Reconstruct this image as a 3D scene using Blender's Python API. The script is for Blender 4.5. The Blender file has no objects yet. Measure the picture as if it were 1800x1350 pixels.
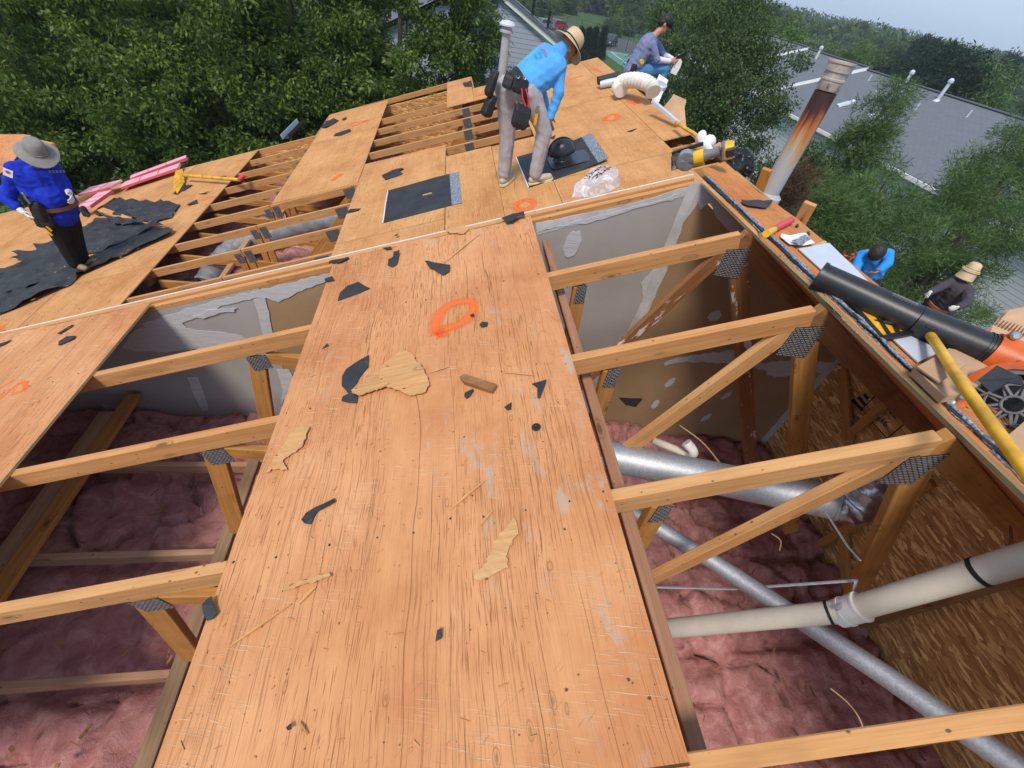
import bpy, bmesh, math, random
import numpy as np
from mathutils import Vector, Matrix, Euler, noise

sc = bpy.context.scene
COL = sc.collection
random.seed(7)
RNG = np.random.default_rng(11)
V = Vector

# ------------------------------------------------------------------ camera, sky, sun, exposure
cam_data = bpy.data.cameras.new("camera")
cam = bpy.data.objects.new("camera", cam_data)
COL.objects.link(cam)
rot = Matrix([[0.983225, -0.03537, -0.178936], [-0.100433, 0.713925, -0.692982], [0.152258, 0.699328, 0.698397]])
cam.matrix_world = Matrix.Translation([0.61903, -2.45722, 1.48595]) @ rot.to_4x4()
cam_data.sensor_fit = 'HORIZONTAL'
cam_data.sensor_width = 36.0
cam_data.lens = 764.043 / 1800.0 * 36.0
cam_data.clip_start = 0.05
cam_data.clip_end = 3000.0
sc.camera = cam

SUN_EL, SUN_AZ = 56.0, 214.0      # azimuth: compass angle of the sun, 0 = +Y, clockwise
world = bpy.data.worlds.new("World")
sc.world = world
world.use_nodes = True
wt = world.node_tree
for n in list(wt.nodes):
    wt.nodes.remove(n)
wo = wt.nodes.new('ShaderNodeOutputWorld')
wb = wt.nodes.new('ShaderNodeBackground')
sky = wt.nodes.new('ShaderNodeTexSky')
sky.sky_type = 'NISHITA'
sky.sun_disc = False
sky.sun_elevation = math.radians(SUN_EL)
sky.sun_rotation = math.radians(SUN_AZ)
sky.air_density = 1.0
sky.dust_density = 2.0
sky.ozone_density = 2.0
wb.inputs['Strength'].default_value = 0.10
# thin even overcast: the clear sky seen through a pale veil
veil = wt.nodes.new('ShaderNodeMix'); veil.data_type = 'RGBA'
veil.inputs[0].default_value = 0.68
veil.inputs[7].default_value = (4.3, 5.6, 7.6, 1)
wt.links.new(sky.outputs[0], veil.inputs[6])
wt.links.new(veil.outputs[2], wb.inputs['Color'])
wt.links.new(wb.outputs[0], wo.inputs['Surface'])

sun_data = bpy.data.lights.new("sun", 'SUN')
sun_data.energy = 2.35
sun_data.angle = math.radians(14.0)
sun_data.color = (1.0, 0.93, 0.84)
sun = bpy.data.objects.new("sun", sun_data)
COL.objects.link(sun)
a, e = math.radians(SUN_AZ), math.radians(SUN_EL)
sdir = V((math.sin(a) * math.cos(e), math.cos(a) * math.cos(e), math.sin(e)))
sun.rotation_euler = sdir.to_track_quat('Z', 'Y').to_euler()
sun.location = (0, 0, 30)

sc.view_settings.view_transform = 'Standard'
sc.view_settings.look = 'None'
sc.view_settings.gamma = 1.0
sc.view_settings.exposure = 0.47
sc.view_settings.use_curve_mapping = False
sc.render.engine = 'CYCLES'
sc.cycles.use_denoising = True
sc.cycles.max_bounces = 6
sc.cycles.diffuse_bounces = 4
sc.cycles.transparent_max_bounces = 16

# ------------------------------------------------------------------ roof frames
TH = 0.339047            # pitch of the roofs
CT, ST = math.cos(TH), math.sin(TH)
UR = 2.2012            # slope distance from the reference line to the near ridge
VD = -0.5844            # first near truss
HF = -0.82             # the far roof lies this much lower
GZ = -8.5            # ground level


def NP(u, v, h=0.0):   # a point on the near left slope: u up the slope, v along the ridge, h off the surface
    return V((u * CT - h * ST, v, u * ST + h * CT))


def FP(u, v, h=0.0):   # the same on the far, lower roof
    return NP(u, v, HF + h)


RX, RZ = UR * CT, UR * ST


AR = math.radians(4.0)


def RP(s, v, h=0.0):   # the nearly level capping sheet along the near ridge, s away from the ridge
    return V((RX + s * math.cos(AR) + h * math.sin(AR), v, RZ - s * math.sin(AR) + h * math.cos(AR)))


def RQ(s, v, h=0.0):   # near right slope, steeper, s down from the ridge
    b = math.radians(29.5)
    return V((RX + s * math.cos(b) + h * math.sin(b), v, RZ - s * math.sin(b) + h * math.cos(b)))


# ------------------------------------------------------------------ helpers
def tag(o, label=None, cat=None, group=None, kind=None):
    if label: o['label'] = label
    if cat: o['category'] = cat
    if group: o['group'] = group
    if kind: o['kind'] = kind
    return o


def thing(name, loc, label, cat, group=None):
    o = bpy.data.objects.new(name, None)
    o.empty_display_size = 0.1
    COL.objects.link(o)
    o.location = loc
    return tag(o, label, cat, group)


def origin_of(p):
    l = V((0, 0, 0))
    while p is not None:
        l += V(p.location)
        p = p.parent
    return l


def link(name, me, parent=None):
    o = bpy.data.objects.new(name, me)
    COL.objects.link(o)
    if parent: o.parent = parent
    return o


def copy_tree(o, parent=None):
    c = o.copy()
    COL.objects.link(c)
    if parent: c.parent = parent
    for ch in list(o.children):
        copy_tree(ch, c)
    return c


class MB:
    def __init__(s):
        s.v, s.f, s.uv, s.mi, s.sm = [], [], [], [], []

    def add(s, vs, fs, uvs=None, mi=0, sm=False):
        b = len(s.v)
        s.v += [V(p) for p in vs]
        for k, f in enumerate(fs):
            s.f.append([b + i for i in f])
            if uvs is None:
                pts = [V(vs[i]) for i in f]
                n = (pts[1] - pts[0]).cross(pts[-1] - pts[0])
                ax = max(range(3), key=lambda q: abs(n[q]))
                q = [(1, 2), (0, 2), (0, 1)][ax]
                s.uv.append([(p[q[0]], p[q[1]]) for p in pts])
            else:
                s.uv.append(uvs[k])
            s.mi.append(mi); s.sm.append(sm)
        return s

    def beam(s, p, q, w, h, up=(0, 0, 1), mi=0, off=None):
        """box from p to q (centre line), w sideways, h along up"""
        p, q = V(p), V(q)
        d = (q - p); L = d.length; d = d / L
        up = V(up); side = d.cross(up).normalized(); up = side.cross(d).normalized()
        o = random.random() * 7 if off is None else off
        vs = []
        for c in (p, q):
            for a, b in ((-1, -1), (1, -1), (1, 1), (-1, 1)):
                vs.append(c + side * (a * w / 2) + up * (b * h / 2))
        fs = [(0, 1, 5, 4), (1, 2, 6, 5), (2, 3, 7, 6), (3, 0, 4, 7), (3, 2, 1, 0), (4, 5, 6, 7)]
        acc = [0, w, w + h, 2 * w + h, 2 * w + 2 * h]
        uvs = []
        for k in range(4):
            a0, a1 = acc[k] + o, acc[k + 1] + o
            uvs.append([(o, a0), (o, a1), (o + L, a1), (o + L, a0)])
        uvs += [[(0, o), (w * .1, o), (w * .1, o + h), (0, o + h)]] * 2
        return s.add(vs, [f[::-1] for f in fs], [q[::-1] for q in uvs], mi)

    def prism(s, top, thick, mi=0, mi_side=None, uv=None, bot=None):
        """polygon 'top' (3d points, counter-clockwise seen from outside) extruded by vector -thick"""
        top = [V(p) for p in top]
        n = len(top)
        bot = [p - V(thick) for p in top] if bot is None else bot
        s.add(top, [tuple(range(n))], None if uv is None else [uv], mi)
        s.add(bot, [tuple(range(n - 1, -1, -1))], None if uv is None else [uv[::-1]], mi)
        t = V(thick).length
        acc = 0
        for i in range(n):
            j = (i + 1) % n
            L = (top[j] - top[i]).length
            s.add([top[i], bot[i], bot[j], top[j]], [(0, 1, 2, 3)], [[(acc, 0), (acc, t), (acc + L, t), (acc + L, 0)]], mi if mi_side is None else mi_side)
            acc += L
        return s

    def tube(s, path, r, n=12, caps=True, mi=0, sm=True, flat=None):
        path = [V(p) for p in path]
        m = len(path)
        rs = r if isinstance(r, (list, tuple)) else [r] * m
        t0 = (path[1] - path[0]).normalized()
        ref = V((0, 0, 1)) if abs(t0.z) < .9 else V((1, 0, 0))
        x = t0.cross(ref).normalized()
        vs, acc = [], [0]
        for i in range(m):
            t = (path[min(i + 1, m - 1)] - path[max(i - 1, 0)]).normalized()
            x = (x - t * x.dot(t)).normalized(); y = t.cross(x)
            for k in range(n):
                an = 2 * math.pi * k / n
                vs.append(path[i] + (x * math.cos(an) + y * (math.sin(an) * (flat or 1))) * rs[i])
            if i: acc.append(acc[-1] + (path[i] - path[i - 1]).length)
        fs, uvs = [], []
        for i in range(m - 1):
            for k in range(n):
                j = (k + 1) % n
                fs.append((i * n + k, i * n + j, (i + 1) * n + j, (i + 1) * n + k))
                c = 2 * math.pi * rs[i] / n
                uvs.append([(acc[i], k * c), (acc[i], (k + 1) * c), (acc[i + 1], (k + 1) * c), (acc[i + 1], k * c)])
        s.add(vs, fs, uvs, mi, sm)
        if caps:
            s.add(vs[:n], [tuple(range(n - 1, -1, -1))], None, mi)
            s.add(vs[-n:], [tuple(range(n))], None, mi)
        return s

    def lathe(s, base, axis, prof, n=16, mi=0, sm=True):
        """prof: list of (radius, height along axis)"""
        base, axis = V(base), V(axis).normalized()
        ref = V((1, 0, 0)) if abs(axis.x) < .9 else V((0, 1, 0))
        x = axis.cross(ref).normalized(); y = axis.cross(x)
        vs = []
        for r, h in prof:
            for k in range(n):
                an = 2 * math.pi * k / n
                vs.append(base + axis * h + (x * math.cos(an) + y * math.sin(an)) * max(r, 1e-4))
        fs = []
        for i in range(len(prof) - 1):
            for k in range(n):
                j = (k + 1) % n
                fs.append((i * n + k, i * n + j, (i + 1) * n + j, (i + 1) * n + k))
        return s.add(vs, fs, None, mi, sm)

    def ell(s, c, r, rot=None, n=12, m=8, mi=0):
        c = V(c)
        vs = []
        for i in range(m + 1):
            ph = math.pi * i / m
            for k in range(n):
                an = 2 * math.pi * k / n
                p = V((math.sin(ph) * math.cos(an) * r[0], math.sin(ph) * math.sin(an) * r[1], math.cos(ph) * r[2]))
                if i in (0, m): p = V((0, 0, math.cos(ph) * r[2])) + V((math.cos(an), math.sin(an), 0)) * 1e-4
                if rot is not None: p = rot @ p
                vs.append(c + p)
        fs = []
        for i in range(m):
            for k in range(n):
                j = (k + 1) % n
                fs.append((i * n + k, (i + 1) * n + k, (i + 1) * n + j, i * n + j))
        return s.add(vs, fs, None, mi, True)

    def box(s, c, size, rot=None, mi=0):
        c = V(c)
        rot = rot or Matrix.Identity(3)
        x, y, z = [V(rot @ V(a)) for a in ((1, 0, 0), (0, 1, 0), (0, 0, 1))]
        return s.beam(c - x * size[0] / 2, c + x * size[0] / 2, size[1], size[2], z, mi)

    def build(s, name, mats, parent=None, label=None, cat=None, group=None, kind=None, bevel=0, loc=None):
        me = bpy.data.meshes.new(name)
        if parent is not None:
            o0 = origin_of(parent)
        elif loc is not None:
            o0 = V(loc)
        else:
            lo = [min(p[i] for p in s.v) for i in range(3)]; hi = [max(p[i] for p in s.v) for i in range(3)]
            o0 = V(((lo[0] + hi[0]) / 2, (lo[1] + hi[1]) / 2, lo[2]))
        me.from_pydata([p - o0 for p in s.v], [], s.f)
        ul = me.uv_layers.new(name="UVMap")
        flat = np.array([c for f in s.uv for p in f for c in p], dtype=np.float32)
        ul.data.foreach_set('uv', flat)
        mats = mats if isinstance(mats, (list, tuple)) else [mats]
        for m in mats: me.materials.append(m)
        me.polygons.foreach_set('material_index', s.mi)
        me.polygons.foreach_set('use_smooth', s.sm)
        me.update()
        if any(s.sm): me.set_sharp_from_angle(angle=math.radians(38))
        o = link(name, me, parent)
        if parent is None: o.location = o0
        if bevel:
            b = o.modifiers.new("bevel", 'BEVEL'); b.width = bevel; b.segments = 1; b.limit_method = 'ANGLE'
        return tag(o, label, cat, group, kind)


def sheet_uv(poly):           # plane polygon in (u, v): grain runs along v
    return [(v, u) for u, v in poly]


def lin(r, g, b):             # 0-255 screen value to linear
    f = lambda c: c / 12.92 if c <= .04045 else ((c + .055) / 1.055) ** 2.4
    return (f(r / 255), f(g / 255), f(b / 255), 1)

# ------------------------------------------------------------------ materials
class G:
    def __init__(s, name):
        s.m = bpy.data.materials.new(name); s.m.use_nodes = True
        s.t = s.m.node_tree
        for n in list(s.t.nodes): s.t.nodes.remove(n)
        s.out = s.t.nodes.new('ShaderNodeOutputMaterial')
        s.b = s.t.nodes.new('ShaderNodeBsdfPrincipled')
        s.t.links.new(s.b.outputs[0], s.out.inputs[0])

    def set(s, sock, val):
        if hasattr(val, 'is_output') or isinstance(val, bpy.types.NodeSocket): s.t.links.new(val, sock)
        else: sock.default_value = val

    def n(s, typ, ins=None, **props):
        nd = s.t.nodes.new('ShaderNode' + typ)
        for k, v in props.items(): setattr(nd, k, v)
        for k, v in (ins or {}).items(): s.set(nd.inputs[k], v)
        return nd

    def uv(s, rnd=True):
        u = s.n('UVMap').outputs[0]
        if not rnd: return u
        r = s.n('ObjectInfo').outputs['Random']
        k = s.n('VectorMath', {0: (13.1, 7.3, 3.7)}, operation='SCALE'); s.set(k.inputs['Scale'], r)
        return s.n('VectorMath', {0: u, 1: k.outputs[0]}, operation='ADD').outputs[0]

    def pos(s): return s.n('TexCoord').outputs['Object']

    def scale(s, vec, sx, sy, sz=1): return s.n('Mapping', {0: vec, 3: (sx, sy, sz)}).outputs[0]

    def noise(s, vec, sc=5, det=3, rough=.5, dist=0):
        return s.n('TexNoise', {'Vector': vec, 'Scale': sc, 'Detail': det, 'Roughness': rough, 'Distortion': dist}).outputs['Fac']

    def vor(s, vec, sc=5, feature='F1', out='Distance', rnd=1.0):
        return s.n('TexVoronoi', {'Vector': vec, 'Scale': sc, 'Randomness': rnd}, feature=feature).outputs[out]

    def ramp(s, fac, stops, interp='LINEAR'):
        nd = s.n('ValToRGB', {0: fac}); cr = nd.color_ramp; cr.interpolation = interp
        while len(cr.elements) < len(stops): cr.elements.new(.5)
        for e, (p, c) in zip(cr.elements, stops):
            e.position = p; e.color = c if len(c) == 4 else (*c, 1)
        return nd.outputs[0]

    def step(s, x, a, b):       # smooth 0..1 between a and b
        nd = s.n('MapRange', {0: x, 1: a, 2: b}); nd.interpolation_type = 'SMOOTHSTEP'; nd.clamp = True
        return nd.outputs[0]

    def mix(s, f, a, b, mode='MIX'):
        nd = s.n('Mix', None, data_type='RGBA', blend_type=mode)
        s.set(nd.inputs[0], f); s.set(nd.inputs[6], a); s.set(nd.inputs[7], b)
        return nd.outputs[2]

    def math(s, op, a, b=0.0):
        nd = s.n('Math', {0: a, 1: b}, operation=op); return nd.outputs[0]

    def done(s, col, rough=.8, bump=None, bs=.3, bd=.002, metal=0, spec=.3, **kw):
        s.set(s.b.inputs['Base Color'], col); s.set(s.b.inputs['Roughness'], rough)
        s.set(s.b.inputs['Metallic'], metal); s.set(s.b.inputs['Specular IOR Level'], spec)
        for k, v in kw.items(): s.set(s.b.inputs[k], v)
        if bump is not None:
            bn = s.n('Bump', {'Height': bump, 'Strength': bs, 'Distance': bd})
            s.t.links.new(bn.outputs[0], s.b.inputs['Normal'])
        return s.m


def lumber(name, dark, light, stain=.25):
    g = G(name); uv = g.uv()
    grain = g.noise(g.scale(uv, 2.2, 55), 1, 4, .6, .4)
    fine = g.noise(g.scale(uv, 6, 260), 1, 2)
    blot = g.noise(uv, 5, 3)
    k = g.scale(uv, 3.1, 9)
    kd = g.vor(k, 1.0)
    knot = g.step(kd, .13, .05)
    ring = g.step(g.math('ABSOLUTE', g.math('SUBTRACT', kd, .15)), .04, .0)
    c = g.ramp(grain, [(.25, dark), (.7, light)])
    c = g.mix(g.math('MULTIPLY', g.step(fine, .55, .8), .35), c, tuple(x * .55 for x in dark[:3]) + (1,))
    c = g.mix(g.math('MULTIPLY', g.step(blot, .5, .75), stain), c, tuple(x * .6 for x in dark[:3]) + (1,))
    c = g.mix(g.math('MULTIPLY', g.math('MAXIMUM', knot, g.math('MULTIPLY', ring, .5)), .75), c, (.09, .035, .012, 1))
    rn = g.n('ObjectInfo').outputs['Random']
    c = g.mix(g.math('MULTIPLY', rn, .6), c, g.mix(1.0, c, (.92, .80, .68, 1), 'MULTIPLY'))
    c = g.mix(g.math('MULTIPLY', g.step(g.noise(g.scale(uv, 1.2, 9), 1, 4, .7), .56, .72), .45), c, tuple(x * .5 for x in dark[:3]) + (1,))
    nail = g.step(g.vor(g.scale(uv, 16, 26), 1), .12, .06)
    c = g.mix(g.math('MULTIPLY', nail, .8), c, (.035, .022, .015, 1))
    return g.done(c, .75, grain, .25, .002)


def plywood(name, dark, light, grainy=1.0, grey=.3):
    g = G(name); uv = g.uv()
    wv = g.n('TexNoise', {'Vector': g.scale(uv, 1.3, 3.2), 'Scale': 1, 'Detail': 3}).outputs['Color']
    warp = g.n('VectorMath', {0: uv, 1: g.n('VectorMath', {0: wv, 1: (.0, .07, 0)}, operation='MULTIPLY').outputs[0]}, operation='ADD').outputs[0]
    grain = g.noise(g.scale(warp, 2.6, 150), 1, 4, .72)
    fine = g.noise(g.scale(warp, 7.0, 380), 1, 2, .6)
    broad = g.noise(g.scale(warp, .9, 14), 1, 3, .6)
    blot = g.noise(uv, 1.9, 5, .65)
    zone = g.step(g.noise(g.scale(uv, .8, 2.1), 1, 2), .42, .58)              # where the open grain shows
    c = g.ramp(g.math('ADD', g.math('MULTIPLY', grain, .6), g.math('MULTIPLY', broad, .4)), [(.25, dark), (.68, light)])
    c = g.mix(g.math('MULTIPLY', g.step(blot, .45, .70), .65), c, tuple(a * b for a, b in zip(dark[:3], (.90, .78, .70))) + (1,))
    c = g.mix(g.math('MULTIPLY', g.step(blot, .5, .28), .55), c, tuple(min(1, a * b) for a, b in zip(light[:3], (1.08, 1.15, 1.25))) + (1,))
    lines = g.math('MULTIPLY', g.step(grain, .52, .68), g.math('ADD', g.math('MULTIPLY', zone, .42), .20))
    c = g.mix(g.math('MULTIPLY', lines, grainy), c, tuple(a * b for a, b in zip(dark[:3], (.62, .52, .45))) + (1,))
    c = g.mix(g.math('MULTIPLY', g.step(fine, .55, .8), .3 * grainy), c, tuple(x * .55 for x in dark[:3]) + (1,))
    dash = g.math('MULTIPLY', g.step(g.noise(g.scale(warp, 11, 300), 1, 1), .58, .68), g.step(g.noise(g.scale(uv, 1.5, 5), 1, 3), .38, .60))
    c = g.mix(g.math('MULTIPLY', dash, .78 * grainy), c, tuple(a * b for a, b in zip(dark[:3], (.50, .40, .34))) + (1,))
    sy = g.n('SeparateXYZ', {0: warp}).outputs[1]
    st = g.math('FRACT', g.math('ADD', g.math('MULTIPLY', sy, 8.3), g.math('MULTIPLY', g.noise(g.scale(uv, .5, 3), 1, 2), 2.4)))
    seam = g.math('MULTIPLY', g.step(st, .022, .004), g.step(g.noise(g.scale(uv, 2.2, 5), 1, 2), .42, .5))
    c = g.mix(g.math('MULTIPLY', seam, .75 * grainy), c, (.16, .07, .03, 1))
    # contour lines of the peeled veneer
    ct = g.math('FRACT', g.math('MULTIPLY', g.noise(g.scale(uv, .9, 3.6), 1, 2, .4), 11.0))
    cont = g.math('MULTIPLY', g.step(g.math('ABSOLUTE', g.math('SUBTRACT', ct, .5)), .07, .0), g.step(g.noise(uv, 1.3, 2), .47, .6))
    c = g.mix(g.math('MULTIPLY', cont, .26), c, tuple(x * .6 for x in dark[:3]) + (1,))
    rn = g.n('ObjectInfo').outputs['Random']
    c = g.mix(g.math('MULTIPLY', rn, .38), c, g.mix(1.0, c, (1.0, .90, .86, 1), 'MULTIPLY'))
    # long open checks
    checks = g.math('MULTIPLY', g.step(g.noise(g.scale(warp, 1.6, 210), 1, 1, .5), .70, .75), g.step(g.noise(uv, 2.6, 2), .42, .6))
    # raised pale scratches across the grain
    rot = g.scale(g.n('Mapping', {0: warp, 2: (0, 0, 1.35)}).outputs[0], 11, 330)
    scr = g.math('MULTIPLY', g.step(g.noise(rot, 1, 1), .62, .70), g.step(g.noise(uv, 2.2, 2), .44, .60))
    c = g.mix(g.math('MULTIPLY', scr, .6), c, (.74, .50, .31, 1))
    rot2 = g.scale(g.n('Mapping', {0: uv, 2: (0, 0, -.9)}).outputs[0], 18, 260)
    scr2 = g.math('MULTIPLY', g.step(g.noise(rot2, 1, 1), .70, .75), g.step(g.noise(uv, 3.1, 2), .52, .64))
    c = g.mix(g.math('MULTIPLY', scr2, .45), c, (.22, .11, .05, 1))
    c = g.mix(g.math('MULTIPLY', checks, .7 * grainy), c, (.17, .075, .035, 1))
    kd = g.vor(g.scale(warp, 6.5, 14), 1)
    kz = g.step(g.noise(uv, 2.9, 1), .52, .56)
    knot = g.math('MULTIPLY', g.step(kd, .10, .03), kz)
    kring = g.math('MULTIPLY', g.step(g.math('ABSOLUTE', g.math('SUBTRACT', kd, .12)), .025, .0), kz)
    c = g.mix(g.math('MULTIPLY', g.math('MAXIMUM', knot, kring), .45), c, (.17, .07, .03, 1))
    nd = g.n('VectorMath', {0: uv, 1: g.n('VectorMath', {0: g.n('TexNoise', {'Vector': uv, 'Scale': 120}).outputs['Color'], 1: (.006, .006, 0)}, operation='MULTIPLY').outputs[0]}, operation='ADD').outputs[0]
    nail = g.step(g.vor(nd, 9.0), .045, .022)
    nail2 = g.step(g.vor(nd, 24.0), .075, .035)
    nail3 = g.math('MULTIPLY', g.step(g.vor(uv, 44.0), .10, .05), g.step(g.noise(uv, 5, 1), .45, .55))
    nl = g.math('MAXIMUM', nail, g.math('MAXIMUM', g.math('MULTIPLY', nail2, .8), g.math('MULTIPLY', nail3, .6)))
    c = g.mix(g.math('MULTIPLY', nl, .85), c, (.045, .026, .018, 1))
    gr = g.math('MULTIPLY', g.math('MULTIPLY', g.step(g.noise(g.scale(uv, 5, 11), 1, 4, .7), .56, .70), g.step(g.noise(uv, 1.4, 1), .5, .62)), min(1, grey * 2.2))
    c = g.mix(gr, c, (.42, .34, .27, 1))
    h = g.math('SUBTRACT', g.math('SUBTRACT', g.math('ADD', g.math('MULTIPLY', grain, -.35), g.math('MULTIPLY', scr, .3)), g.math('MULTIPLY', lines, .5)), g.math('ADD', checks, g.math('MULTIPLY', nl, .7)))
    return g.done(c, .85, h, .9, .003, spec=.2)


def osb(name, k=1.0):
    g = G(name); uv = g.uv(False)
    w = g.n('TexNoise', {'Vector': uv, 'Scale': 7, 'Detail': 3}).outputs['Color']
    wu = g.n('VectorMath', {0: uv, 1: g.n('VectorMath', {0: w, 1: (.05, .05, 0)}, operation='MULTIPLY').outputs[0]}, operation='ADD').outputs[0]
    c = None
    for i, (rz, off) in enumerate(((.15, 0), (.75, 3.3), (-.35, 9.1))):
        m = g.n('Mapping', {0: wu, 1: (off, off * .7, 0), 2: (0, 0, rz), 3: (11, 52, 1)})
        vc = g.n('TexVoronoi', {'Vector': m.outputs[0], 'Scale': 1.0}, feature='F1')
        sep = g.n('SeparateColor', {0: vc.outputs['Color']}).outputs
        ci = g.ramp(sep[0], [(0, (.20 * k, .088 * k, .026 * k)), (.4, (.28 * k, .138 * k, .042 * k)), (.75, (.40 * k, .215 * k, .075 * k)), (1, (.58 * k, .37 * k, .15 * k))])
        if c is None: c, h = ci, sep[0]
        else:
            f = g.math('GREATER_THAN', sep[1], .52); c = g.mix(f, c, ci); h = g.math('ADD', h, g.math('MULTIPLY', sep[1], .6))
    fine = g.noise(g.scale(uv, 50, 260), 1, 2)
    c = g.mix(g.math('MULTIPLY', fine, .35), c, (.12, .055, .02, 1))
    dk = g.step(g.noise(g.scale(uv, 26, 60), 1, 3), .62, .72)
    c = g.mix(g.math('MULTIPLY', dk, .6), c, (.05, .022, .008, 1))
    return g.done(c, .6, h, .35, .003)


def simple(name, col, rough=.6, metal=0, var=.15, vs=8, bump=0, bscale=60, spec=.4, **kw):
    g = G(name); p = g.pos()
    nz = g.noise(p, vs, 4, .6)
    c = g.mix(g.step(nz, .3, .7), tuple(x * (1 - var) for x in col[:3]) + (1,), tuple(min(1, x * (1 + var)) for x in col[:3]) + (1,))
    return g.done(c, rough, g.noise(p, bscale, 3) if bump else None, bump or .1, .003, metal, spec, **kw)


M = {}
M['chord'] = lumber('sawn_pine', (.45, .205, .068), (.63, .345, .14))
M['web'] = lumber('aged_pine', (.36, .155, .036), (.52, .255, .068), .4)
M['web_dark'] = lumber('old_dark_pine', (.20, .09, .03), (.34, .17, .07), .5)
M['brace'] = lumber('weathered_board', (.33, .185, .105), (.46, .275, .17), .3)
M['ply'] = plywood('old_plywood', (.47, .200, .080), (.65, .325, .146))
M['ply_far'] = plywood('newer_plywood', (.46, .21, .076), (.63, .335, .132), .9, .12)
M['ply_right'] = plywood('orange_plywood', (.48, .18, .055), (.62, .26, .085), .7, .1)
M['ply_edge'] = lumber('plywood_edge', (.36, .24, .12), (.62, .45, .24))


def painted():
    g = G('paint_splashed_pine'); uv = g.uv()
    c = g.ramp(g.noise(g.scale(uv, 2.2, 55), 1, 4, .6), [(.25, (.17, .065, .022)), (.7, (.30, .13, .045))])
    w = g.step(g.noise(g.scale(uv, 5, 16), 1, 5, .75), .58, .62)
    return g.done(g.mix(g.math('MULTIPLY', w, .85), c, (.62, .58, .54, 1)), .75)


M['web_paint'] = painted()
M['osb'] = osb('strand_board', 1.9)


def felt():
    g = G('roofing_felt'); p = g.pos()
    n1 = g.noise(p, 4, 4, .6); n2 = g.noise(p, 140, 2)
    c = g.ramp(n1, [(.3, (.012, .013, .015)), (.75, (.035, .037, .041))])
    c = g.mix(g.math('MULTIPLY', g.step(g.noise(p, 9, 5, .7), .62, .72), .45), c, (.12, .105, .09, 1))
    return g.done(c, .62, n2, .4, .002, spec=.5)


M['felt'] = felt()


def granules():
    g = G('mineral_strip'); p = g.pos()
    c = g.ramp(g.vor(p, 160, 'F1', 'Color'), [(0, (.03, .035, .045)), (.5, (.16, .19, .24)), (1, (.45, .5, .56))])
    return g.done(c, .8, g.noise(p, 200, 2), .5, .002)


M['granules'] = granules()


def drywall(name, c0, c1):
    g = G(name); p = g.pos()
    c = g.ramp(g.noise(p, 1.6, 4, .6), [(.3, c0), (.7, c1)])
    c = g.mix(g.math('MULTIPLY', g.step(g.noise(p, 30, 4, .7), .6, .8), .25), c, tuple(x * .7 for x in c0) + (1,))
    return g.done(c, .7, g.noise(p, 90, 2), .08, .001)


M['gyp_grey'] = drywall('grey_gypsum_board', (.31, .285, .265), (.39, .36, .335))
M['gyp_brown'] = drywall('brown_gypsum_board', (.29, .185, .095), (.37, .245, .135))


def compound():
    g = G('joint_compound'); p = g.pos()
    s = g.noise(g.scale(p, 3, 3, 40), 3, 4, .6)
    c = g.ramp(s, [(.3, (.44, .43, .43)), (.7, (.54, .53, .53))])
    return g.done(c, .75, s, .5, .004)


M['compound'] = compound()
M['tape'] = simple('paper_tape', (.50, .49, .48), .8, var=.15, bump=.2)


def insul():
    g = G('pink_insulation'); p = g.pos()
    n1 = g.noise(p, 9, 6, .7, .6); n2 = g.noise(g.scale(p, 1, 1, 1), 60, 5, .75, 1.2); n3 = g.noise(p, 2.0, 3)
    c = g.ramp(n1, [(.28, (.27, .10, .088)), (.5, (.41, .18, .165)), (.72, (.56, .32, .30))])
    c = g.mix(g.math('MULTIPLY', g.step(n2, .55, .75), .35), c, (.62, .40, .38, 1))
    c = g.mix(g.math('MULTIPLY', g.step(n3, .55, .72), .35), c, (.36, .17, .14, 1))
    dirt = g.math('MULTIPLY', g.step(g.noise(p, 7, 5, .75), .63, .72), .6)
    c = g.mix(dirt, c, (.10, .06, .05, 1))
    h = g.math('ADD', g.math('MULTIPLY', n1, 1.4), g.math('MULTIPLY', n2, .5))
    return g.done(c, .95, h, .6, .025, spec=.05)


M['insul'] = insul()


def galv(name, k=1.0):
    g = G(name); p = g.pos()
    sp = g.vor(p, 160, 'F1', 'Color'); n = g.noise(p, 3, 3)
    c = g.ramp(g.n('SeparateColor', {0: sp}).outputs[0], [(0, (.38 * k, .40 * k, .42 * k)), (1, (.50 * k, .52 * k, .55 * k))])
    c = g.mix(g.math('MULTIPLY', g.step(n, .55, .75), .4), c, (.3, .31, .33, 1))
    return g.done(c, .56, None, metal=.7, spec=.5)


M['galv'] = galv('galvanised_steel')
M['foil'] = simple('crumpled_foil', (.5, .5, .52), .3, .9, .2, 20, .9, 45)


def plate():
    g = G('nail_plate'); uv = g.uv(False)
    b = g.n('TexBrick', {'Vector': g.scale(uv, 1, 1), 'Scale': 34.0, 'Mortar Size': .08, 'Mortar Smooth': .3, 'Brick Width': .62, 'Row Height': .30})
    f = b.outputs['Fac']
    c = g.mix(f, (.31, .315, .325, 1), (.03, .027, .025, 1))
    c = g.mix(g.math('MULTIPLY', g.step(g.noise(uv, 40, 3), .5, .75), .4), c, (.34, .34, .35, 1))
    return g.done(c, .5, g.math('SUBTRACT', 1.0, f), .9, .003, metal=.2)


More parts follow.
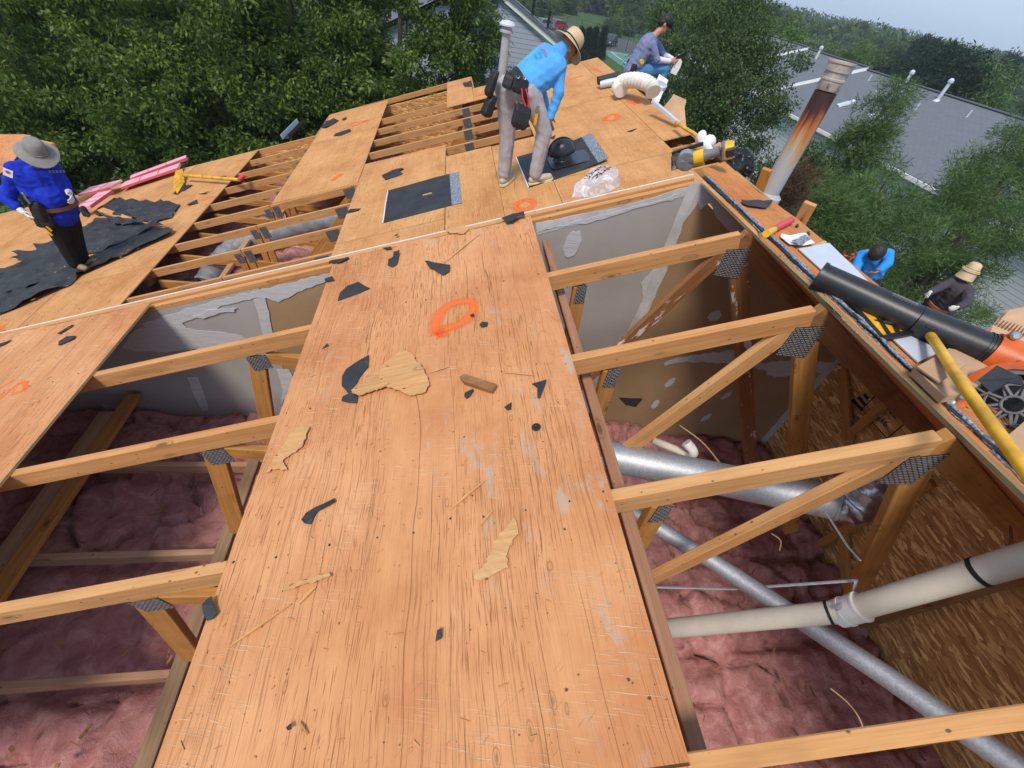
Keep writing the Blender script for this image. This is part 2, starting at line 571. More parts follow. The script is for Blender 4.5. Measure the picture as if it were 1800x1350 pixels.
M['plate'] = plate()
M['plate_far'] = simple('dull_nail_plate', (.15, .155, .165), .5, .5, .3, 40)
M['pvc'] = simple('cream_pvc', (.62, .56, .46), .35, 0, .06, 9)
M['pvc_white'] = simple('white_pvc', (.74, .72, .70), .35, 0, .04)
M['black_band'] = simple('black_strap', (.012, .012, .013), .6)
M['foam'] = simple('pink_foam', (.76, .36, .43), .55, 0, .08, 5)
M['foam_edge'] = simple('red_foam_edge', (.62, .10, .13), .6, 0, .1)
M['duct_grey'] = simple('grey_duct_jacket', (.19, .20, .21), .5, 0, .25, 10, .5, 40)
M['yellow'] = simple('yellow_paint', (.72, .42, .02), .4, 0, .15, 12)
M['yellow_worn'] = simple('worn_yellow_fibreglass', (.68, .36, .02), .38, 0, .3, 9)
M['black_plastic'] = simple('black_plastic', (.018, .019, .021), .38, 0, .2, 30, .12, 200)
M['dark_steel'] = simple('dark_steel', (.035, .034, .033), .45, .6, .3)
M['orange'] = simple('orange_plastic', (.60, .115, .022), .42, 0, .2, 14)
M['red'] = simple('red_plastic', (.62, .045, .06), .4, 0, .1)
M['steel'] = simple('bare_steel', (.5, .5, .5), .35, .9, .15)
M['grey_plastic'] = simple('grey_plastic', (.16, .16, .165), .5)
M['card'] = simple('brown_cardboard', (.46, .29, .17), .85, 0, .12, 4, .15, 30)
M['pipe_grey'] = simple('grey_painted_pipe', (.36, .38, .41), .45, 0, .10, 6)
M['white_metal'] = simple('white_coated_metal', (.52, .56, .62), .35, 0, .04)
M['white_paint'] = simple('white_paint', (.74, .74, .73), .5, 0, .05)
M['paper'] = simple('white_paper', (.74, .74, .74), .8)
M['cream_duct'] = simple('cream_flexible_duct', (.70, .68, .63), .5, 0, .08)
M['bag_black'] = simple('black_bag_film', (.010, .010, .012), .3, 0, .1, 12, .5, 16)
M['drip_white'] = simple('white_board_core', (.66, .65, .63), .6, 0, .08, 20)


def mesh_from(obj):
    dg = bpy.context.evaluated_depsgraph_get()
    dg.update()
    return bpy.data.meshes.new_from_object(obj.evaluated_get(dg))

# ------------------------------------------------------------------ the near house: trusses
TK = 0.038          # lumber thickness
TV = {'D': VD, 'C': VD - .61, 'B': VD - 1.22, 'A': VD - 1.83, 'Z': VD - 2.44}


def near_truss(key, label):
    v = TV[key]
    b = NP(0, v, -.1)
    t = thing('roof_truss', b, label, 'roof truss', 'exposed trusses of the near roof')
    up = NP(0, 0, 1) - NP(0, 0, 0)
    vm = v - TK / 2
    q = lambda u, h: NP(u, vm, h - .013)
    x = lambda xx, zz: V((xx, vm, zz))
    MB().beam(q(-4.2, -.045), q(2.16, -.045), TK, .089, up).build('top_chord', M['chord'], t, bevel=.003)
    bR = math.radians(29.5)
    upR = V((math.sin(bR), 0, math.cos(bR)))
    pk = q(2.2, 0) - V((0, 0, .052))
    # peak wedge and right chord
    MB().beam(RQ(.0, vm, -.06), RQ(3.2, vm, -.06), TK * .98, .089, upR).build('right_chord', M['web_dark'] if key != 'B' else M['web'], t, bevel=.003)
    # webs
    wb = lambda p, r, w=.089, m='web', dy=0.0: MB().beam(V(p) + V((0, dy, 0)), V(r) + V((0, dy, 0)), TK * .9, w, (V(r) - V(p)).cross(V((0, 1, 0)))).build('web', M[m], t, bevel=.003)
    wb(q(2.10, -.085), q(1.22, -.94), .075, 'chord' if key != 'D' else 'web_paint')
    p1, p2 = q(2.15, -.20), x(2.12, .47)
    wb(x(2.13, .53), x(3.25, -1.2), .095, 'web' if key != 'D' else 'web_paint')
    wb(q(1.375, -.105), q(1.22, -.75), .07, 'web')
    wb(q(-.375, -.11), q(-.72, -.80), .085, 'web')
    wb(q(-.33, -.13), q(1.0, -.75), .07, 'web')
    MB().beam(x(-5.2, -1.295), x(.35, -1.295), TK * .95, .089).build('bottom_chord', M['brace'], t, bevel=.003)
    # connector plates on the face towards the camera
    yf = v - TK - .0015

    def plate(pts):
        pts = [NP(u, 0, h - .006) for u, h in pts]
        tops = [V((p.x, yf, p.z)) for p in pts]
        ul = (tops[1] - tops[0]).length; vl = (tops[-1] - tops[0]).length
        MB().prism(tops, V((0, -.0015, 0)), uv=[(0, vl), (ul, vl), (ul, 0), (0, 0)]).build('truss_plate', M['plate'], t)
    plate([(2.10, -.075), (2.225, -.10), (2.19, -.265), (2.055, -.21)])
    plate([(1.36, -.10), (1.41, -.105), (1.385, -.21), (1.33, -.20)])
    plate([(-.42, -.10), (-.315, -.105), (-.325, -.20), (-.43, -.195)])
    return t


near_truss('D', 'pine roof truss nearest to the drywall party wall')
near_truss('C', 'pine roof truss second from the drywall party wall, crossing above the lone right-hand post')
near_truss('B', 'pine roof truss third from the drywall party wall, crossing above the wide silver duct')
near_truss('A', 'pine roof truss nearest to the camera, along the bottom edge of the photo')

M['dull_board'] = lumber('dull_brown_board', (.27, .135, .075), (.38, .205, .12), .25)
M['grey_board'] = lumber('greyed_board', (.20, .125, .07), (.32, .205, .12), .3)
# long boards inside the near attic
bd = lambda p, q, w, h, up, name, m, label, grp=None: MB().beam(p, q, w, h, up).build(name, M[m], None, label, 'board', grp, bevel=.003)
upn = NP(0, 0, 1) - NP(0, 0, 0)
bd(NP(1.250, -4.2, -.2), NP(1.285, .0, -.2), .04, .075, upn, 'brace_board', 'dull_board', 'dull brown bracing board running under the right edge of the big plywood strip')
bd(V((-.53, -4.0, -1.225)), V((-.56, -.6, -1.225)), .07, .038, (0, 0, 1), 'brace_board', 'grey_board', 'grey-brown bracing board lying on the joists beside the pink insulation, left of the big strip')
bd(V((-1.62, -2.6, -1.222)), V((-1.62, -.20, -1.222)), .085, .038, (0, 0, 1), 'brace_board', 'brace', 'left board of the split pair of planks lying across the joists')
bd(V((-1.53, -2.6, -1.220)), V((-1.53, -.03, -1.220)), .085, .038, (0, 0, 1), 'brace_board', 'web', 'right board of the split pair of planks lying across the joists')

# ------------------------------------------------------------------ near sheathing
def jag(a, b, n, amp, seed=0):
    r = random.Random(seed)
    out = []
    for i in range(n + 1):
        t = i / n
        out.append((a[0] + (b[0] - a[0]) * t + r.uniform(-amp, amp) * .3, a[1] + (b[1] - a[1]) * t + r.uniform(-amp, amp)))
    return out


def sheet(poly, fn, label, mat='ply', h=0.0, th=.012, group='plywood sheets on the roofs', name='plywood_sheet'):
    """poly in (u, v), counter-clockwise seen from above"""
    up = fn(0, 0, 1) - fn(0, 0, 0)
    m = MB().prism([fn(u, v, h) for u, v in poly], up * th, 0, 1, sheet_uv(poly))
    return m.build(name, [M[mat], M['ply_edge']], None, label, 'plywood sheet', group)


N1 = [(0.0, -2.43)] + [(1.22, -2.43)] + jag((1.22, .012), (.0, .022), 26, .010, 3)
sheet(N1, NP, 'big weathered plywood strip in the foreground with an orange ring and torn felt on it', 'ply')
sheet([(0, -4.86), (1.22, -4.86), (1.22, -2.436), (0, -2.436)], NP, 'weathered plywood sheet at the bottom edge, joined to the big strip')
sheet([(-2.46, -2.43), (-1.24, -2.43)] + jag((-1.205, .012), (-2.46, .022), 22, .008, 5), NP, 'weathered plywood sheet at the left edge with an orange mark before the party wall')
sheet([(-3.70, -2.43), (-2.465, -2.43), (-2.465, -.01), (-3.7, -.01)], NP, 'weathered plywood sheet farthest left of the near roof, cut off by the photo edge')
# capping sheet along the ridge and the steep right slope under it
sheet([(0.092,0.173), (0.028,-0.626)] + [(-.012, -.72), (.004, -1.25), (-.006, -1.78), (.01, -2.7), (.01, -4.2), (.42, -4.2), (.42, -.62), (0.425,-0.377), (0.37,-0.039), (0.403,0.467)], lambda s, v, h=0: RP(s, v, h + .012),
      'orange-brown plywood strip along the ridge under the cordless saw and orange cross', 'ply_right')
sheet([(.06, -4.6), (2.4, -4.6), (2.4, .10), (.06, .10)], lambda s, v, h=0: RQ(s, v, h), 'steep plywood slope beyond the ridge above the strand board wall', 'ply_right', h=0)

# ------------------------------------------------------------------ party wall between the houses
pw = thing('party_wall', (-1, .05, -1.8), 'drywall party wall with timber plates and joint compound between the two houses', 'party wall')
XL, XR, ZB = -5.5, 4.07, -2.35


def wall_top(x, h):      # height of the slope h below the surface at x
    u = (x + h * ST) / CT
    return (NP(u, 0, h)).z if x < RX - .02 else RZ + h - (x - RX) * .565


def gyp(x0, x1, mat, y=.012, zb=ZB, top=-.063):
    xs = [x0] + ([RX] if x0 < RX < x1 else []) + [x1]
    tops = [V((x, y, wall_top(x, top))) for x in xs]
    poly = [V((x0, y, zb)), V((x1, y, zb))] + tops[::-1]
    MB().prism(poly, V((0, -.012, 0))).build('drywall_panel', M[mat], pw)


JX = [(-0.468,-0.469), (2.075,0.356)]
xa, xb = JX[0][0], JX[1][0]
gyp(XL, xa - .002, 'gyp_grey')
gyp(xa + .002, .60, 'gyp_brown')
gyp(.604, xb - .002, 'gyp_grey')
gyp(xb + .002, XR, 'gyp_brown')
# timber plates on top, and the white board core behind them
upn = NP(0, 0, 1) - NP(0, 0, 0)
MB().beam(NP(-5.6, .032, -.045), NP(2.19, .032, -.045), .036, .034, upn).build('top_plate', M['chord'], pw, bevel=.003)
MB().beam(NP(-5.6, .074, -.036), NP(2.20, .074, -.036), .036, .046, upn).build('top_plate', M['chord'], pw, bevel=.003)
MB().beam(NP(-5.6, .098, -.066), NP(2.21, .098, -.066), .009, .11, upn).build('board_core', M['drip_white'], pw)
MB().beam(NP(-5.6, .05, -.6), NP(2.15, .05, -.6), .05, .06, upn).build('back_stud', M['web'], pw)


def band(pts, mat, y, name, amp=.012, seed=1, thick=.003, w=None):
    """polygon (x, z) on the wall with uneven edges"""
    r = random.Random(seed); out = []
    for i in range(len(pts)):
        a, b = V((*pts[i], 0)), V((*pts[(i + 1) % len(pts)], 0))
        n = max(2, int((b - a).length / .035)); d = (b - a); nn = V((-d.y, d.x, 0)).normalized()
        for k in range(n): out.append(a + d * (k / n) + nn * r.uniform(-amp, amp))
    MB().prism([V((p.x, y, p.y)) for p in out], V((0, -thick, 0))).build(name, M[mat], pw)


W = lambda *p: list(p)
# right side: grey upper band, ragged compound under it, taped joint, screw patches
band([(1.186,0.368),(1.704,0.529),(2.091,0.705),(2.031,0.619),(1.873,0.561),(1.698,0.494),(1.46,0.39),(1.21,0.295)], 'tape', .010, 'compound_band', .003, 4)
band([(1.203,0.314),(1.359,0.377),(1.517,0.44),(1.647,0.486),(1.772,0.537),(1.96,0.612),(1.986,0.635),(1.975,0.594),(1.872,0.562),(1.803,0.534),(1.686,0.476),(1.59,0.437),(1.486,0.398),(1.392,0.373),(1.278,0.343),(1.207,0.311)], 'compound', .008, 'compound_band', .006, 9)
band([(2.069,0.704),(2.11,0.709),(2.143,0.667),(2.138,0.564),(2.101,0.467),(2.121,0.364),(2.135,0.074),(2.145,-0.212),(2.137,-0.426),(2.058,-0.488),(2.052,-0.234),(2.069,-0.118),(2.003,0.017),(2.025,0.108),(2.068,0.23),(2.08,0.34),(2.069,0.453),(2.066,0.604)], 'compound', .007, 'compound_joint', .006, 11)
band([(2.033,0.701),(2.102,0.709),(2.095,0.393),(2.105,0.095),(2.131,-0.435),(2.059,-0.44),(2.05,0.023),(2.044,0.403)], 'tape', .0045, 'paper_tape', .002, 12)
band([(2.114,0.696),(2.234,0.643),(2.412,0.544),(2.63,0.415),(2.576,0.402),(2.449,0.443),(2.312,0.526),(2.208,0.606),(2.178,0.561),(2.13,0.611)], 'compound', .008, 'compound_joint', .008, 13)


def patch(c, rx, rz, ang, seed):
    r = random.Random(seed); pts = []
    for k in range(16):
        an = 2 * math.pi * k / 16
        x, z = math.cos(an) * rx * r.uniform(.82, 1.1), math.sin(an) * rz * r.uniform(.82, 1.1)
        pts.append(V((c[0] + x * math.cos(ang) - z * math.sin(ang), .008, c[1] + x * math.sin(ang) + z * math.cos(ang))))
    MB().prism(pts, V((0, -.003, 0))).build('compound_patch', M['compound'], pw)


patch((1.444,0.256), .055, .10, -.05, 1)
for i, (c, ang) in enumerate(zip([(2.628,-0.917),(2.608,-1.196),(3.203,-1.359),(3.244,-1.05)], (-.6, -.1, -.9, -.9))):
    patch(c, .03, .062, ang * .5, 20 + i)
patch((2.677,-0.199), .055, .05, 0, 31)
band([(2.471,-0.689),(2.608,-0.618),(3.029,-0.508),(3.366,-0.635),(3.655,-0.589),(3.858,-0.591),(4.07,-0.593),(4.132,-0.712),(3.881,-0.726),(3.576,-0.805),(3.421,-0.721),(3.131,-0.664),(2.849,-0.666),(2.63,-0.665),(2.489,-0.731)], 'compound', .008, 'compound_band', .012, 14)
band([(4.039,-0.542),(4.123,-0.618),(4.164,-0.964),(4.115,-1.225),(4.093,-1.787),(4.01,-1.699),(3.99,-1.066),(4.002,-0.75)], 'compound', .007, 'compound_joint', .004, 15)
# hole with pipes in the wall on the right
band([(2.229,-1.12),(2.457,-1.125),(2.435,-1.24),(2.327,-1.213)], 'felt', .007, 'wall_hole', .004, 16)
# left side
band([(-1.26,-0.576),(-0.933,-0.424),(-0.708,-0.334),(-0.042,-0.087),(-0.059,-0.15),(-0.22,-0.223),(-0.373,-0.326),(-0.439,-0.301),(-0.51,-0.307),(-0.723,-0.386),(-0.969,-0.532),(-1.237,-0.596)], 'compound', .007, 'compound_band', .006, 17)
band([(-1.296,-0.61),(-1,-0.533),(-0.986,-0.587),(-0.897,-0.603),(-0.706,-0.612),(-0.649,-0.649),(-0.865,-0.741),(-0.997,-0.767),(-1.216,-0.812),(-1.367,-0.81),(-1.446,-0.791),(-1.358,-0.67)], 'compound', .0055, 'compound_band', .008, 18)
band([(-0.52,-0.318),(-0.45,-0.302),(-0.455,-0.448),(-0.466,-0.595),(-0.537,-0.612),(-0.527,-0.498)], 'compound', .006, 'compound_joint', .004, 19)
band([(-0.517,-0.937),(-0.434,-0.932),(-0.413,-1.014),(-0.561,-1.335),(-0.568,-1.319),(-0.514,-1.149)], 'compound', .006, 'compound_joint', .005, 20)
band([(-1.143,-1.046),(-1.068,-1.042),(-1.093,-1.325),(-1.112,-1.404),(-1.153,-1.429),(-1.163,-1.328)], 'compound', .006, 'compound_patch', .004, 21)
band([(-0.914,-0.484),(-0.792,-0.412),(-0.639,-0.389),(-0.663,-0.422),(-0.754,-0.44),(-0.862,-0.491)], 'compound', .004, 'compound_patch', .006, 22)
band([(-1.821,-1.379),(-1.71,-1.4),(-1.791,-1.53),(-1.85,-1.532)], 'compound', .006, 'compound_patch', .004, 23)

# ------------------------------------------------------------------ strand board wall on the right of the attic
ow = thing('strand_board_wall', (XR + .05, -1.5, -2.3), 'strand board wall with printed grade stamps and framing at the right of the attic', 'board wall')
OXF = XR + .016
for y0, y1 in ((-1.215, .06), (-2.436, -1.22), (-3.66, -2.44), (-5.2, -3.665)):
    MB().add([V((OXF, y1, -2.4)), V((OXF, y0, -2.4)), V((OXF, y0, -.45)), V((OXF, y1, -.45)),
              V((OXF + .012, y1, -2.4)), V((OXF + .012, y0, -2.4)), V((OXF + .012, y0, -.45)), V((OXF + .012, y1, -.45))],
             [(0, 1, 2, 3), (5, 4, 7, 6), (3, 2, 6, 7), (1, 5, 6, 2), (4, 0, 3, 7), (0, 4, 5, 1)],
             [[(y1, -2.4), (y0, -2.4), (y0, -.45), (y1, -.45)]] + [[(0, 0), (.01, 0), (.01, .01), (0, .01)]] * 5).build('board_panel', M['osb'], ow)
ox = XR - .028
P = lambda *a: V(a)
MB().beam((4.03,-0.091,-0.571), (4.03,-0.575,-0.938), .075, .04, (1, 0, 0)).build('stud', M['web'], ow, bevel=.003)
MB().beam((4.03,-0.541,-0.853), (4.03,-0.548,-0.444), .06, .04, (1, 0, 0)).build('blocking', M['web'], ow, bevel=.003)
MB().beam((4.03,-1.102,-1.491), (4.03,-1.649,-1.926), .075, .04, (1, 0, 0)).build('stud', M['web'], ow, bevel=.003)
MB().beam((4.03,-1.068,-1.93), (4.03,-1.158,-0.638), .06, .05, (1, 0, 0)).build('blocking', M['web'], ow, bevel=.003)
MB().beam((4.03,-1.682,-2.037), (4.03,-1.831,-0.318), .07, .05, (1, 0, 0)).build('blocking', M['web_dark'], ow, bevel=.003)
MB().beam((4.03,-0.862,-1.869), (4.03,-1.102,-2.061), .07, .05, (1, 0, 0)).build('stud', M['web_dark'], ow, bevel=.003)


def stamp(txt, c, size, name='grade_stamp'):
    cu = bpy.data.curves.new(name, 'FONT'); cu.body = txt; cu.size = size; cu.extrude = .0004; cu.align_x = 'CENTER'
    o = bpy.data.objects.new('tmp', cu); COL.objects.link(o)
    me = mesh_from(o); bpy.data.objects.remove(o)
    return me


ink = simple('stamp_ink', (.02, .015, .012), .8)
cx = (4.083,-0.57,-0.614)
for i, (txt, dz, sz) in enumerate((("1002", .05, .085), ("24/16", -.05, .07))):
    me = stamp(txt, None, sz); me.materials.append(ink)
    o = link('grade_stamp', me, ow)
    o.rotation_euler = Matrix(((0, 0, -1), (-1, 0, 0), (0, 1, 0))).to_euler()
    o.location = V(cx) + V((OXF - cx[0] - .001, 0, dz)) - V(ow.location)


def ring_stamp(c, w, h):
    m = MB()
    c = V(c); c.x = OXF - .0015
    for (dy, dz, sy, sz) in ((0, h / 2, w, .008), (0, -h / 2, w, .008), (-w / 2, 0, .008, h), (w / 2, 0, .008, h)):
        m.box(c + V((0, dy, dz)), (.001, sy, sz))
    m.build('stamp_frame', ink, ow)


ring_stamp(V(cx) + V((0, 0, .02)), .30, .24)
m = MB()
c = V((4.083,-0.371,-0.635)); c.x = OXF - .0015
for k in range(3): m.box(c + V((0, 0, -.08 + k * .05)), (.001, .02 + .035 * (3 - k), .028))
m.build('grade_stamp', ink, ow)

# ------------------------------------------------------------------ pink insulation
def insul_sheet(name, x0, x1, y0, y1, zf, step, label=None, rot=0):
    nx, ny = int((x1 - x0) / step), int((y1 - y0) / step)
    vs, fs = [], []
    for j in range(ny + 1):
        for i in range(nx + 1):
            x, y = x0 + (x1 - x0) * i / nx, y0 + (y1 - y0) * j / ny
            p = V((x, y, 0))
            seam = abs(((y - VD) / .61) % 1 - .5) * 2          # 1 at the joists
            seam2 = abs((x * .83 + y * .1 + .3 * noise.noise(p * 1.3)) % 1 - .5) * 2
            z = zf(x, y) + .06 * noise.noise(p * 2.1) + .05 * noise.turbulence(p * 4.5, 4, False) - .02
            z += .022 * noise.noise(p * 17) + .010 * noise.noise(p * 41)
            z -= .07 * max(0, seam - .84) / .16 + .05 * max(0, seam2 - .93) / .07
            crack = abs(noise.noise(V((x * 2.2 + 7, y * 2.2, 1.3))))
            z -= .085 * max(0, .05 - crack) / .05
            vs.append((x, y, z))
    for j in range(ny):
        for i in range(nx):
            a = j * (nx + 1) + i
            fs.append((a, a + 1, a + nx + 2, a + nx + 1))
    me = bpy.data.meshes.new(name); me.from_pydata(vs, [], fs); me.materials.append(M['insul'])
    me.polygons.foreach_set('use_smooth', [True] * len(fs))
    o = link(name, me)
    return tag(o, label, 'insulation', None, 'stuff')


sm = lambda t: max(0, min(1, t)) ** 2 * (3 - 2 * max(0, min(1, t)))
insul_sheet('pink_insulation', -5.4, 4.06, -4.6, .012, lambda x, y: -1.40 - .33 * sm((x - .2) / 1.4) - .10 * sm((-y - .6) / 2) * sm((x - 1) / 1.5) + .36 * math.exp(-((x - 2.25) / .45) ** 2 - (y / .4) ** 2) + .14 * math.exp(-((x - 3.2) / .5) ** 2 - (y / .5) ** 2), .03,
            'pink fibre insulation covering the near attic floor below the trusses')
m = MB(); r = random.Random(31)
for k in range(420):
    x, y = r.uniform(-2.6, 3.7), r.uniform(-3.0, -.05)
    z = -1.36 - .33 * sm((x - .2) / 1.4) - .10 * sm((-y - .6) / 2) * sm((x - 1) / 1.5) + .02
    a = r.uniform(0, 6.28); L = r.uniform(.006, .035); d = V((math.cos(a) * L, math.sin(a) * L, r.uniform(-.006, .012)))
    m.beam(V((x, y, z)) - d, V((x, y, z)) + d, r.uniform(.003, .016), .004)
m.build('fallen_debris', [M['web_dark']], None, 'chips and grit fallen on the pink insulation', 'debris', None, 'stuff')
# the ceiling under it, so the attic is closed from below
MB().box((-.6, -2.3, -2.38), (9.6, 5.0, .02)).build('attic_floor', M['gyp_grey'], kind='structure')

# ------------------------------------------------------------------ the far, lower roof
FV = [1.93 + .605 * k for k in range(11)]


def far_truss():
    v = FV[0]
    t = thing('roof_truss', FP(0, v, -.1), 'pine roof truss of the far roof, first beyond the party wall', 'roof truss', 'exposed trusses of the far roof')
    q = lambda u, h: FP(u, v + TK / 2, h - .013)
    MB().beam(q(-6.6, -.045), q(-2.07, -.045), TK, .089, upn).build('top_chord', M['chord'], t)
    MB().beam(q(-2.06, -.045), q(3.28, -.045), TK, .089, upn).build('top_chord', M['chord'], t)
    for u in (-2.115, -2.015, .78):
        MB().beam(q(u, -.092), q(u - .16, -.75 if u < 0 else -.9), TK * .95, .075, (1, 0, 0)).build('web', M['web'], t)
    MB().beam(q(-.93, -.10), q(-2.1, -.88), TK * .95, .08, upn).build('web', M['web'], t)
    MB().beam(q(.85, -.10), q(-.3, -1.5), TK * .95, .08, upn).build('web', M['web'], t)
    MB().beam(q(-2.9, -.35), q(-1.2, -.95), TK * .9, .07, upn).build('web', M['web_dark'], t)
    MB().beam(V((-2.7, v, -2.02)), V((5.0, v, -2.02)), TK, .089).build('bottom_chord', M['web'], t)

    def plate(u0, u1, h0, h1):
        MB().prism([FP(u, v - .002, h) for u, h in ((u0, h0), (u1, h0), (u1, h1), (u0, h1))], V((0, -.0015, 0))).build('truss_plate', M['plate_far'], t)
    plate(-2.17, -2.085, -.17, -.05); plate(-2.045, -1.95, -.19, -.04)
    plate(-1.02, -.86, -.16, -.03); plate(.70, .83, -.15, -.02)
    return t


ft0 = far_truss()
nth = ['first', 'second', 'third', 'fourth', 'fifth', 'sixth', 'seventh', 'eighth', 'ninth', 'tenth', 'eleventh']
for k in range(1, 9):
    c = copy_tree(ft0)
    c.location.y = V(ft0.location).y + FV[k] - FV[0]
    c['label'] = 'pine roof truss of the far roof, %s beyond the party wall' % nth[k]

fs = lambda poly, label, mat='ply_far': sheet(poly, FP, label, mat)
R4 = lambda u0, u1, v0, v1: [(u0, v0), (u1, v0), (u1, v1), (u0, v1)]
fs(R4(-4.40, -3.18, .22, 2.62), 'yellowish plywood sheet of the far roof, beside the party wall and under torn black felt')
fs(R4(-4.40, -3.18, 2.63, 4.95), 'plywood sheet of the far roof under the upper torn felt, left of the open bays')
fs(R4(-4.40, -3.18, 4.96, 6.72), 'plywood sheet of the far roof at the tree side, under the yellow roof shovel')
fs(R4(-5.63, -4.41, .22, 2.62), 'plywood sheet behind the party wall at the left edge of the photo')
fs(R4(-5.63, -4.41, 2.63, 4.30), 'plywood sheet under the feet of the roofer in the royal blue shirt')
fs(R4(-5.63, -4.41, 4.75, 6.72), 'plywood sheet under the longer pink foam board')
fs(R4(-9.4, -6.87, .22, 6.72), 'plywood sheet cut off by the far left photo edge behind the royal blue roofer')
fs(R4(-6.86, -5.64, .22, 3.3), 'plywood sheet at the far left photo edge left of the thin pink foam strip')
fs(R4(-6.86, -5.64, 3.31, 6.72), 'plywood sheet at the far left under the broken pink foam')
fs(R4(-2.03, -.80, 3.78, 6.22), 'plywood sheet with an orange cross between the two groups of open bays')
fs(R4(-2.03, -.80, 6.23, 8.08), 'plywood sheet at the tree side with curled felt scraps on it')
fs(R4(-.79, .43, .22, 2.08), 'plywood sheet under the square black felt without a vent')
fs(R4(-.79, .43, 2.09, 4.47), 'plywood sheet with a jagged felt scrap, beyond the square felt without a vent')
fs(R4(.44, 1.065, .22, 3.97), 'narrow plywood sheet beside the left shoe of the bending roofer')
fs(R4(1.07, 1.66, .22, 3.94), 'plywood sheet under the bending roofer beside the ringed orange mark')
fs(R4(.44, .93, 6.44, 8.32), 'small plywood sheet at the outer corner of the far roof by the spruce')
fs(R4(.935, 1.66, 6.44, 7.30), 'small plywood sheet behind the hips of the bending roofer')
fs(R4(1.665, 3.0, .22, 2.42), 'plywood sheet under the clear ice bag and the felt with the vent hood')
fs(R4(1.665, 3.0, 2.43, 4.84), 'plywood sheet with an orange ring beyond the felt with the vent hood')
fs(R4(1.665, 3.0, 4.85, 7.30), 'plywood sheet at the far corner of the roof with two orange crosses')
fs(R4(3.005, 3.32, 2.80, 7.30), 'narrow plywood strip along the far ridge in front of the seated man')
up = FP(0, 0, 1) - FP(0, 0, 0)


def FQ(s, v, h=0.0):
    p = FP(3.325, v, 0); b = math.radians(29.5)
    return V((p.x + s * math.cos(b) + h * math.sin(b), v, p.z - s * math.sin(b) + h * math.cos(b)))


sheet([(0, .3), (2.3, .3), (2.3, 7.3), (0, 7.3)], FQ, 'steep plywood slope beyond the far ridge, below the seated man', 'ply_far')

# rake boards along the outer edge
rb = lambda p, q, label: MB().beam(p, q, .02, .09, up).build('edge_board', M['chord'], None, label, 'edge board', 'edge boards of the far roof', bevel=.002)
rb(FP(-6.6, 6.74, -.05), FP(-2.04, 6.74, -.05), 'pine edge board of the far roof beside the pink foam')
rb(FP(-2.04, 8.10, -.05), FP(.93, 8.34, -.05), 'pine edge board of the far roof under the big trees')
rb(FP(.945, 8.33, -.05), FP(.96, 7.34, -.05), 'short pine edge board at the corner of the far roof by the spruce')
rb(FP(1.0, 7.32, -.05), FP(3.32, 7.32, -.05), 'pine edge board at the far corner of the roof below the tennis court')
rb(FP(-2.06, 6.75, -.05), FP(-2.06, 8.1, -.05), 'short pine edge board beside the metal gutter end')
# gutter end piece
g_ = thing('gutter_end', FP(-2.4, 7.4, 0), 'open end of a dark metal gutter standing at the edge of the far roof', 'gutter')
ga, gb = FP(*(-2.619,6.783), .05), FP(*(-2.493,7.6), .08)
sd_ = (gb - ga).normalized().cross(up).normalized()
MB().beam(ga, gb, .14, .008, up).build('gutter_bottom', M['black_plastic'], g_)
MB().beam(ga - sd_ * .07 + up * .04, gb - sd_ * .07 + up * .04, .008, .08, up).build('gutter_side', M['white_metal'], g_)
MB().beam(ga + sd_ * .07 + up * .03, gb + sd_ * .07 + up * .03, .008, .06, up).build('gutter_side', M['black_plastic'], g_)

# attic floor of the far house with insulation, ducts and boards
insul_sheet('pink_insulation', -5.3, 4.9, .2, 8.0, lambda x, y: min(-2.0 - .25 * sm((x - .5) / 2), x * .353 - 1.5), .06, 'pink fibre insulation in the far attic seen between the trusses')
MB().box((-.1, 4.1, -3.0), (9.2, 7.6, .02)).build('attic_floor', M['gyp_grey'], kind='structure')
du = thing('flexible_duct', FP(-1.8, 2.6, -.8), 'dark grey insulated flexible duct crossing below the far trusses', 'duct')
dpath = [FP(*(-3.075,2.962), -.55), FP(*(-2.944,3.531), -.47), FP(*(-2.632,3.754), -.42), FP(*(-2.118,3.793), -.40), FP(*(-1.605,3.832), -.40), FP(*(-0.908,3.778), -.45)]


def smooth_path(p, n=8):
    out = []
    for i in range(len(p) - 1):
        a, b, c, d = p[max(i - 1, 0)], p[i], p[i + 1], p[min(i + 2, len(p) - 1)]
        for k in range(n):
            t = k / n
            out.append(.5 * ((2 * b) + (c - a) * t + (2 * a - 5 * b + 4 * c - d) * t * t + (3 * b - a - 3 * c + d) * t ** 3))
    out.append(p[-1]); return out


MB().tube(smooth_path(dpath, 10), [.155 + .006 * math.sin(i * 1.9) for i in range(51)], 14).build('duct_jacket', M['duct_grey'], du)
MB().tube([dpath[0] - V((.1, .02, .05)), dpath[0] - V((-.02, 0, 0))], .162, 14).build('duct_collar', M['black_plastic'], du)
MB().beam(FP(*(-2.725,2.843), -.45), FP(*(-2.556,3.628), -.35), .09, .038, up).build('loose_board', M['brace'], None, 'loose pale board leaning beside the grey duct in the far attic', 'board', bevel=.003)
MB().beam(FP(*(-2.366,3.846), -.42), FP(*(-2.218,4.427), -.32), .09, .038, up).build('loose_board', M['brace'], None, 'loose pale board beyond the grey duct in the far attic', 'board', bevel=.003)
MB().beam(FP(*(0.309,5.18), -.7), FP(*(0.845,6.903), -.4), .07, .038, up).build('loose_board', M['brace'], None, 'loose board under the open bays left of the bending roofer', 'board', bevel=.003)

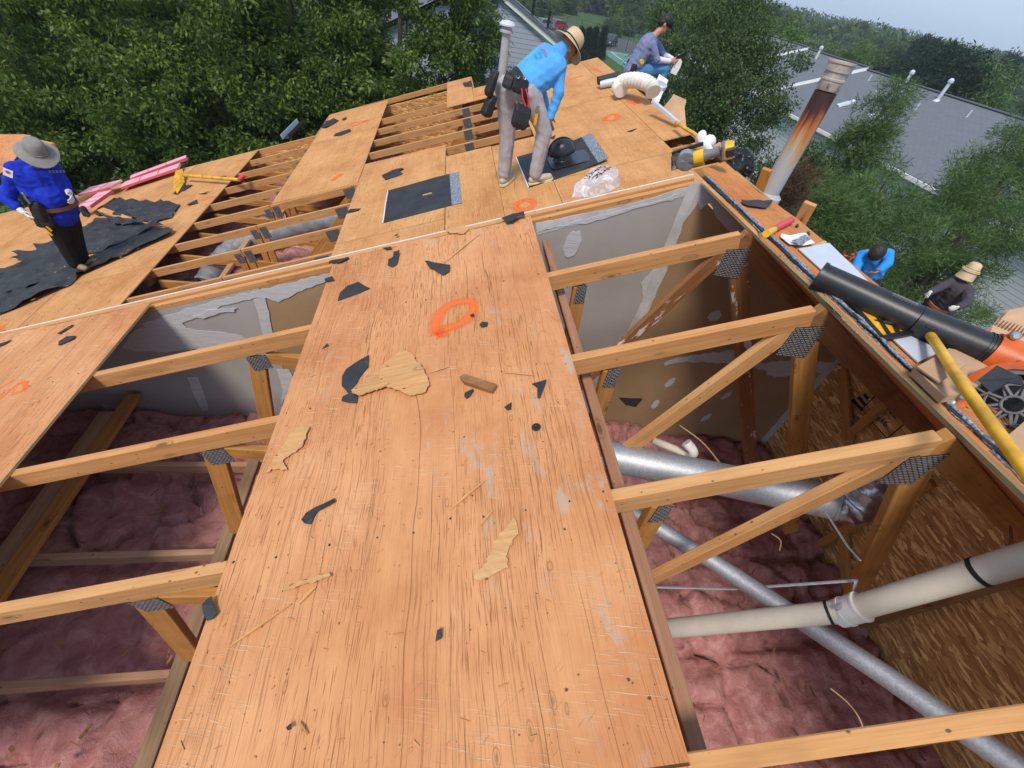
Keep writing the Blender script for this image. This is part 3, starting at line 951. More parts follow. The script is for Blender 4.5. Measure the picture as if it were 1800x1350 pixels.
# house bodies under the roofs
def house_body(name, x0, x1, y0, y1, z, label):
    t = thing(name, ((x0 + x1) / 2, (y0 + y1) / 2, -8.5), label, 'house')
    for a, b in (((x0, y0), (x1, y0)), ((x1, y0), (x1, y1)), ((x1, y1), (x0, y1)), ((x0, y1), (x0, y0))):
        A, B = V((*a, -8.5)), V((*b, -8.5)); d = (B - A).normalized(); nrm = V((d.y, -d.x, 0))
        MB().beam(A + V((0, 0, (z + 8.5) / 2)), B + V((0, 0, (z + 8.5) / 2)), .12, z + 8.5).build('wall', M['white_paint'], t)
    return t


far_h = house_body('roofless_house', -5.0, 4.9, .35, 6.5, -3.02, 'far town house being re-roofed, its walls hidden below the roof')
for u0_, u1_, v_ in ((-5.6, -2.0, 6.70), (-2.0, .94, 8.04), (.95, 3.3, 7.28)):
    a_, b_ = FP(u0_, v_, -.10), FP(u1_, v_, -.10)
    MB().prism([V((a_.x, v_, -3.4)), V((b_.x, v_, -3.4)), b_, a_], V((0, -.05, 0))).build('gable_wall', M['osb'], far_h)
for u_, v0_, v1_ in ((-2.03, 6.70, 8.04), (.94, 7.28, 8.04), (3.26, .3, 7.28)):
    a_, b_ = FP(u_, v0_, -.12), FP(u_, v1_, -.12)
    MB().prism([V((a_.x, v0_, -3.4)), V((a_.x, v1_, -3.4)), b_, a_], V((.05, 0, 0))).build('gable_wall', M['osb'], far_h)
house_body('roofless_house', -5.6, 4.2, -6.5, .14, -2.4, 'near town house being re-roofed, its walls hidden below the attic')

# ------------------------------------------------------------------ torn felt and wood splinters
def scrap(poly, fn, label, h=.003, th=.0025, curl=.026, mat='felt', name='felt_scrap', cat='felt scrap', grp='torn felt scraps on the plywood', seed=0, sub=.05, rag=None, rum=0.0):
    """a torn sheet: outline in roof coordinates, lying with slightly lifted edges"""
    r = random.Random(seed or len(label))
    pts = []
    n = len(poly)
    for i in range(n):
        a, b = V((*poly[i], 0)), V((*poly[(i + 1) % n], 0))
        m = max(1, int((b - a).length / sub))
        for k in range(m):
            p = a.lerp(b, k / m)
            if k: p += V((r.uniform(-1, 1), r.uniform(-1, 1), 0)) * (min(.006, sub * .13) if rag is None else rag)
            pts.append(p)
    area = sum(pts[i].x * pts[(i + 1) % len(pts)].y - pts[(i + 1) % len(pts)].x * pts[i].y for i in range(len(pts)))
    if area < 0: pts.reverse()
    c = sum(pts, V((0, 0, 0))) / len(pts)
    hs = [h + curl * max(0, noise.noise(V((p.x * 7, p.y * 7, seed * 3.1 + len(label))))) + r.random() * curl * .15 for p in pts]
    top = [fn(p.x, p.y, z + th) for p, z in zip(pts, hs)]
    bot = [fn(p.x, p.y, z) for p, z in zip(pts, hs)]
    m = MB()
    k = len(pts)
    ct, cb = fn(c.x, c.y, h + th + curl * .2), fn(c.x, c.y, h + curl * .2)
    bm = bmesh.new()
    tv = [bm.verts.new(p) for p in top]; bv = [bm.verts.new(p) for p in bot]
    bm.faces.new(tv); bm.faces.new(bv[::-1])
    for i in range(k):
        j = (i + 1) % k
        bm.faces.new((tv[i], bv[i], bv[j], tv[j]))
    bmesh.ops.triangulate(bm, faces=[f for f in bm.faces if len(f.verts) > 4])
    if rum:
        bmesh.ops.subdivide_edges(bm, edges=[e for e in bm.edges if e.calc_length() > .12], cuts=3, use_grid_fill=False)
        bmesh.ops.triangulate(bm, faces=bm.faces[:])
        bmesh.ops.subdivide_edges(bm, edges=[e for e in bm.edges if e.calc_length() > .10], cuts=1)
        bmesh.ops.triangulate(bm, faces=bm.faces[:])
        n_ = (fn(0, 0, 1) - fn(0, 0, 0))
        for v_ in bm.verts:
            q_ = v_.co * 3.2 + V((seed, 0, 0))
            v_.co += n_ * (rum * (max(0, .35 - abs(noise.noise(q_))) * 1.8 + .4 * max(0, noise.noise(q_ * 2.7))))
    bm.verts.ensure_lookup_table()
    m.add([v.co.copy() for v in bm.verts], [[v.index for v in f.verts] for f in bm.faces] if bm.verts.index_update() is None else [])
    bm.free()
    return m.build(name, M[mat], None, label, cat, grp)


FELT_N = [
    ([(-0.028,0.018),(0.098,0.009),(0.106,-0.017),(0.06,-0.048),(-0.021,-0.019)], 'felt scrap on the top left corner of the big plywood strip'),
    ([(0.307,0.032),(0.364,0.023),(0.375,-0.016),(0.339,-0.012)], 'small felt scrap stuck at the top edge of the big strip'),
    ([(0.392,-0.072),(0.431,-0.082),(0.426,-0.151),(0.423,-0.205),(0.395,-0.228),(0.366,-0.196),(0.363,-0.132),(0.393,-0.123)], 'upright felt scrap with a pale nick near the top of the big strip'),
    ([(0.592,-0.273),(0.614,-0.278),(0.733,-0.353),(0.729,-0.409),(0.695,-0.432),(0.666,-0.396),(0.616,-0.335)], 'folded felt scrap above the orange ring on the big strip'),
    ([(1.049,0.047),(1.189,0.056),(1.188,-0.013),(1.121,-0.005),(1.112,-0.049),(1.072,-0.041)], 'felt scrap across the timber plates at the top right of the big strip'),
    ([(-0.015,-0.184),(0.03,-0.179),(0.056,-0.232),(0.003,-0.231)], 'felt scrap poking over the upper left edge of the big strip'),
    ([(0.115,-0.45),(0.116,-0.38),(0.156,-0.34),(0.21,-0.311),(0.287,-0.396),(0.237,-0.419),(0.189,-0.407),(0.152,-0.417)], 'curled wing-shaped felt scrap at the upper left of the big strip'),
    ([(0.108,-0.836),(0.131,-0.806),(0.137,-0.822)], 'tiny triangular felt scrap near the left edge of the big strip'),
    ([(0.355,-0.953),(0.363,-1.036),(0.308,-1.146),(0.341,-1.198),(0.343,-1.24),(0.274,-1.212),(0.273,-1.185),(0.296,-1.175),(0.258,-1.121),(0.25,-1.062),(0.261,-1.018)], 'large felt scrap under the torn plywood flake'),
    ([(0.785,-1.322),(0.789,-1.304),(0.82,-1.292),(0.823,-1.303),(0.807,-1.328),(0.792,-1.337)], 'felt scrap touching the small reddish wood block'),
    ([(1.047,-1.329),(1.105,-1.326),(1.094,-1.352),(1.067,-1.412),(1.058,-1.405),(1.065,-1.354)], 'claw-shaped felt scrap by the right edge of the big strip'),
    ([(0.933,-1.414),(0.962,-1.401),(0.957,-1.434),(0.941,-1.432)], 'small triangular felt scrap in the middle of the big strip'),
    ([(0.865,-0.905),(0.879,-0.892),(0.905,-0.904),(0.899,-0.93),(0.873,-0.928)], 'small felt scrap below right of the orange ring'),
    ([(0.824,-0.828),(0.843,-0.824),(0.846,-0.84),(0.833,-0.841)], 'tiny felt crumb at the right of the orange ring'),
    ([(0.227,-1.721),(0.239,-1.7),(0.268,-1.685),(0.298,-1.676),(0.332,-1.666),(0.338,-1.68),(0.303,-1.694),(0.279,-1.701),(0.27,-1.722),(0.265,-1.743),(0.243,-1.738)], 'bent felt scrap in the lower left of the big strip'),
    ([(-0.014,-1.948),(-0.005,-1.934),(0.008,-1.928),(0.021,-1.954),(0.039,-1.977),(0.027,-1.99),(0.014,-1.993),(-0.004,-1.973)], 'felt scrap hanging on the left edge of the big strip above the nearest truss'),
    ([(0.692,-2.143),(0.697,-2.118),(0.709,-2.117),(0.708,-2.139)], 'small felt scrap alone in the lower middle of the big strip'),
    ([(0.331,-2.272),(0.341,-2.266),(0.348,-2.277),(0.337,-2.278)], 'felt crumb beside a pale splinter at the bottom of the big strip'),
    ([(-1.669,-0.215),(-1.642,-0.177),(-1.566,-0.201),(-1.559,-0.231),(-1.629,-0.265),(-1.641,-0.261)], 'larger felt scrap on the left plywood sheet'),
    ([(-1.744,-0.12),(-1.689,-0.053),(-1.672,-0.059),(-1.682,-0.086),(-1.718,-0.133)], 'narrow felt scrap at the upper edge of the left plywood sheet'),
    ([(-2.19,-0.089),(-2.088,-0.067),(-2.108,-0.105),(-2.16,-0.127)], 'felt scrap at the left photo edge beside the party wall'),
]
for i, (p, l) in enumerate(FELT_N): scrap(p, NP, l, .002 if i != 4 else .012, seed=i + 1, sub=.03)
MB().lathe(NP(*(1.035,-1.533), .003), upn, [(.0, .004), (.006, .006), (.007, .003), (.016, .003), (.016, 0), (0, 0)], 14).build('nail_cap', [M['black_plastic']], None, 'round black nail cap right of the middle of the big strip', 'nail cap')
FELT_F = [
    ([(-2.057,7.182),(-2.028,7.526),(-1.873,7.64),(-1.721,7.373),(-1.811,7.169),(-1.927,7.037)], 'curled felt scrap near the gutter end on the far roof'),
    ([(-1.673,7.428),(-1.6,7.512),(-1.554,7.332),(-1.636,7.304)], 'small felt scrap right of the curled one at the tree side'),
    ([(-1.641,6.363),(-1.621,6.469),(-1.37,6.566),(-1.316,6.401),(-1.481,6.285)], 'long felt scrap below the faint orange mark at the tree side'),
    ([(-0.461,3.831),(-0.376,3.881),(-0.166,3.908),(-0.151,3.846),(-0.208,3.804),(-0.15,3.693),(-0.216,3.658),(-0.388,3.614)], 'jagged felt scrap above the square felt without a vent'),
    ([(-0.795,2.822),(-0.757,2.92),(-0.614,2.874),(-0.642,2.822)], 'felt scrap left of the square felt without a vent'),
    ([(0.766,7.914),(0.939,7.855),(0.951,7.432),(0.787,7.575)], 'felt scrap at the corner of the far roof by the spruce'),
    ([(-0.108,1.92),(-0.054,1.919),(-0.066,1.875)], 'tiny felt crumb below the square felt without a vent'),
    ([(-4.19,5.301),(-4.069,5.591),(-3.934,5.481),(-4.005,5.293)], 'felt scrap under the blade of the roof shovel'),
    ([(-3.606,4.947),(-3.412,4.931),(-3.461,4.855)], 'thin felt scrap below the handle of the roof shovel'),
    ([(-3.63,4.58),(-3.525,4.695),(-3.428,4.501),(-3.581,4.498)], 'felt scrap at the corner of the upper torn felt'),
    ([(-3.594,5.656),(-3.352,5.546),(-3.381,5.474)], 'felt scrap just above the handle of the roof shovel'),
    ([(2.736,3.32),(2.868,3.332),(2.78,3.271)], 'thin felt scrap right of the ringed mark beyond the vent hood'),
    ([(1.841,3.719),(1.926,3.773),(1.872,3.636)], 'felt scrap behind the right shin of the bending roofer'),
]
for i, (p, l) in enumerate(FELT_F): scrap(p, FP, l, .003, seed=40 + i, curl=.035, sub=.07)
big = dict(name='roofing_felt', cat='roofing felt', grp='large torn roofing felt', sub=.08, curl=.03, rum=.075)
scrap([(-5.468,5.715),(-3.755,4.613),(-3.673,4.125),(-3.944,4.097),(-5.053,4.846),(-5.438,5.074),(-5.542,5.334),(-5.402,5.378)], FP, 'upper torn piece of black roofing felt behind the royal blue roofer', .012, seed=61, **big)
scrap([(-5.172,4.869),(-3.965,4.075),(-3.626,3.834),(-3.788,3.819),(-4.017,3.674),(-4.311,3.426),(-4.692,3.509),(-5.568,4.21),(-5.434,4.699)], FP, 'middle creased piece of black roofing felt right of the royal blue roofer', .006, seed=62, **big)
scrap([(-3.344,3.559),(-3.593,3.765),(-3.97,3.588),(-4.263,3.345),(-4.584,3.07),(-4.981,2.823),(-5.352,2.651),(-4.987,2.197),(-4.594,2.387),(-4.273,2.598),(-4.268,2.8),(-3.875,3.076),(-3.341,3.428)], FP, 'long lower strip of black roofing felt along the yellowish plywood', .010, seed=63, **big)
scrap([(-6.204,3.671),(-5.731,3.735),(-6.195,4.028),(-5.629,3.748),(-6.342,4.283),(-5.831,4.137),(-5.985,4.326),(-5.65,4.428),(-4.58,3.428),(-4.584,3.07),(-4.832,2.812),(-5.392,2.666)], FP, 'left jagged piece of black roofing felt under the royal blue roofer', .004, seed=64, **big)
scrap([(-5.083,4.807),(-3.996,4.074),(-4.398,4.14),(-4.698,4.38)], FP, 'greyer folded flap of felt on the middle creased piece', .03, seed=65, **big)

M['flake'] = lumber('torn_veneer', (.47, .24, .095), (.62, .365, .165), .15)
wd = dict(mat='flake', name='wood_splinter', cat='wood splinter', grp='wood splinters on the big strip', curl=.022, th=.004, sub=.009, rag=.0045)
for i, (p, l) in enumerate([
    ([(0.418,-1.064),(0.517,-0.971),(0.564,-1.023),(0.624,-1.146),(0.647,-1.229),(0.625,-1.264),(0.566,-1.264),(0.546,-1.248),(0.47,-1.196),(0.436,-1.149)], 'large torn plywood flake with a ragged lower edge on the big strip'),
    ([(0.311,-1.169),(0.376,-1.098),(0.418,-1.064),(0.476,-1.182),(0.461,-1.194),(0.406,-1.2),(0.355,-1.212),(0.318,-1.187)], 'smaller torn plywood flake lying over the large felt scrap'),
    ([(0.039,-1.503),(0.055,-1.432),(0.099,-1.312),(0.165,-1.323),(0.156,-1.412),(0.092,-1.458),(0.121,-1.509),(0.058,-1.491)], 'torn plywood flake at the left edge of the big strip'),
    ([(0.797,-2.006),(0.822,-1.98),(0.868,-1.907),(0.925,-1.847),(0.932,-1.893),(0.889,-1.96),(0.894,-1.992),(0.853,-2.001),(0.82,-2.013)], 'pale splintered flake in the lower right of the big strip'),
    ([(0.238,-1.949),(0.238,-1.938),(0.368,-1.919),(0.373,-1.928),(0.314,-1.94)], 'flat pale sliver in the lower left of the big strip'),
    ([(0.706,0.064),(0.801,0.093),(0.85,0.02),(0.814,-0.034),(0.737,0.009)], 'reddish flake over the timber plates at the top of the big strip'),
]):
    scrap(p, NP, l, .004 + .004 * (i == 0), seed=80 + i, **wd)
m = MB().prism([NP(*p, .022) for p in [(0.772,-1.227),(0.791,-1.216),(0.916,-1.308),(0.895,-1.337),(0.786,-1.257)][::-1]], upn * .02)
m.build('wood_block', M['web_dark'], None, 'small reddish wood block with an old painted face on the big strip', 'wood block', bevel=.001)
STK = [([(0.945,-1.238),(1.063,-1.288)], 'pale stick pointing at the nail ring on the big strip'), ([(0.636,-1.152),(0.725,-1.142)], 'short stick right of the large plywood flake'),
       ([(0.725,-1.786),(0.847,-1.704)], 'long diagonal stick in the middle of the big strip'), ([(0.106,-2.071),(0.262,-1.986)], 'long thin stick in the lower left of the big strip'),
       ([(0.286,-1.99),(0.328,-1.95)], 'short crossed stick under the flat pale sliver'), ([(0.357,-2.264),(0.385,-2.292)], 'stubby pale splinter at the bottom of the big strip'),
       ([(0.694,-0.311),(0.911,-0.071)], 'long thin stick above the orange ring on the big strip'), ([(0.817,-1.862),(0.932,-1.782)][:0] or [(0.821,-1.854),(0.863,-1.813)], 'thin stick beside the pale splintered flake')]
for i, (p, l) in enumerate(STK):
    a, b = NP(*p[0], .006), NP(*p[1], .007)
    mid = a.lerp(b, .5) + upn * .003
    MB().tube([a, mid, b], [.0015, .0045, .002], 5, flat=.6).build('wood_splinter', M['chord'], None, l, 'wood splinter', 'wood splinters on the big strip')
# countless chips and crumbs
m = MB(); r = random.Random(5)
for k in range(150):
    u, v = r.uniform(.03, 1.2), -abs(r.gauss(0, 1.0)) % 2.4
    v = -v
    a = r.uniform(0, 6.28); L = r.uniform(.003, .018) * (1 if r.random() < .8 else 1.8)
    d = V((math.cos(a) * L / 2, math.sin(a) * L / 2))
    m.beam(NP(u - d.x, v - d.y, .002), NP(u + d.x, v + d.y, .002 + r.random() * .003), r.uniform(.001, .0035), .0015, upn)
for k in range(70):
    u, v = r.uniform(-2.4, -1.25), r.uniform(-2.3, -.05)
    a = r.uniform(0, 6.28); L = r.uniform(.006, .03)
    d = V((math.cos(a) * L / 2, math.sin(a) * L / 2))
    m.beam(NP(u - d.x, v - d.y, .002), NP(u + d.x, v + d.y, .003), r.uniform(.001, .003), .0015, upn)
m.build('wood_chips', M['chord'], None, 'small wood chips scattered over the near plywood', 'debris', None, 'stuff')
m = MB(); r = random.Random(77)
def nail_rows(u0, u1, fn, vs_):
    for v_ in vs_:
        u = u0 + .03
        while u < u1 - .02:
            c_ = (u + r.uniform(-.012, .012), v_ + r.uniform(-.014, .014)); rr_ = r.uniform(.0028, .0048)
            m.add([fn(c_[0] + rr_ * math.cos(a_) * r.uniform(.8, 1.2), c_[1] + rr_ * math.sin(a_) * r.uniform(.8, 1.2), .0012) for a_ in [math.pi / 3.5 * q_ for q_ in range(7)]], [tuple(range(7))])
            u += r.uniform(.10, .19)
tv_ = [VD - .02 - .61 * k for k in range(5)]
nail_rows(0, 1.22, NP, tv_ + [-.03]); nail_rows(-2.46, -1.24, NP, tv_ + [-.03]); nail_rows(.02, .40, lambda s_, v_, h_: RP(s_, v_, h_ + .013), tv_ + [.1, -.3])
m.build('nail_heads', M['black_plastic'], None, 'rows of dark nail heads and holes over the trusses in the near plywood', 'nails', None, 'stuff')
m = MB(); r = random.Random(6)
for k in range(260):
    u, v = r.uniform(-4.9, -3.3), r.uniform(.6, 4.6)
    L = r.uniform(.01, .05); a = r.uniform(0, 6.28)
    d = V((math.cos(a) * L / 2, math.sin(a) * L / 2))
    m.beam(FP(u - d.x, v - d.y, .03), FP(u + d.x, v + d.y, .034), r.uniform(.004, .012), .003, up)
m.build('wood_chips', M['chord'], None, 'small wood chips scattered over the torn black felt', 'debris', None, 'stuff')


# ------------------------------------------------------------------ spray paint
def spray(name='spray_paint'):
    g = G(name); uv = g.uv(False)
    sx = g.n('SeparateXYZ', {0: uv}).outputs
    edge = g.math('SUBTRACT', 1.0, g.math('ABSOLUTE', g.math('SUBTRACT', g.math('MULTIPLY', sx[1], 2.0), 1.0)))
    nz = g.noise(g.n('TexCoord').outputs['Object'], 90, 3, .7)
    a = g.step(g.math('ADD', g.math('MULTIPLY', edge, 1.0), g.math('MULTIPLY', nz, .9)), .45, 1.45)
    tr = g.n('BsdfTransparent'); mx = g.n('MixShader', {0: g.math('MULTIPLY', a, .80)})
    g.done((.88, .17, .035, 1), .8)
    g.t.links.new(tr.outputs[0], mx.inputs[1]); g.t.links.new(g.b.outputs[0], mx.inputs[2]); g.t.links.new(mx.outputs[0], g.out.inputs[0])
    return g.m


M['spray'] = spray()


def stroke(pts, fn, w, label, closed=False, h=.0012, n=10, **k):
    P2 = [V((*p, 0)) for p in pts]
    path = smooth_path(P2 + ([P2[0]] if closed else []), n) if len(P2) > 2 else [P2[0].lerp(P2[1], i / 8) for i in range(9)]
    m = MB(); vs = []; fs_ = []; uvs = []
    for i, p in enumerate(path):
        t = (path[min(i + 1, len(path) - 1)] - path[max(i - 1, 0)]).normalized(); s = V((-t.y, t.x, 0))
        ww = w * (1 + .25 * noise.noise(p * 7))
        vs += [fn(*(p + s * ww)[:2], h), fn(*(p - s * ww)[:2], h)]
    for i in range(len(path) - 1):
        fs_.append((2 * i + 1, 2 * i + 3, 2 * i + 2, 2 * i)); uvs.append([(i, 1), (i + 1, 1), (i + 1, 0), (i, 0)])
    m.add(vs, fs_, uvs)
    return m


def mark(ms, label, name='paint_mark'):
    m = MB()
    for q in ms: m.add(q.v, q.f, q.uv)
    return m.build(name, M['spray'], None, label, 'paint mark', 'orange spray paint marks')


mark([stroke([(0.662,-0.912),(0.665,-0.796),(0.711,-0.713),(0.788,-0.694),(0.843,-0.728),(0.823,-0.824),(0.768,-0.865),(0.698,-0.884)], NP, .042, '', True), stroke([(0.662,-0.92),(0.725,-0.917)], NP, .03, '')], 'orange sprayed ring on the big plywood strip')
mark([stroke([(-1.71,-0.676),(-1.69,-0.599),(-1.654,-0.558),(-1.589,-0.627),(-1.65,-0.651)], NP, .02, ''), stroke([(-1.785,-0.581),(-1.741,-0.512)], NP, .014, '')], 'orange mark on the left plywood sheet')
mark([stroke([(0.078,-0.14),(0.344,-0.033)], RP, .022, ''), stroke([(0.242,0.002),(0.167,-0.199)], RP, .02, '')], 'orange sprayed cross on the ridge strip')
mk = [([(1.189,2.01),(1.29,2.096),(1.382,2.005),(1.35,1.898),(1.234,1.878)], True, .06, 'orange sprayed ring by the timber plates right of the square felt'), ([(2.598,3.951),(2.744,4.069),(2.795,3.945),(2.7,3.816)], True, .05, 'faint orange ring beyond the vent hood'),
      ([(2.589,6.281),(2.84,6.31)], False, .05, 'faint orange stroke beyond the worker, right of his arm'), ([(3.065,6.647),(3.145,6.235)], False, .05, 'faint orange stroke near the far ridge corner'),
      ([(3.048,4.461),(3.146,4.253),(3.192,4.513)], False, .05, 'orange stroke by the cream flexible duct'), ([(-1.432,6.941),(-1.091,6.882),(-1.343,6.731)], False, .06, 'faint orange scribble at the tree side'),
      ([(-1.231,4.099),(-1.121,4.287)], False, .07, 'orange cross between the two groups of open bays'), ([(0.961,6.679),(1.141,6.709)], False, .06, 'orange stroke left of the bending roofer'),
      ([(-4.83,5.429),(-4.556,5.062)], False, .07, 'orange stroke beside the pink foam'), ([(-3.416,4.624),(-3.253,4.682)], False, .06, 'orange stroke near the top corner of the torn felt'),
      ([(-3.481,6.339),(-3.308,6.313)], False, .06, 'orange stroke at the far edge above the roof shovel'), ([(-3.708,1.729),(-3.587,1.737)], False, .05, 'orange smear on yellowish plywood just beyond the party wall'), ([(-4.567,1.749),(-4.704,1.974)], False, .06, 'orange smear at the left photo edge beyond the party wall')]
for p, c, w, l in mk: mark([stroke(p, FP, w, '', c, .0015)], l)

# ------------------------------------------------------------------ people
def caps(m, p, q, r1, r2=None, n=10):
    """tapered limb with round ends"""
    p, q = V(p), V(q); r2 = r1 if r2 is None else r2
    d = (q - p).normalized()
    prof, path = [], []
    for k in range(5):
        a = math.pi / 2 * k / 4
        path.append(p - d * math.cos(a) * r1); prof.append(max(math.sin(a) * r1, .0008))
    for k in range(5):
        a = math.pi / 2 * k / 4
        path.append(q + d * math.sin(a) * r2); prof.append(max(math.cos(a) * r2, .0008))
    m.tube(path, prof, n, caps=True)


def fuse(name, m, mat, parent, vox=.011, smooth=5, wr=0.0, ws=14.0, **k):
    """one continuous surface grown over the limbs of m"""
    o = m.build('tmp', mat, None, loc=(0, 0, 0))
    r = o.modifiers.new('r', 'REMESH'); r.mode = 'VOXEL'; r.voxel_size = vox; r.use_smooth_shade = True
    s = o.modifiers.new('s', 'SMOOTH'); s.iterations = smooth; s.factor = .5
    me = mesh_from(o)
    bpy.data.objects.remove(o)
    n = len(me.vertices)
    co = np.empty(n * 3, dtype=np.float32); me.vertices.foreach_get('co', co); co = co.reshape(-1, 3)
    if wr:
        no = np.empty(n * 3, dtype=np.float32); me.vertices.foreach_get('normal', no); no = no.reshape(-1, 3)
        w = np.array([.55 - 1.9 * abs(noise.noise(V((p[0] * ws * .75 + p[2] * ws * .5, p[1] * ws * .75 - p[2] * ws * .35, p[2] * ws * 1.15)))) + .35 * noise.noise(V((p[0] * ws * 2.3, p[1] * ws * 2.3, p[2] * ws * 2.9))) for p in co])
        co = co + no * (w * wr)[:, None]
    o0 = origin_of(parent) if parent else V((0, 0, 0))
    co = (co - np.array(o0)).astype(np.float32)
    me.vertices.foreach_set('co', co.reshape(-1)); me.update()
    me.name = name
    me.materials.clear(); me.materials.append(mat)
    me.polygons.foreach_set('use_smooth', [True] * len(me.polygons))
    return tag(link(name, me, parent), **k)


def cloth(name, c, var=.1, rough=.85):
    g = G(name); p = g.pos()
    n = g.noise(p, 9, 4, .6)
    col = g.mix(g.step(n, .35, .65), tuple(x * (1 - var) for x in c) + (1,), tuple(min(1, x * (1 + var)) for x in c) + (1,))
    return g.done(col, rough, g.noise(p, 60, 4, .7), .25, .006, spec=.2)


M['skin'] = simple('skin', (.50, .25, .16), .5, 0, .08, 20)
M['skin_dark'] = simple('tanned_skin', (.36, .17, .10), .5, 0, .08, 20)
M['hair'] = simple('dark_hair', (.018, .013, .010), .6, 0, .4, 60, .5, 90)
M['glove'] = cloth('white_work_glove', (.66, .65, .63))
M['belt_black'] = simple('black_nylon', (.014, .014, .016), .6, 0, .3, 20, .3, 50)


def lookat(d, up=(0, 0, 1)):
    d = V(d).normalized(); s = d.cross(V(up)).normalized(); u = s.cross(d)
    return d, s, u                       # forward, right, up


def hand(m, w, d, pn, side, curl=.5, sc=1.0):
    """palm, four fingers and a thumb; pn = palm normal, side = +1/-1 the thumb side"""
    w, d, pn = V(w), V(d).normalized(), V(pn)
    s = d.cross(pn).normalized() * side; pn = s.cross(d).normalized() * side
    for k in (-1, 0, 1): caps(m, w + s * (k * .012 * sc), w + d * .085 * sc + s * (k * .024 * sc), .015 * sc, .014 * sc, 8)
    for k, L in zip((-1.5, -.5, .5, 1.5), (.058, .074, .080, .070)):
        b = w + d * .085 * sc + s * (k * .0205 * sc)
        d1 = (d * math.cos(curl) + pn * math.sin(curl)); d2 = (d * math.cos(curl * 2.1) + pn * math.sin(curl * 2.1))
        a = b + d1 * L * .5 * sc
        caps(m, b, a, .0095 * sc, .009 * sc, 7); caps(m, a, a + d2 * L * .55 * sc, .009 * sc, .0075 * sc, 7)
    b = w + d * .03 * sc + s * .03 * sc
    t1 = b + (s * .8 + d * .7 + pn * .3).normalized() * .038 * sc
    caps(m, b, t1, .0125 * sc, .011 * sc, 7); caps(m, t1, t1 + (d + pn * .5 + s * .1).normalized() * .032 * sc, .0105 * sc, .009 * sc, 7)


def head(m, c, f, u, k=1.0):
    """head with jaw, nose and ears, f = face direction, u = up of the skull"""
    f, s, u = lookat(f, u); c = V(c)
    R = Matrix((s, f, u)).transposed()
    m.ell(c + u * .02 * k, (.076 * k, .095 * k, .098 * k), R, 16, 12)
    m.ell(c + f * .022 * k - u * .055 * k, (.056 * k, .066 * k, .062 * k), R, 14, 10)
    caps(m, c + f * .086 * k + u * .012 * k, c + f * .104 * k - u * .018 * k, .010 * k, .014 * k, 7)
    m.ell(c + f * .072 * k - u * .052 * k, (.026 * k, .020 * k, .010 * k), R, 8, 6)
    caps(m, c + f * .080 * k + u * .028 * k - s * .034 * k, c + f * .080 * k + u * .028 * k + s * .034 * k, .010 * k, .010 * k, 7)
    for e in (-1, 1): m.ell(c + s * (.078 * k * e) - f * .008 * k - u * .008 * k, (.010 * k, .020 * k, .032 * k), R, 8, 6)
    return f, s, u


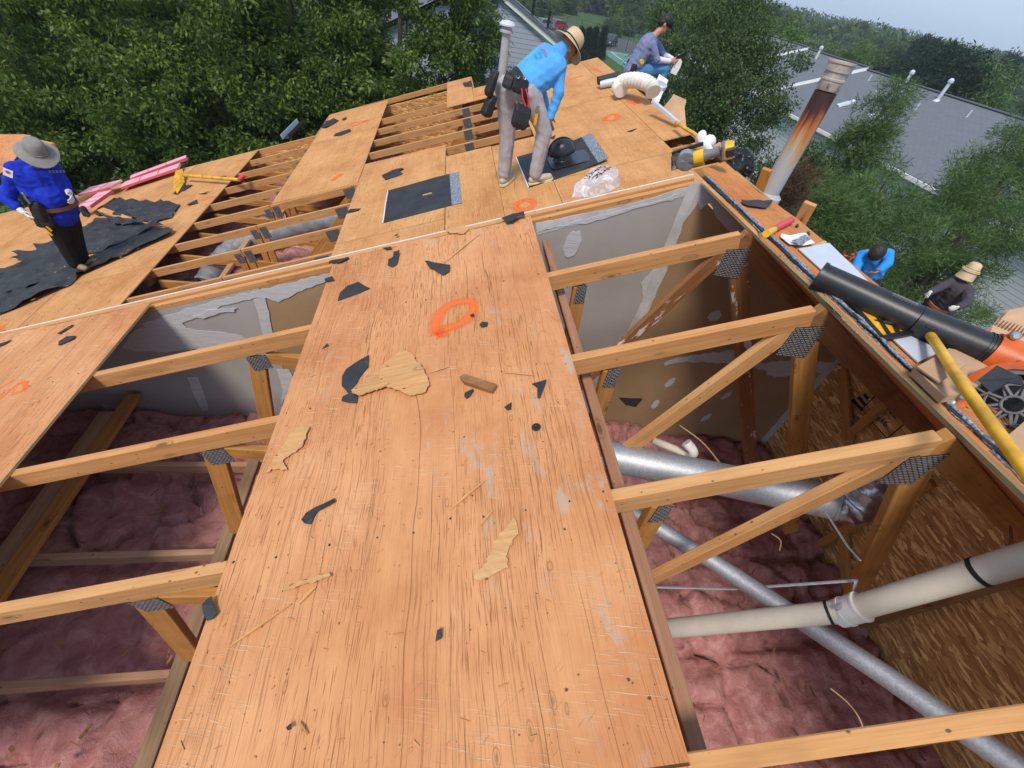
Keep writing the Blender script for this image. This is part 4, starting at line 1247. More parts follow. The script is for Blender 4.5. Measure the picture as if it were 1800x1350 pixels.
def person(p0, label, J, mats, voxel=.011, glove=None, sleeve=1.0, wr=.008, belly=0.0, hands=(None, None), neck_r=.05, group='roofers at work', slim=1.0, tor=1.0, hem=-.04, leg=1.0):
    """J: joints in metres; every part is grown over them"""
    j = {k: V(v) for k, v in J.items()}
    t = thing('person', p0, label, 'person', group)
    fw = V(j['face']); ch = (j['shL'] + j['shR']) / 2; pc = (j['hipL'] + j['hipR']) / 2
    sp = (ch - pc).normalized(); rt = (j['shR'] - j['shL']).normalized(); bk = sp.cross(rt).normalized()
    m = MB(); k = slim
    head(m, j['head'], fw, j.get('hup', V((0, 0, 1))))
    caps(m, ch + sp * .0, j['head'] - V(j.get('hup', V((0, 0, 1)))) * .07, neck_r * 1.1, neck_r)
    caps(m, pc, ch - sp * .08, .09, .09)
    for q in 'LR':
        caps(m, j['sh' + q], j['el' + q], .036 * k, .032 * k); caps(m, j['el' + q], j['ha' + q], .036 * k, .024 * k)
        caps(m, j['sh' + q], ch - sp * .05, .036, .05); caps(m, j['hip' + q], pc + sp * .05, .06, .07)
        caps(m, j['hip' + q], j['kn' + q], .062 * k, .048 * k); caps(m, j['kn' + q], j['an' + q], .05 * k, .034 * k)
    gl2 = []
    for i, q in enumerate('LR'):
        gl = MB(); gl2.append(gl)
        d = (j['ha' + q] - j['el' + q]).normalized()
        hd = hands[i] or {}
        hand(gl if glove else m, j['ha' + q], hd.get('d', d), hd.get('n', -rt if q == 'R' else rt), hd.get('s', 1 if q == 'R' else -1), hd.get('curl', .5), 1.06 if glove else 1.0)
        if glove: caps(gl, j['ha' + q] - d * .05, j['ha' + q] + d * .01, .036, .033)
    fuse('body', m, mats['skin'], t, voxel * .8, 2)
    if glove:
        for g_m in gl2: fuse('glove', g_m, glove, t, voxel * .8, 2)
    # eyes
    f, s, u = lookat(fw, j.get('hup', V((0, 0, 1))))
    e = MB()
    for q in (-1, 1): e.ell(j['head'] + f * .083 + u * .012 + s * .032 * q, (.011, .011, .008), None, 8, 6)
    e.build('eyes', M['black_plastic'], t)
    # shirt
    m = MB()
    w = .5 * (j['shR'] - j['shL']).length
    for q, sg in (('L', -1), ('R', 1)):
        hp = pc + rt * sg * .085 + sp * hem
        caps(m, hp, j['sh' + q] - rt * sg * .055 - sp * .06, .108 * k * tor, .100 * k * tor)
        caps(m, j['sh' + q] - rt * sg * .02, j['el' + q], .066 * k, .055 * k)
        fa = j['el' + q].lerp(j['ha' + q], sleeve)
        if sleeve > .05: caps(m, j['el' + q], fa, .054 * k, .043 * k)
        caps(m, j['sh' + q] - rt * sg * .03, ch + sp * .03, .06 * k, .055 * k)
    caps(m, pc + sp * (hem - .01), ch - sp * .08, .118 * k * tor, .122 * k * tor)
    if belly: m.ell(pc + sp * .16 + V((fw.x, fw.y, 0)).normalized() * belly, (.15, .15, .17))
    fuse('shirt', m, mats['shirt'], t, voxel, 3, wr * 1.35, 10)
    # trousers
    m = MB()
    for q, sg in (('L', -1), ('R', 1)):
        caps(m, j['hip' + q], j['kn' + q], .102 * k * leg, .074 * k * leg); caps(m, j['kn' + q], j['an' + q], .074 * k * leg, .062 * k * leg)
        caps(m, j['hip' + q] - sp * .01 - bk * .0, pc + sp * .02, .112 * k, .118 * k)
    fuse('trousers', m, mats['trousers'], t, voxel, 3, wr * .75, 8)
    # shoes
    for q in 'LR':
        a, d = j['an' + q], V(j['toe' + q]).normalized()
        un = j.get('ground', V((0, 0, 1)))
        m = MB(); b = a - un * .055
        caps(m, b - d * .045, b + d * .03, .040, .042); caps(m, b + d * .03, b + d * .145 - un * .012, .042, .036)
        caps(m, a + un * .02, b, .046, .044)
        fuse('shoe', m, mats['shoe'], t, .009, 3)
        m = MB(); side = d.cross(un).normalized()
        pts = [b - un * .030 + d * x * 1.0 + side * y for x, y in ((-.088, -.028), (-.03, -.042), (.06, -.044), (.14, -.042), (.185, -.02), (.185, .02), (.14, .042), (.06, .044), (-.03, .042), (-.088, .028))]
        m.prism(pts, un * .022); m.build('sole', mats.get('sole', M['drip_white']), t, bevel=.004)
    return t, j, dict(ch=ch, pc=pc, sp=sp, rt=rt, bk=bk)


def wide_hat(t, c, f, u, mat, brim=.17, crown_h=.115, r=.095, droop=.035, flap=False, band=None, tilt=0):
    f, s, u = lookat(f, u); c = V(c)
    m = MB(); n = 28
    prof = [(.002, crown_h), (r * .35, crown_h * .99), (r * .62, crown_h * .93), (r * .83, crown_h * .78), (r * .95, crown_h * .5), (r * 1.0, crown_h * .2), (r * 1.02, 0)]
    vs, fs_ = [], []
    for rr_, h in prof:
        for k in range(n):
            a = 2 * math.pi * k / n
            vs.append(c + s * math.cos(a) * rr_ * .92 + f * math.sin(a) * rr_ * 1.08 + u * h)
    rings = len(prof)
    for q, (rr_, h) in enumerate(((r * 1.25, -.004), (brim * .85, -.012), (brim, -.018), (brim * .995, -.024), (brim * .8, -.018), (r * .98, -.008))):
        for k in range(n):
            a = 2 * math.pi * k / n
            wv = droop * (math.cos(2 * a + .4) * .5 + .25 * math.sin(3 * a)) * (rr_ - r) / max(brim - r, .01) - droop * .7 * (rr_ - r) / max(brim - r, .01)
            vs.append(c + s * math.cos(a) * rr_ * .95 + f * math.sin(a) * rr_ * 1.05 + u * (h + wv))
        rings += 1
    for i in range(rings - 1):
        for k in range(n):
            fs_.append((i * n + k, i * n + (k + 1) % n, (i + 1) * n + (k + 1) % n, (i + 1) * n + k)[::-1])
    m.add(vs, fs_, None, 0, True)
    h = m.build('hat', mat, t)
    b = MB()
    b.tube([c + s * math.cos(a) * r * .955 + f * math.sin(a) * r * 1.12 + u * .012 for a in [2 * math.pi * k / 24 for k in range(25)]], .006, 6, caps=False)
    b.build('hat_band', band or mat, h)
    if flap:
        m = MB(); g_ = []
        for i in range(5):
            for k in range(9):
                a = math.pi + math.pi * (k + .0) / 8
                g_.append(c + s * math.cos(a) * (.095 + .006 * i) + f * (math.sin(a) * (.10 + .010 * i)) - u * (.038 * i))
        ff = [(i * 9 + k, i * 9 + k + 1, (i + 1) * 9 + k + 1, (i + 1) * 9 + k) for i in range(4) for k in range(8)]
        m.add(g_, ff, None, 0, True); m.add(g_, [q[::-1] for q in ff], None, 0, True)
        m.build('neck_flap', mat, h)
    return h


gnd = FP(0, 0, 1) - FP(0, 0, 0)
# --- the bending roofer in the middle
Y0 = 2.52
jm = dict(face=(.62, .30, -.62), hup=V((.60, .25, .72)), head=(1.798,2.8,0.897), shR=(1.718,2.56,0.779), shL=(1.632,2.92,0.819),
          elR=(1.734,2.5,0.57), haR=(1.684,2.46,0.37), elL=(1.62, 2.86, .52), haL=(1.74, 2.86, .28),
          hipR=(1.435,2.47,0.555), hipL=(1.231,2.62,0.516), knR=(1.653,2.46,0.237), knL=(1.303,2.61,0.096), anR=(1.636,2.44,-0.18), anL=(1.319,2.6,-0.282),
          toeR=(.95, .05, .33), toeL=(.55, .80, .18), ground=gnd)
sky_blue = cloth('sky_blue_shirt', (.085, .34, .72))
grey_tr = cloth('grey_trousers', (.37, .345, .36))
pb, jb, ax = person((1.5, 2.52, -.33), 'person in a sky-blue shirt and straw-coloured hat bending over the felt with the vent hood', jm,
                    dict(skin=M['skin_dark'], shirt=sky_blue, trousers=grey_tr, shoe=cloth('beige_trainers', (.46, .40, .34)), sole=simple('pale_yellow_sole', (.66, .64, .36), .6)), wr=.006, tor=1.24, hem=.11, leg=1.14)
straw = cloth('straw_cloth', (.56, .42, .25))
wide_hat(pb, jb['head'] + V(jm['hup']).normalized() * .052, jm['face'], jm['hup'], straw, .175, .125, .10, .03, band=M['belt_black'])
# hood of the same shirt on the neck
m = MB(); caps(m, jb['head'] - V(jm['hup']).normalized() * .04 - V(jm['face']).normalized() * .03, ax['ch'] + ax['sp'] * .02, .070, .10)
fuse('collar', m, sky_blue, pb, .012, 3, .006)
# tool belt
tb = thing('tool_belt', ax['pc'], 'black tool belt with pouches, red pliers and a yellow level on the bending roofer', 'tool belt')
sp, rt = ax['sp'], ax['rt']
fwd = rt.cross(sp).normalized() * -1
if fwd.dot(V(jm['face'])) < 0: fwd = -fwd
pc = ax['pc'] + sp * .04
m = MB()
ring = [pc + rt * math.cos(a) * .205 + fwd * math.sin(a) * .150 for a in [2 * math.pi * k / 28 for k in range(29)]]
for k in range(28): m.beam(ring[k], ring[k + 1], .012, .085, sp)
m.build('belt', M['belt_black'], tb)


def pouch(c, w, h, d, label=None, ax_out=None, name='pouch'):
    m = MB(); o = V(ax_out).normalized(); dn = -V((sp.x * .3, sp.y * .3, 1)).normalized(); sd = o.cross(dn).normalized(); c = V(c)
    prof = []
    for (t, ww, dd) in ((0, w * .9, d * .55), (.25, w, d * .8), (.8, w * .98, d), (1, w * .8, d * .75)):
        q = c + dn * h * t
        prof.append([q - sd * ww / 2, q + sd * ww / 2, q + sd * ww / 2 + o * dd, q - sd * ww / 2 + o * dd])
    vs = [p for r_ in prof for p in r_]
    fs_ = [(0, 1, 2, 3)] + [(i * 4 + k, i * 4 + 4 + k, i * 4 + 4 + (k + 1) % 4, i * 4 + (k + 1) % 4) for i in range(3) for k in range(4)] + [(15, 14, 13, 12)]
    m.add(vs, fs_)
    return m.build(name, M['belt_black'], tb, bevel=.012)


pouch(V((1.34,2.4,0.667)), .15, .13, .05, ax_out=(.1, -1, 0))
p1 = pouch(V((1.387,2.36,0.46)), .16, .20, .09, ax_out=(.1, -1, 0))
pouch(V((1.121,2.5,0.672)), .11, .22, .07, ax_out=(-1, -.3, 0))
pouch(V((1.125,2.5,0.47)), .12, .19, .10, ax_out=(-1, -.3, 0))
pouch(V((1.235,2.44,0.672)), .10, .12, .04, ax_out=(-.4, -1, 0))
for dx in (-.012, .014):
    MB().tube([V((1.42,2.33,0.442)) + V((dx, 0, 0)), V((1.384,2.33,0.523)) + V((dx * 2.2, 0, .0)), V((1.356,2.33,0.584)) + V((dx * 1.5, 0, .01))], [.009, .009, .007], 8).build('plier_handle', M['red'], tb)
for a, b in (((1.338,2.33,0.432), (1.302,2.33,0.484)), ((1.365,2.33,0.435), (1.347,2.33,0.48))):
    MB().tube([a, b], .010, 8).build('tool_handle', M['grey_plastic'], tb)
MB().beam((1.521,2.34,0.305), (1.523,2.34,0.473), .03, .014, (0, 1, 0)).build('level', M['yellow'], tb, bevel=.003)
MB().beam((1.516,2.335,0.42), (1.522,2.335,0.474), .032, .02, (0, 1, 0)).build('level_head', M['steel'], tb)
for dx in (0, 1): MB().tube([V((1.292,2.345,0.684)) + V((dx * .065, 0, 0)) + V((math.cos(a) * .016, 0, math.sin(a) * .02)) for a in [math.pi + math.pi * k / 8 for k in range(9)]], .004, 6).build('belt_ring', M['steel'], tb)


def clothes_text(lines, c, rd, nrm, parent, name='shirt_print'):
    """printed lines on cloth: rd = reading direction, nrm = out of the cloth"""
    rd, nrm = V(rd).normalized(), V(nrm).normalized(); upv = nrm.cross(rd).normalized(); rd = upv.cross(nrm)
    R = Matrix((rd, upv, nrm)).transposed()
    for txt, dy, sz, mt in lines:
        me = stamp(txt, None, sz); me.materials.append(mt)
        o = link(name, me, parent)
        o.rotation_euler = R.to_euler(); o.location = V(c) + upv * dy - origin_of(parent)


g1, g2 = simple('green_print', (.01, .36, .26), .7), simple('red_print', (.55, .08, .05), .7)
bn = ax['rt'].cross(ax['sp']).normalized()
if bn.z < 0: bn = -bn
bn = (bn + V((-.2, -.45, .1))).normalized()
clothes_text([('ROOFING', .045, .036, g2), ('Siding', .0, .045, g1), ('1966', -.048, .045, g1)], ax['pc'].lerp(ax['ch'], .72) + bn * .165, V((.45, -.70, -.45)), bn, pb)
# swoosh-like dark stroke on the right shoe
s0 = V(jb['anR']) - gnd * .06 + V((.02, -.046, .0))
MB().tube([s0 + V((-.02, 0, .012)), s0 + V((.02, -.001, -.006)), s0 + V((.08, 0, .02))], [.003, .008, .002], 6, flat=.4).build('shoe_stripe', M['belt_black'], pb)
m = MB()
for k in range(3): m.tube([V(jb['anR']) + V((.035 + .025 * k, -.02, .0 - .012 * k)) + gnd * .005, V(jb['anR']) + V((.05 + .025 * k, .02, .0 - .012 * k)) + gnd * .005], .006, 6)
m.build('laces', M['belt_black'], pb)

# --- the roofer in royal blue at the left
YL = 3.1
jm = dict(face=(.66, -.62, -.42), hup=V((.25, -.2, .95)), head=(-3.646,3.06,-0.821), shR=(-3.949,3.02,-0.995), shL=(-3.67,3.2,-0.989),
          elR=(-4.15,2.98,-1.335), haR=(-4.013,2.9,-1.428), elL=(-3.678,3.22,-1.198), haL=(-3.596,3.12,-1.253),
          hipR=(-3.85,3.03,-1.442), hipL=(-3.774,3.18,-1.472), knR=(-3.883,3.02,-1.846), knL=(-3.85,3.16,-1.877), anR=(-3.883,3,-2.122), anL=(-3.879,3.12,-2.142),
          toeR=(.8, -.5, .28), toeL=(.9, .1, .32), ground=gnd)
pl, jl, al = person((-3.8, 3.05, -2.3), 'person in a royal blue shirt, grey sun hat and white gloves standing on torn felt', jm,
                    dict(skin=M['skin_dark'], shirt=cloth('royal_blue_shirt', (.012, .035, .46)), trousers=cloth('black_trousers', (.013, .012, .013)), shoe=cloth('tan_boots', (.30, .20, .11)), sole=M['black_plastic']), glove=M['glove'], sleeve=.62, wr=.010, slim=1.16, belly=.06, hem=.05)
wide_hat(pl, jl['head'] + V((.02, -.02, .048)), (.62, -.58, -.40), (.32, -.30, .88), cloth('grey_hat_cloth', (.24, .225, .21)), .185, .115, .10, .03)
m = MB(); caps(m, al['pc'] + V((0, 0, .02)), al['pc'] - V((0, 0, .04)), .165, .180)
for q in 'LR': caps(m, jl['hip' + q] + V((0, 0, .02)), jl['hip' + q] - V((0, 0, .03)), .125, .12)
fuse('shirt_tail', m, bpy.data.materials['royal_blue_shirt'], pl, .013, 4, .009)
lb = thing('tool_belt', al['pc'], 'leather tool belt with a hammer hanging on the royal blue roofer', 'tool belt')
m = MB(); pc = al['pc'] + V((0, 0, .05))
ring = [pc + al['rt'] * math.cos(a) * .215 + al['bk'] * math.sin(a) * .185 for a in [2 * math.pi * k / 28 for k in range(29)]]
for k in range(28): m.beam(ring[k], ring[k + 1], .010, .045, (0, 0, 1))
m.build('belt', simple('brown_leather', (.16, .07, .04), .6), lb)
sp, rt = al['sp'], al['rt']
tb = lb
pouch(V((-3.831,2.92,-1.287)), .12, .22, .09, ax_out=(-.2, -1, 0)); pouch(V((-3.861,2.94,-1.43)), .16, .16, .10, ax_out=(.3, -1, 0))
pouch(V((-3.509,3.05,-1.373)), .07, .12, .06, ax_out=(1, -.2, 0))
MB().beam((-3.856,2.86,-1.177), (-3.848,2.86,-1.301), .03, .02).build('hammer_head', M['steel'], lb, bevel=.003)
MB().tube([(-3.841,2.86,-1.219), (-3.887,2.86,-1.396)], .014, 8).build('hammer_handle', M['black_plastic'], lb)
for a, b in (((-3.879,2.86,-1.55), (-3.831,2.86,-1.677)), ((-3.84,2.86,-1.539), (-3.807,2.86,-1.618))): MB().tube([a, b], .011, 8).build('tool_handle', M['yellow'], lb)
MB().tube([(-3.492,3,-1.389), (-3.414,2.98,-1.453)], [.016, .022], 8).build('knife_handle', M['black_plastic'], lb)
m = MB(); c = V((-3.94,2.93,-1.009)); m.box(c, (.075, .006, .085), Euler((0, .5, .1)).to_matrix()); m.build('arm_badge', M['paper'], pl)
m = MB(); m.ell(c + V((.004, -.006, .012)), (.018, .003, .018)); m.build('badge_mark', M['red'], pl)
gp = simple('grey_print', (.16, .18, .26), .7)
m = MB(); c = V((-3.54,3.02,-0.976))
for k in range(5): m.box(c + V((-.05 + .026 * k, -.006 + .012 * k, -.01)), (.018, .004, .026), Euler((0, .1, .5)).to_matrix())
m.build('chest_print', gp, pl)

# --- the seated man on the far ridge
jm = dict(face=(.88, -.12, -.42), hup=V((.38, 0, .92)), head=(4.145,6.45,1.018), shR=(3.928,6.28,0.786), shL=(4.084,6.66,0.804),
          elR=(4.123,6.24,0.575), haR=(4.407,6.3,0.573), elL=(4.379,6.66,0.608), haL=(4.503,6.46,0.592),
          hipR=(3.804,6.36,0.351), hipL=(3.878,6.54,0.363), knR=(4.358,6.34,0.455), knL=(4.413,6.6,0.475), anR=(4.343,6.34,0.212), anL=(4.492,6.6,0.241),
          toeR=(.9, -.1, -.4), toeL=(.9, .1, -.4))
bt = V((.3, -.2, 1))
ps, js, as_ = person((3.9, 6.45, .15), 'person in grey-blue T-shirt, jeans and black cap sitting on the far ridge with a phone', jm,
                     dict(skin=M['skin'], shirt=cloth('grey_blue_shirt', (.17, .20, .34)), trousers=cloth('blue_jeans', (.07, .21, .42)), shoe=M['belt_black'], sole=M['black_plastic']), sleeve=.0, wr=.008, slim=1.12, tor=1.12,
                     hands=({'curl': .7}, {'curl': .7}))
m = MB()
for q in 'LR': caps(m, js['el' + q].lerp(js['ha' + q], -.05), js['el' + q].lerp(js['ha' + q], .86), .048, .038)
fuse('arm_sleeve', m, cloth('white_arm_sleeve', (.68, .66, .74)), ps, .011, 3, .004)
f, s, u = lookat(jm['face'], jm['hup'])
m = MB(); c = js['head'] + u * .035
m.ell(c - f * .008, (.086, .104, .085), Matrix((s, f, u)).transposed(), 16, 10)
m.ell(c - f * .05 - u * .03, (.08, .065, .075), Matrix((s, f, u)).transposed(), 14, 10)
fuse('hair', m, M['hair'], ps, .009, 2, .010, 45)
m = MB(); c = js['head'] + u * .055
m.ell(c + f * .01, (.097, .116, .088), Matrix((s, f, u)).transposed(), 16, 10)
m.prism([c + f * a + s * b - u * (.015 + .25 * (a - .09)) for a, b in ((.07, -.085), (.15, -.075), (.205, -.035), (.205, .035), (.15, .075), (.07, .085))], -u * .006)
m.build('cap', M['belt_black'], ps)
m = MB(); c = js['head'] + u * .012
for q in (-1, 1):
    m.box(c + f * .088 + s * .034 * q, (.045, .008, .03), Matrix((s, f, u)).transposed()); m.beam(c + f * .085 + s * .062 * q, c - f * .02 + s * .082 * q + u * .004, .004, .007)
m.build('glasses', M['black_plastic'], ps)
ph = V((4.532,6.36,0.628))
MB().box(ph + V((.03, -.01, .03)), (.075, .010, .15), Euler((.3, .9, .3)).to_matrix()).build('phone', M['black_plastic'], None, 'dark phone held by the seated man', 'phone', bevel=.003)
m = MB()
for k in range(3): m.prism([V(p) + V((.004 * k, .012 * k, 0)) for p in [(4.472,6.34,0.414),(4.491,6.34,0.562),(4.567,6.34,0.628),(4.614,6.34,0.595),(4.619,6.34,0.515),(4.588,6.34,0.396)]], V((0, .003, 0)))
m.build('folded_papers', M['paper'], None, 'folded white papers hanging from the hand of the seated man', 'papers')
sb = thing('tool_pouch', as_['pc'], 'black hip belt with a holster and yellow tape measure on the seated man', 'tool pouch')
m = MB(); pc = as_['pc'] + as_['sp'] * .06
ring = [pc + as_['rt'] * math.cos(a) * .20 + as_['bk'] * math.sin(a) * .155 for a in [2 * math.pi * k / 28 for k in range(29)]]
for k in range(28): m.beam(ring[k], ring[k + 1], .010, .05, as_['sp'])
m.build('belt', M['belt_black'], sb)
tb = sb; sp = as_['sp']
pouch(V((3.737,6.16,0.472)), .10, .16, .06, ax_out=(.1, -1, 0))
MB().lathe(V((3.817,6.12,0.521)), (.2, -1, 0), [(.001, 0), (.035, 0), (.035, .04), (.001, .04)], 14).build('tape_measure', M['yellow'], sb)

# --- the two roofers below the ridge at the right
jm = dict(face=(-.35, -.25, -.9), hup=V((-.66, -.52, .45)), head=(5.946,1.958,-0.429), shR=(5.925,2.114,-0.565), shL=(6.296,2.092,-0.492),
          elR=(5.813,1.942,-0.694), haR=(5.874,1.83,-0.817), elL=(6.119,1.886,-0.527), haL=(6.004,1.825,-0.589),
          hipR=(6.325,2.248,-0.902), hipL=(6.494,2.22,-0.887), knR=(6.11,2.17,-1.107), knL=(6.282,2.096,-1.136), anR=(6.228,2.254,-1.495), anL=(6.394,2.178,-1.528), toeR=(-.7, -.6, 0), toeL=(-.7, -.6, 0))
pr, jr, ar = person(V((6.356,2.241,-1.546)), 'bareheaded person in a bright blue shirt bending below the ridge, beyond the leaf blower tube', jm,
                    dict(skin=M['skin_dark'], shirt=cloth('bright_blue_shirt', (.03, .26, .72)), trousers=cloth('dark_grey_trousers', (.03, .03, .035)), shoe=M['belt_black'], sole=M['black_plastic']), wr=.007, voxel=.012)
f, s, u = lookat(jm['face'], jm['hup'])
m = MB(); m.ell(jr['head'] + u * .035 + f * .012, (.088, .108, .088), Matrix((s, f, u)).transposed(), 16, 10)
fuse('hair', m, M['hair'], pr, .009, 2, .006, 45)
m = MB(); r = random.Random(8)
for k in range(9):
    a = V((6.078,2.259,-0.74)) + V((r.uniform(-.12, .12), r.uniform(-.1, .1), r.uniform(-.12, .12)))
    m.tube([a, a + V((r.uniform(-.1, .1), 0, r.uniform(.02, .12))), a + V((r.uniform(-.14, .14), .03, r.uniform(-.06, .1)))], .012, 6)
m.build('safety_rope', M['orange'], None, 'coiled orange safety rope beside the bright blue roofer', 'rope')

jm = dict(face=(.55, .55, -.35), hup=V((.1, .1, .98)), head=(8.388,2.518,-0.822), shR=(8.45,2.351,-1.044), shL=(8.302,2.563,-1.015),
          elR=(8.251,2.124,-1.105), haR=(7.945,1.982,-1.109), elL=(8.078,2.469,-1.094), haL=(7.834,2.365,-1.116),
          hipR=(8.537,2.466,-1.409), hipL=(8.479,2.62,-1.414), knR=(8.48,2.47,-1.778), knL=(8.448,2.634,-1.766), anR=(8.489,2.504,-2.17), anL=(8.343,2.588,-2.125), toeR=(.7, .6, 0), toeL=(.7, .6, 0))
pd, jd, ad = person(V((8.517,2.593,-2.218)), 'person in dark grey clothes and a tan neck-flap hat, back turned, below the ridge', jm,
                    dict(skin=M['skin_dark'], shirt=cloth('charcoal_shirt', (.055, .05, .062)), trousers=cloth('charcoal_trousers', (.07, .065, .075)), shoe=M['belt_black'], sole=M['black_plastic']), glove=M['glove'], wr=.008, voxel=.012, slim=1.12, tor=1.1)
wide_hat(pd, jd['head'] + V((0, 0, .05)), (.55, .55, -.1), (.05, .05, 1), straw, .122, .10, .092, .015, flap=True)
m = MB(); pc = ad['pc'] + ad['sp'] * .02
ring = [pc + ad['rt'] * math.cos(a) * .20 + ad['bk'] * math.sin(a) * .16 for a in [2 * math.pi * k / 28 for k in range(29)]]
for k in range(28): m.beam(ring[k], ring[k + 1], .012, .06, ad['sp'])
m.build('harness_belt', simple('orange_webbing', (.42, .13, .05), .7), pd)
# scaffold under them
sf = thing('scaffold', (6.6, 2.3, GZ), 'scaffold with a plank deck below the ridge, carrying the two roofers at the right', 'scaffold')
zf = min(jr['anR'].z, jr['anL'].z) - .105
for k in range(5): MB().box((6.4, 1.15 + .30 * k, zf - .025), (3.2, .27, .045)).build('plank', M['brace'], sf)
for x in (5.0, 7.9):
    for y in (1.0, 2.5): MB().tube([V((x, y, GZ)), V((x, y, zf - .05))], .03, 8).build('pole', M['steel'], sf)
zf2 = min(jd['anR'].z, jd['anL'].z) - .105
for k in range(3): MB().box((8.5, 1.7 + .30 * k, zf2 - .025), (2.4, .27, .045)).build('plank', M['brace'], sf)
# distant figure by the court
jm = dict(face=(0, -1, 0), head=(27.9, 97.2, GZ + 1.68), shR=(27.72, 97.2, GZ + 1.45), shL=(28.08, 97.2, GZ + 1.45), elR=(27.62, 97.1, GZ + 1.18), haR=(27.66, 96.95, GZ + .95), elL=(28.2, 97.1, GZ + 1.18), haL=(28.15, 96.95, GZ + .95),
          hipR=(27.82, 97.2, GZ + .95), hipL=(27.98, 97.2, GZ + .95), knR=(27.82, 97.15, GZ + .5), knL=(27.98, 97.2, GZ + .5), anR=(27.82, 97.2, GZ + .12), anL=(27.98, 97.2, GZ + .12), toeR=(0, -1, 0), toeL=(0, -1, 0))
person((27.9, 97.2, GZ), 'distant person in white standing by the court fence left of the dark car', jm, dict(skin=M['skin'], shirt=M['paper'], trousers=M['grey_plastic'], shoe=M['paper'], sole=M['paper']), voxel=.03, wr=0, group='people in the distance')

# ------------------------------------------------------------------ felt squares, vent hood, bag, tools
def felt_square(poly, label, hole=None, seed=0, lift=.0):
    t = thing('felt_square', FP(*poly[0]), label, 'felt square', 'square felt pieces with a mineral strip')
    a, b, c, d = [V((*p, 0)) for p in poly]      # a near-left, b near-right, c far-right, d far-left
    n = 16; m = MB(); vs = []; fs_ = []; mi = []
    for i in range(n + 1):
        for k in range(n + 1):
            p = a.lerp(b, i / n).lerp(d.lerp(c, i / n), k / n)
            z = .006 + lift * max(0, (i / n - .55) / .45) ** 2 + .006 * noise.noise(p * 5 + V((seed, 0, 0)))
            vs.append(FP(p.x, p.y, z))
    hs = set()
    if hole:
        for i in range(n):
            for k in range(n):
                if hole[0] <= i / n < hole[1] and hole[2] <= k / n < hole[3]: hs.add((i, k))
    for mat, rng in (('felt', (1, n - 2)), ('granules', (n - 2, n)), ('drip_white', (0, 1))):
        mm = MB(); ids = {}
        fa, fb = [], []
        for i in range(rng[0], rng[1]):
            for k in range(n):
                if (i, k) in hs: continue
                q = [i * (n + 1) + k, (i + 1) * (n + 1) + k, (i + 1) * (n + 1) + k + 1, i * (n + 1) + k + 1]
                fa.append(q)
        use = sorted({x for q in fa for x in q}); ix = {x: y for y, x in enumerate(use)}
        top = [vs[x] for x in use]; bot = [p - up * .004 for p in top]
        if mat == 'drip_white':
            mid = []
            for x in use:
                i, k = divmod(x, n + 1)
                p0, p1 = vs[k], vs[(n + 1) + k]
                mid.append(p0.lerp(p1, .22 if i == 1 else 0))
            top = mid; bot = [p - up * .004 for p in top]
        mm.add(top, [[ix[x] for x in q] for q in fa], None, 0, True)
        mm.add(bot, [[ix[x] for x in q][::-1] for q in fa], None, 0, True)
        if mat == 'felt':
            ext = []
            for k in range(n): ext.append((vs[k].lerp(vs[(n + 1) + k], .22), vs[(n + 1) + k], vs[(n + 1) + k + 1], vs[k + 1].lerp(vs[(n + 1) + k + 1], .22)))
            for q in ext: mm.add(list(q), [(0, 1, 2, 3)])
        nm = {'felt': 'felt_sheet', 'granules': 'mineral_strip', 'drip_white': 'release_edge'}[mat]
        mm.build(nm, M[mat], t)
    # rim so the sheet has an edge
    m = MB()
    bor = [k for k in range(n + 1)] + [(i + 1) * (n + 1) + n for i in range(n)] + [n * (n + 1) + (n - 1 - k) for k in range(n)] + [(n - 1 - i) * (n + 1) for i in range(n)]
    for x, y in zip(bor, bor[1:]): m.add([vs[x], vs[y], vs[y] - up * .005, vs[x] - up * .005], [(0, 3, 2, 1)])
    m.build('sheet_edge', M['felt'], t)
    return t


felt_square([(-0.288,2.326),(0.628,2.377),(0.604,3.317),(-0.322,3.235)], 'flat black felt square with a small slot, in the middle of the far roof', (.44, .58, .44, .56), 3)
felt_square([(1.376,2.362),(2.312,2.555),(2.32,3.429),(1.34,3.333)], 'black felt square with a curled strip, under the vent hood and one shoe', None, 5, .045)
vh = thing('vent_hood', FP(*(1.826,2.869)), 'black domed plastic roof vent standing on the felt square', 'roof vent')
fp = [V((*p, 0)) for p in [(1.696,2.647),(2.156,2.675),(2.155,3.027),(1.692,3.037)]]
rp = []
for i in range(4):
    a, b, c = fp[i - 1], fp[i], fp[(i + 1) % 4]
    for k in range(5):
        t_ = k / 4; p = a.lerp(b, .86).lerp(b, t_).lerp(b.lerp(b.lerp(c, .14), t_), t_)
        rp.append(p)
M['hood'] = simple('satin_black_plastic', (.022, .024, .028), .3, 0, .1, 20, spec=.6)
MB().prism([FP(p.x, p.y, .022) for p in rp], up * .008).build('base_flange', M['hood'], vh)
hc = V((*(1.859,2.891), 0))
axu = (fp[1] - fp[0]).normalized(); axv = V((-axu.y, axu.x, 0))
W3 = lambda x, y, h: FP(hc.x + axu.x * x + axv.x * y, hc.y + axu.y * x + axv.y * y, h)
m = MB(); n = 24
ringp = lambda rx, ry, h, ox=0: [W3(ox + math.cos(2 * math.pi * k / n) * rx, math.sin(2 * math.pi * k / n) * ry, h) for k in range(n)]
def loft(m, rings, close=True):
    vs = [p for r_ in rings for p in r_]; k_ = len(rings[0])
    fs_ = [(i * k_ + k, i * k_ + (k + 1) % k_, (i + 1) * k_ + (k + 1) % k_, (i + 1) * k_ + k) for i in range(len(rings) - 1) for k in range(k_)]
    m.add(vs, fs_, None, 0, True)
    if close: m.add(rings[-1], [tuple(range(k_))], None, 0, True)
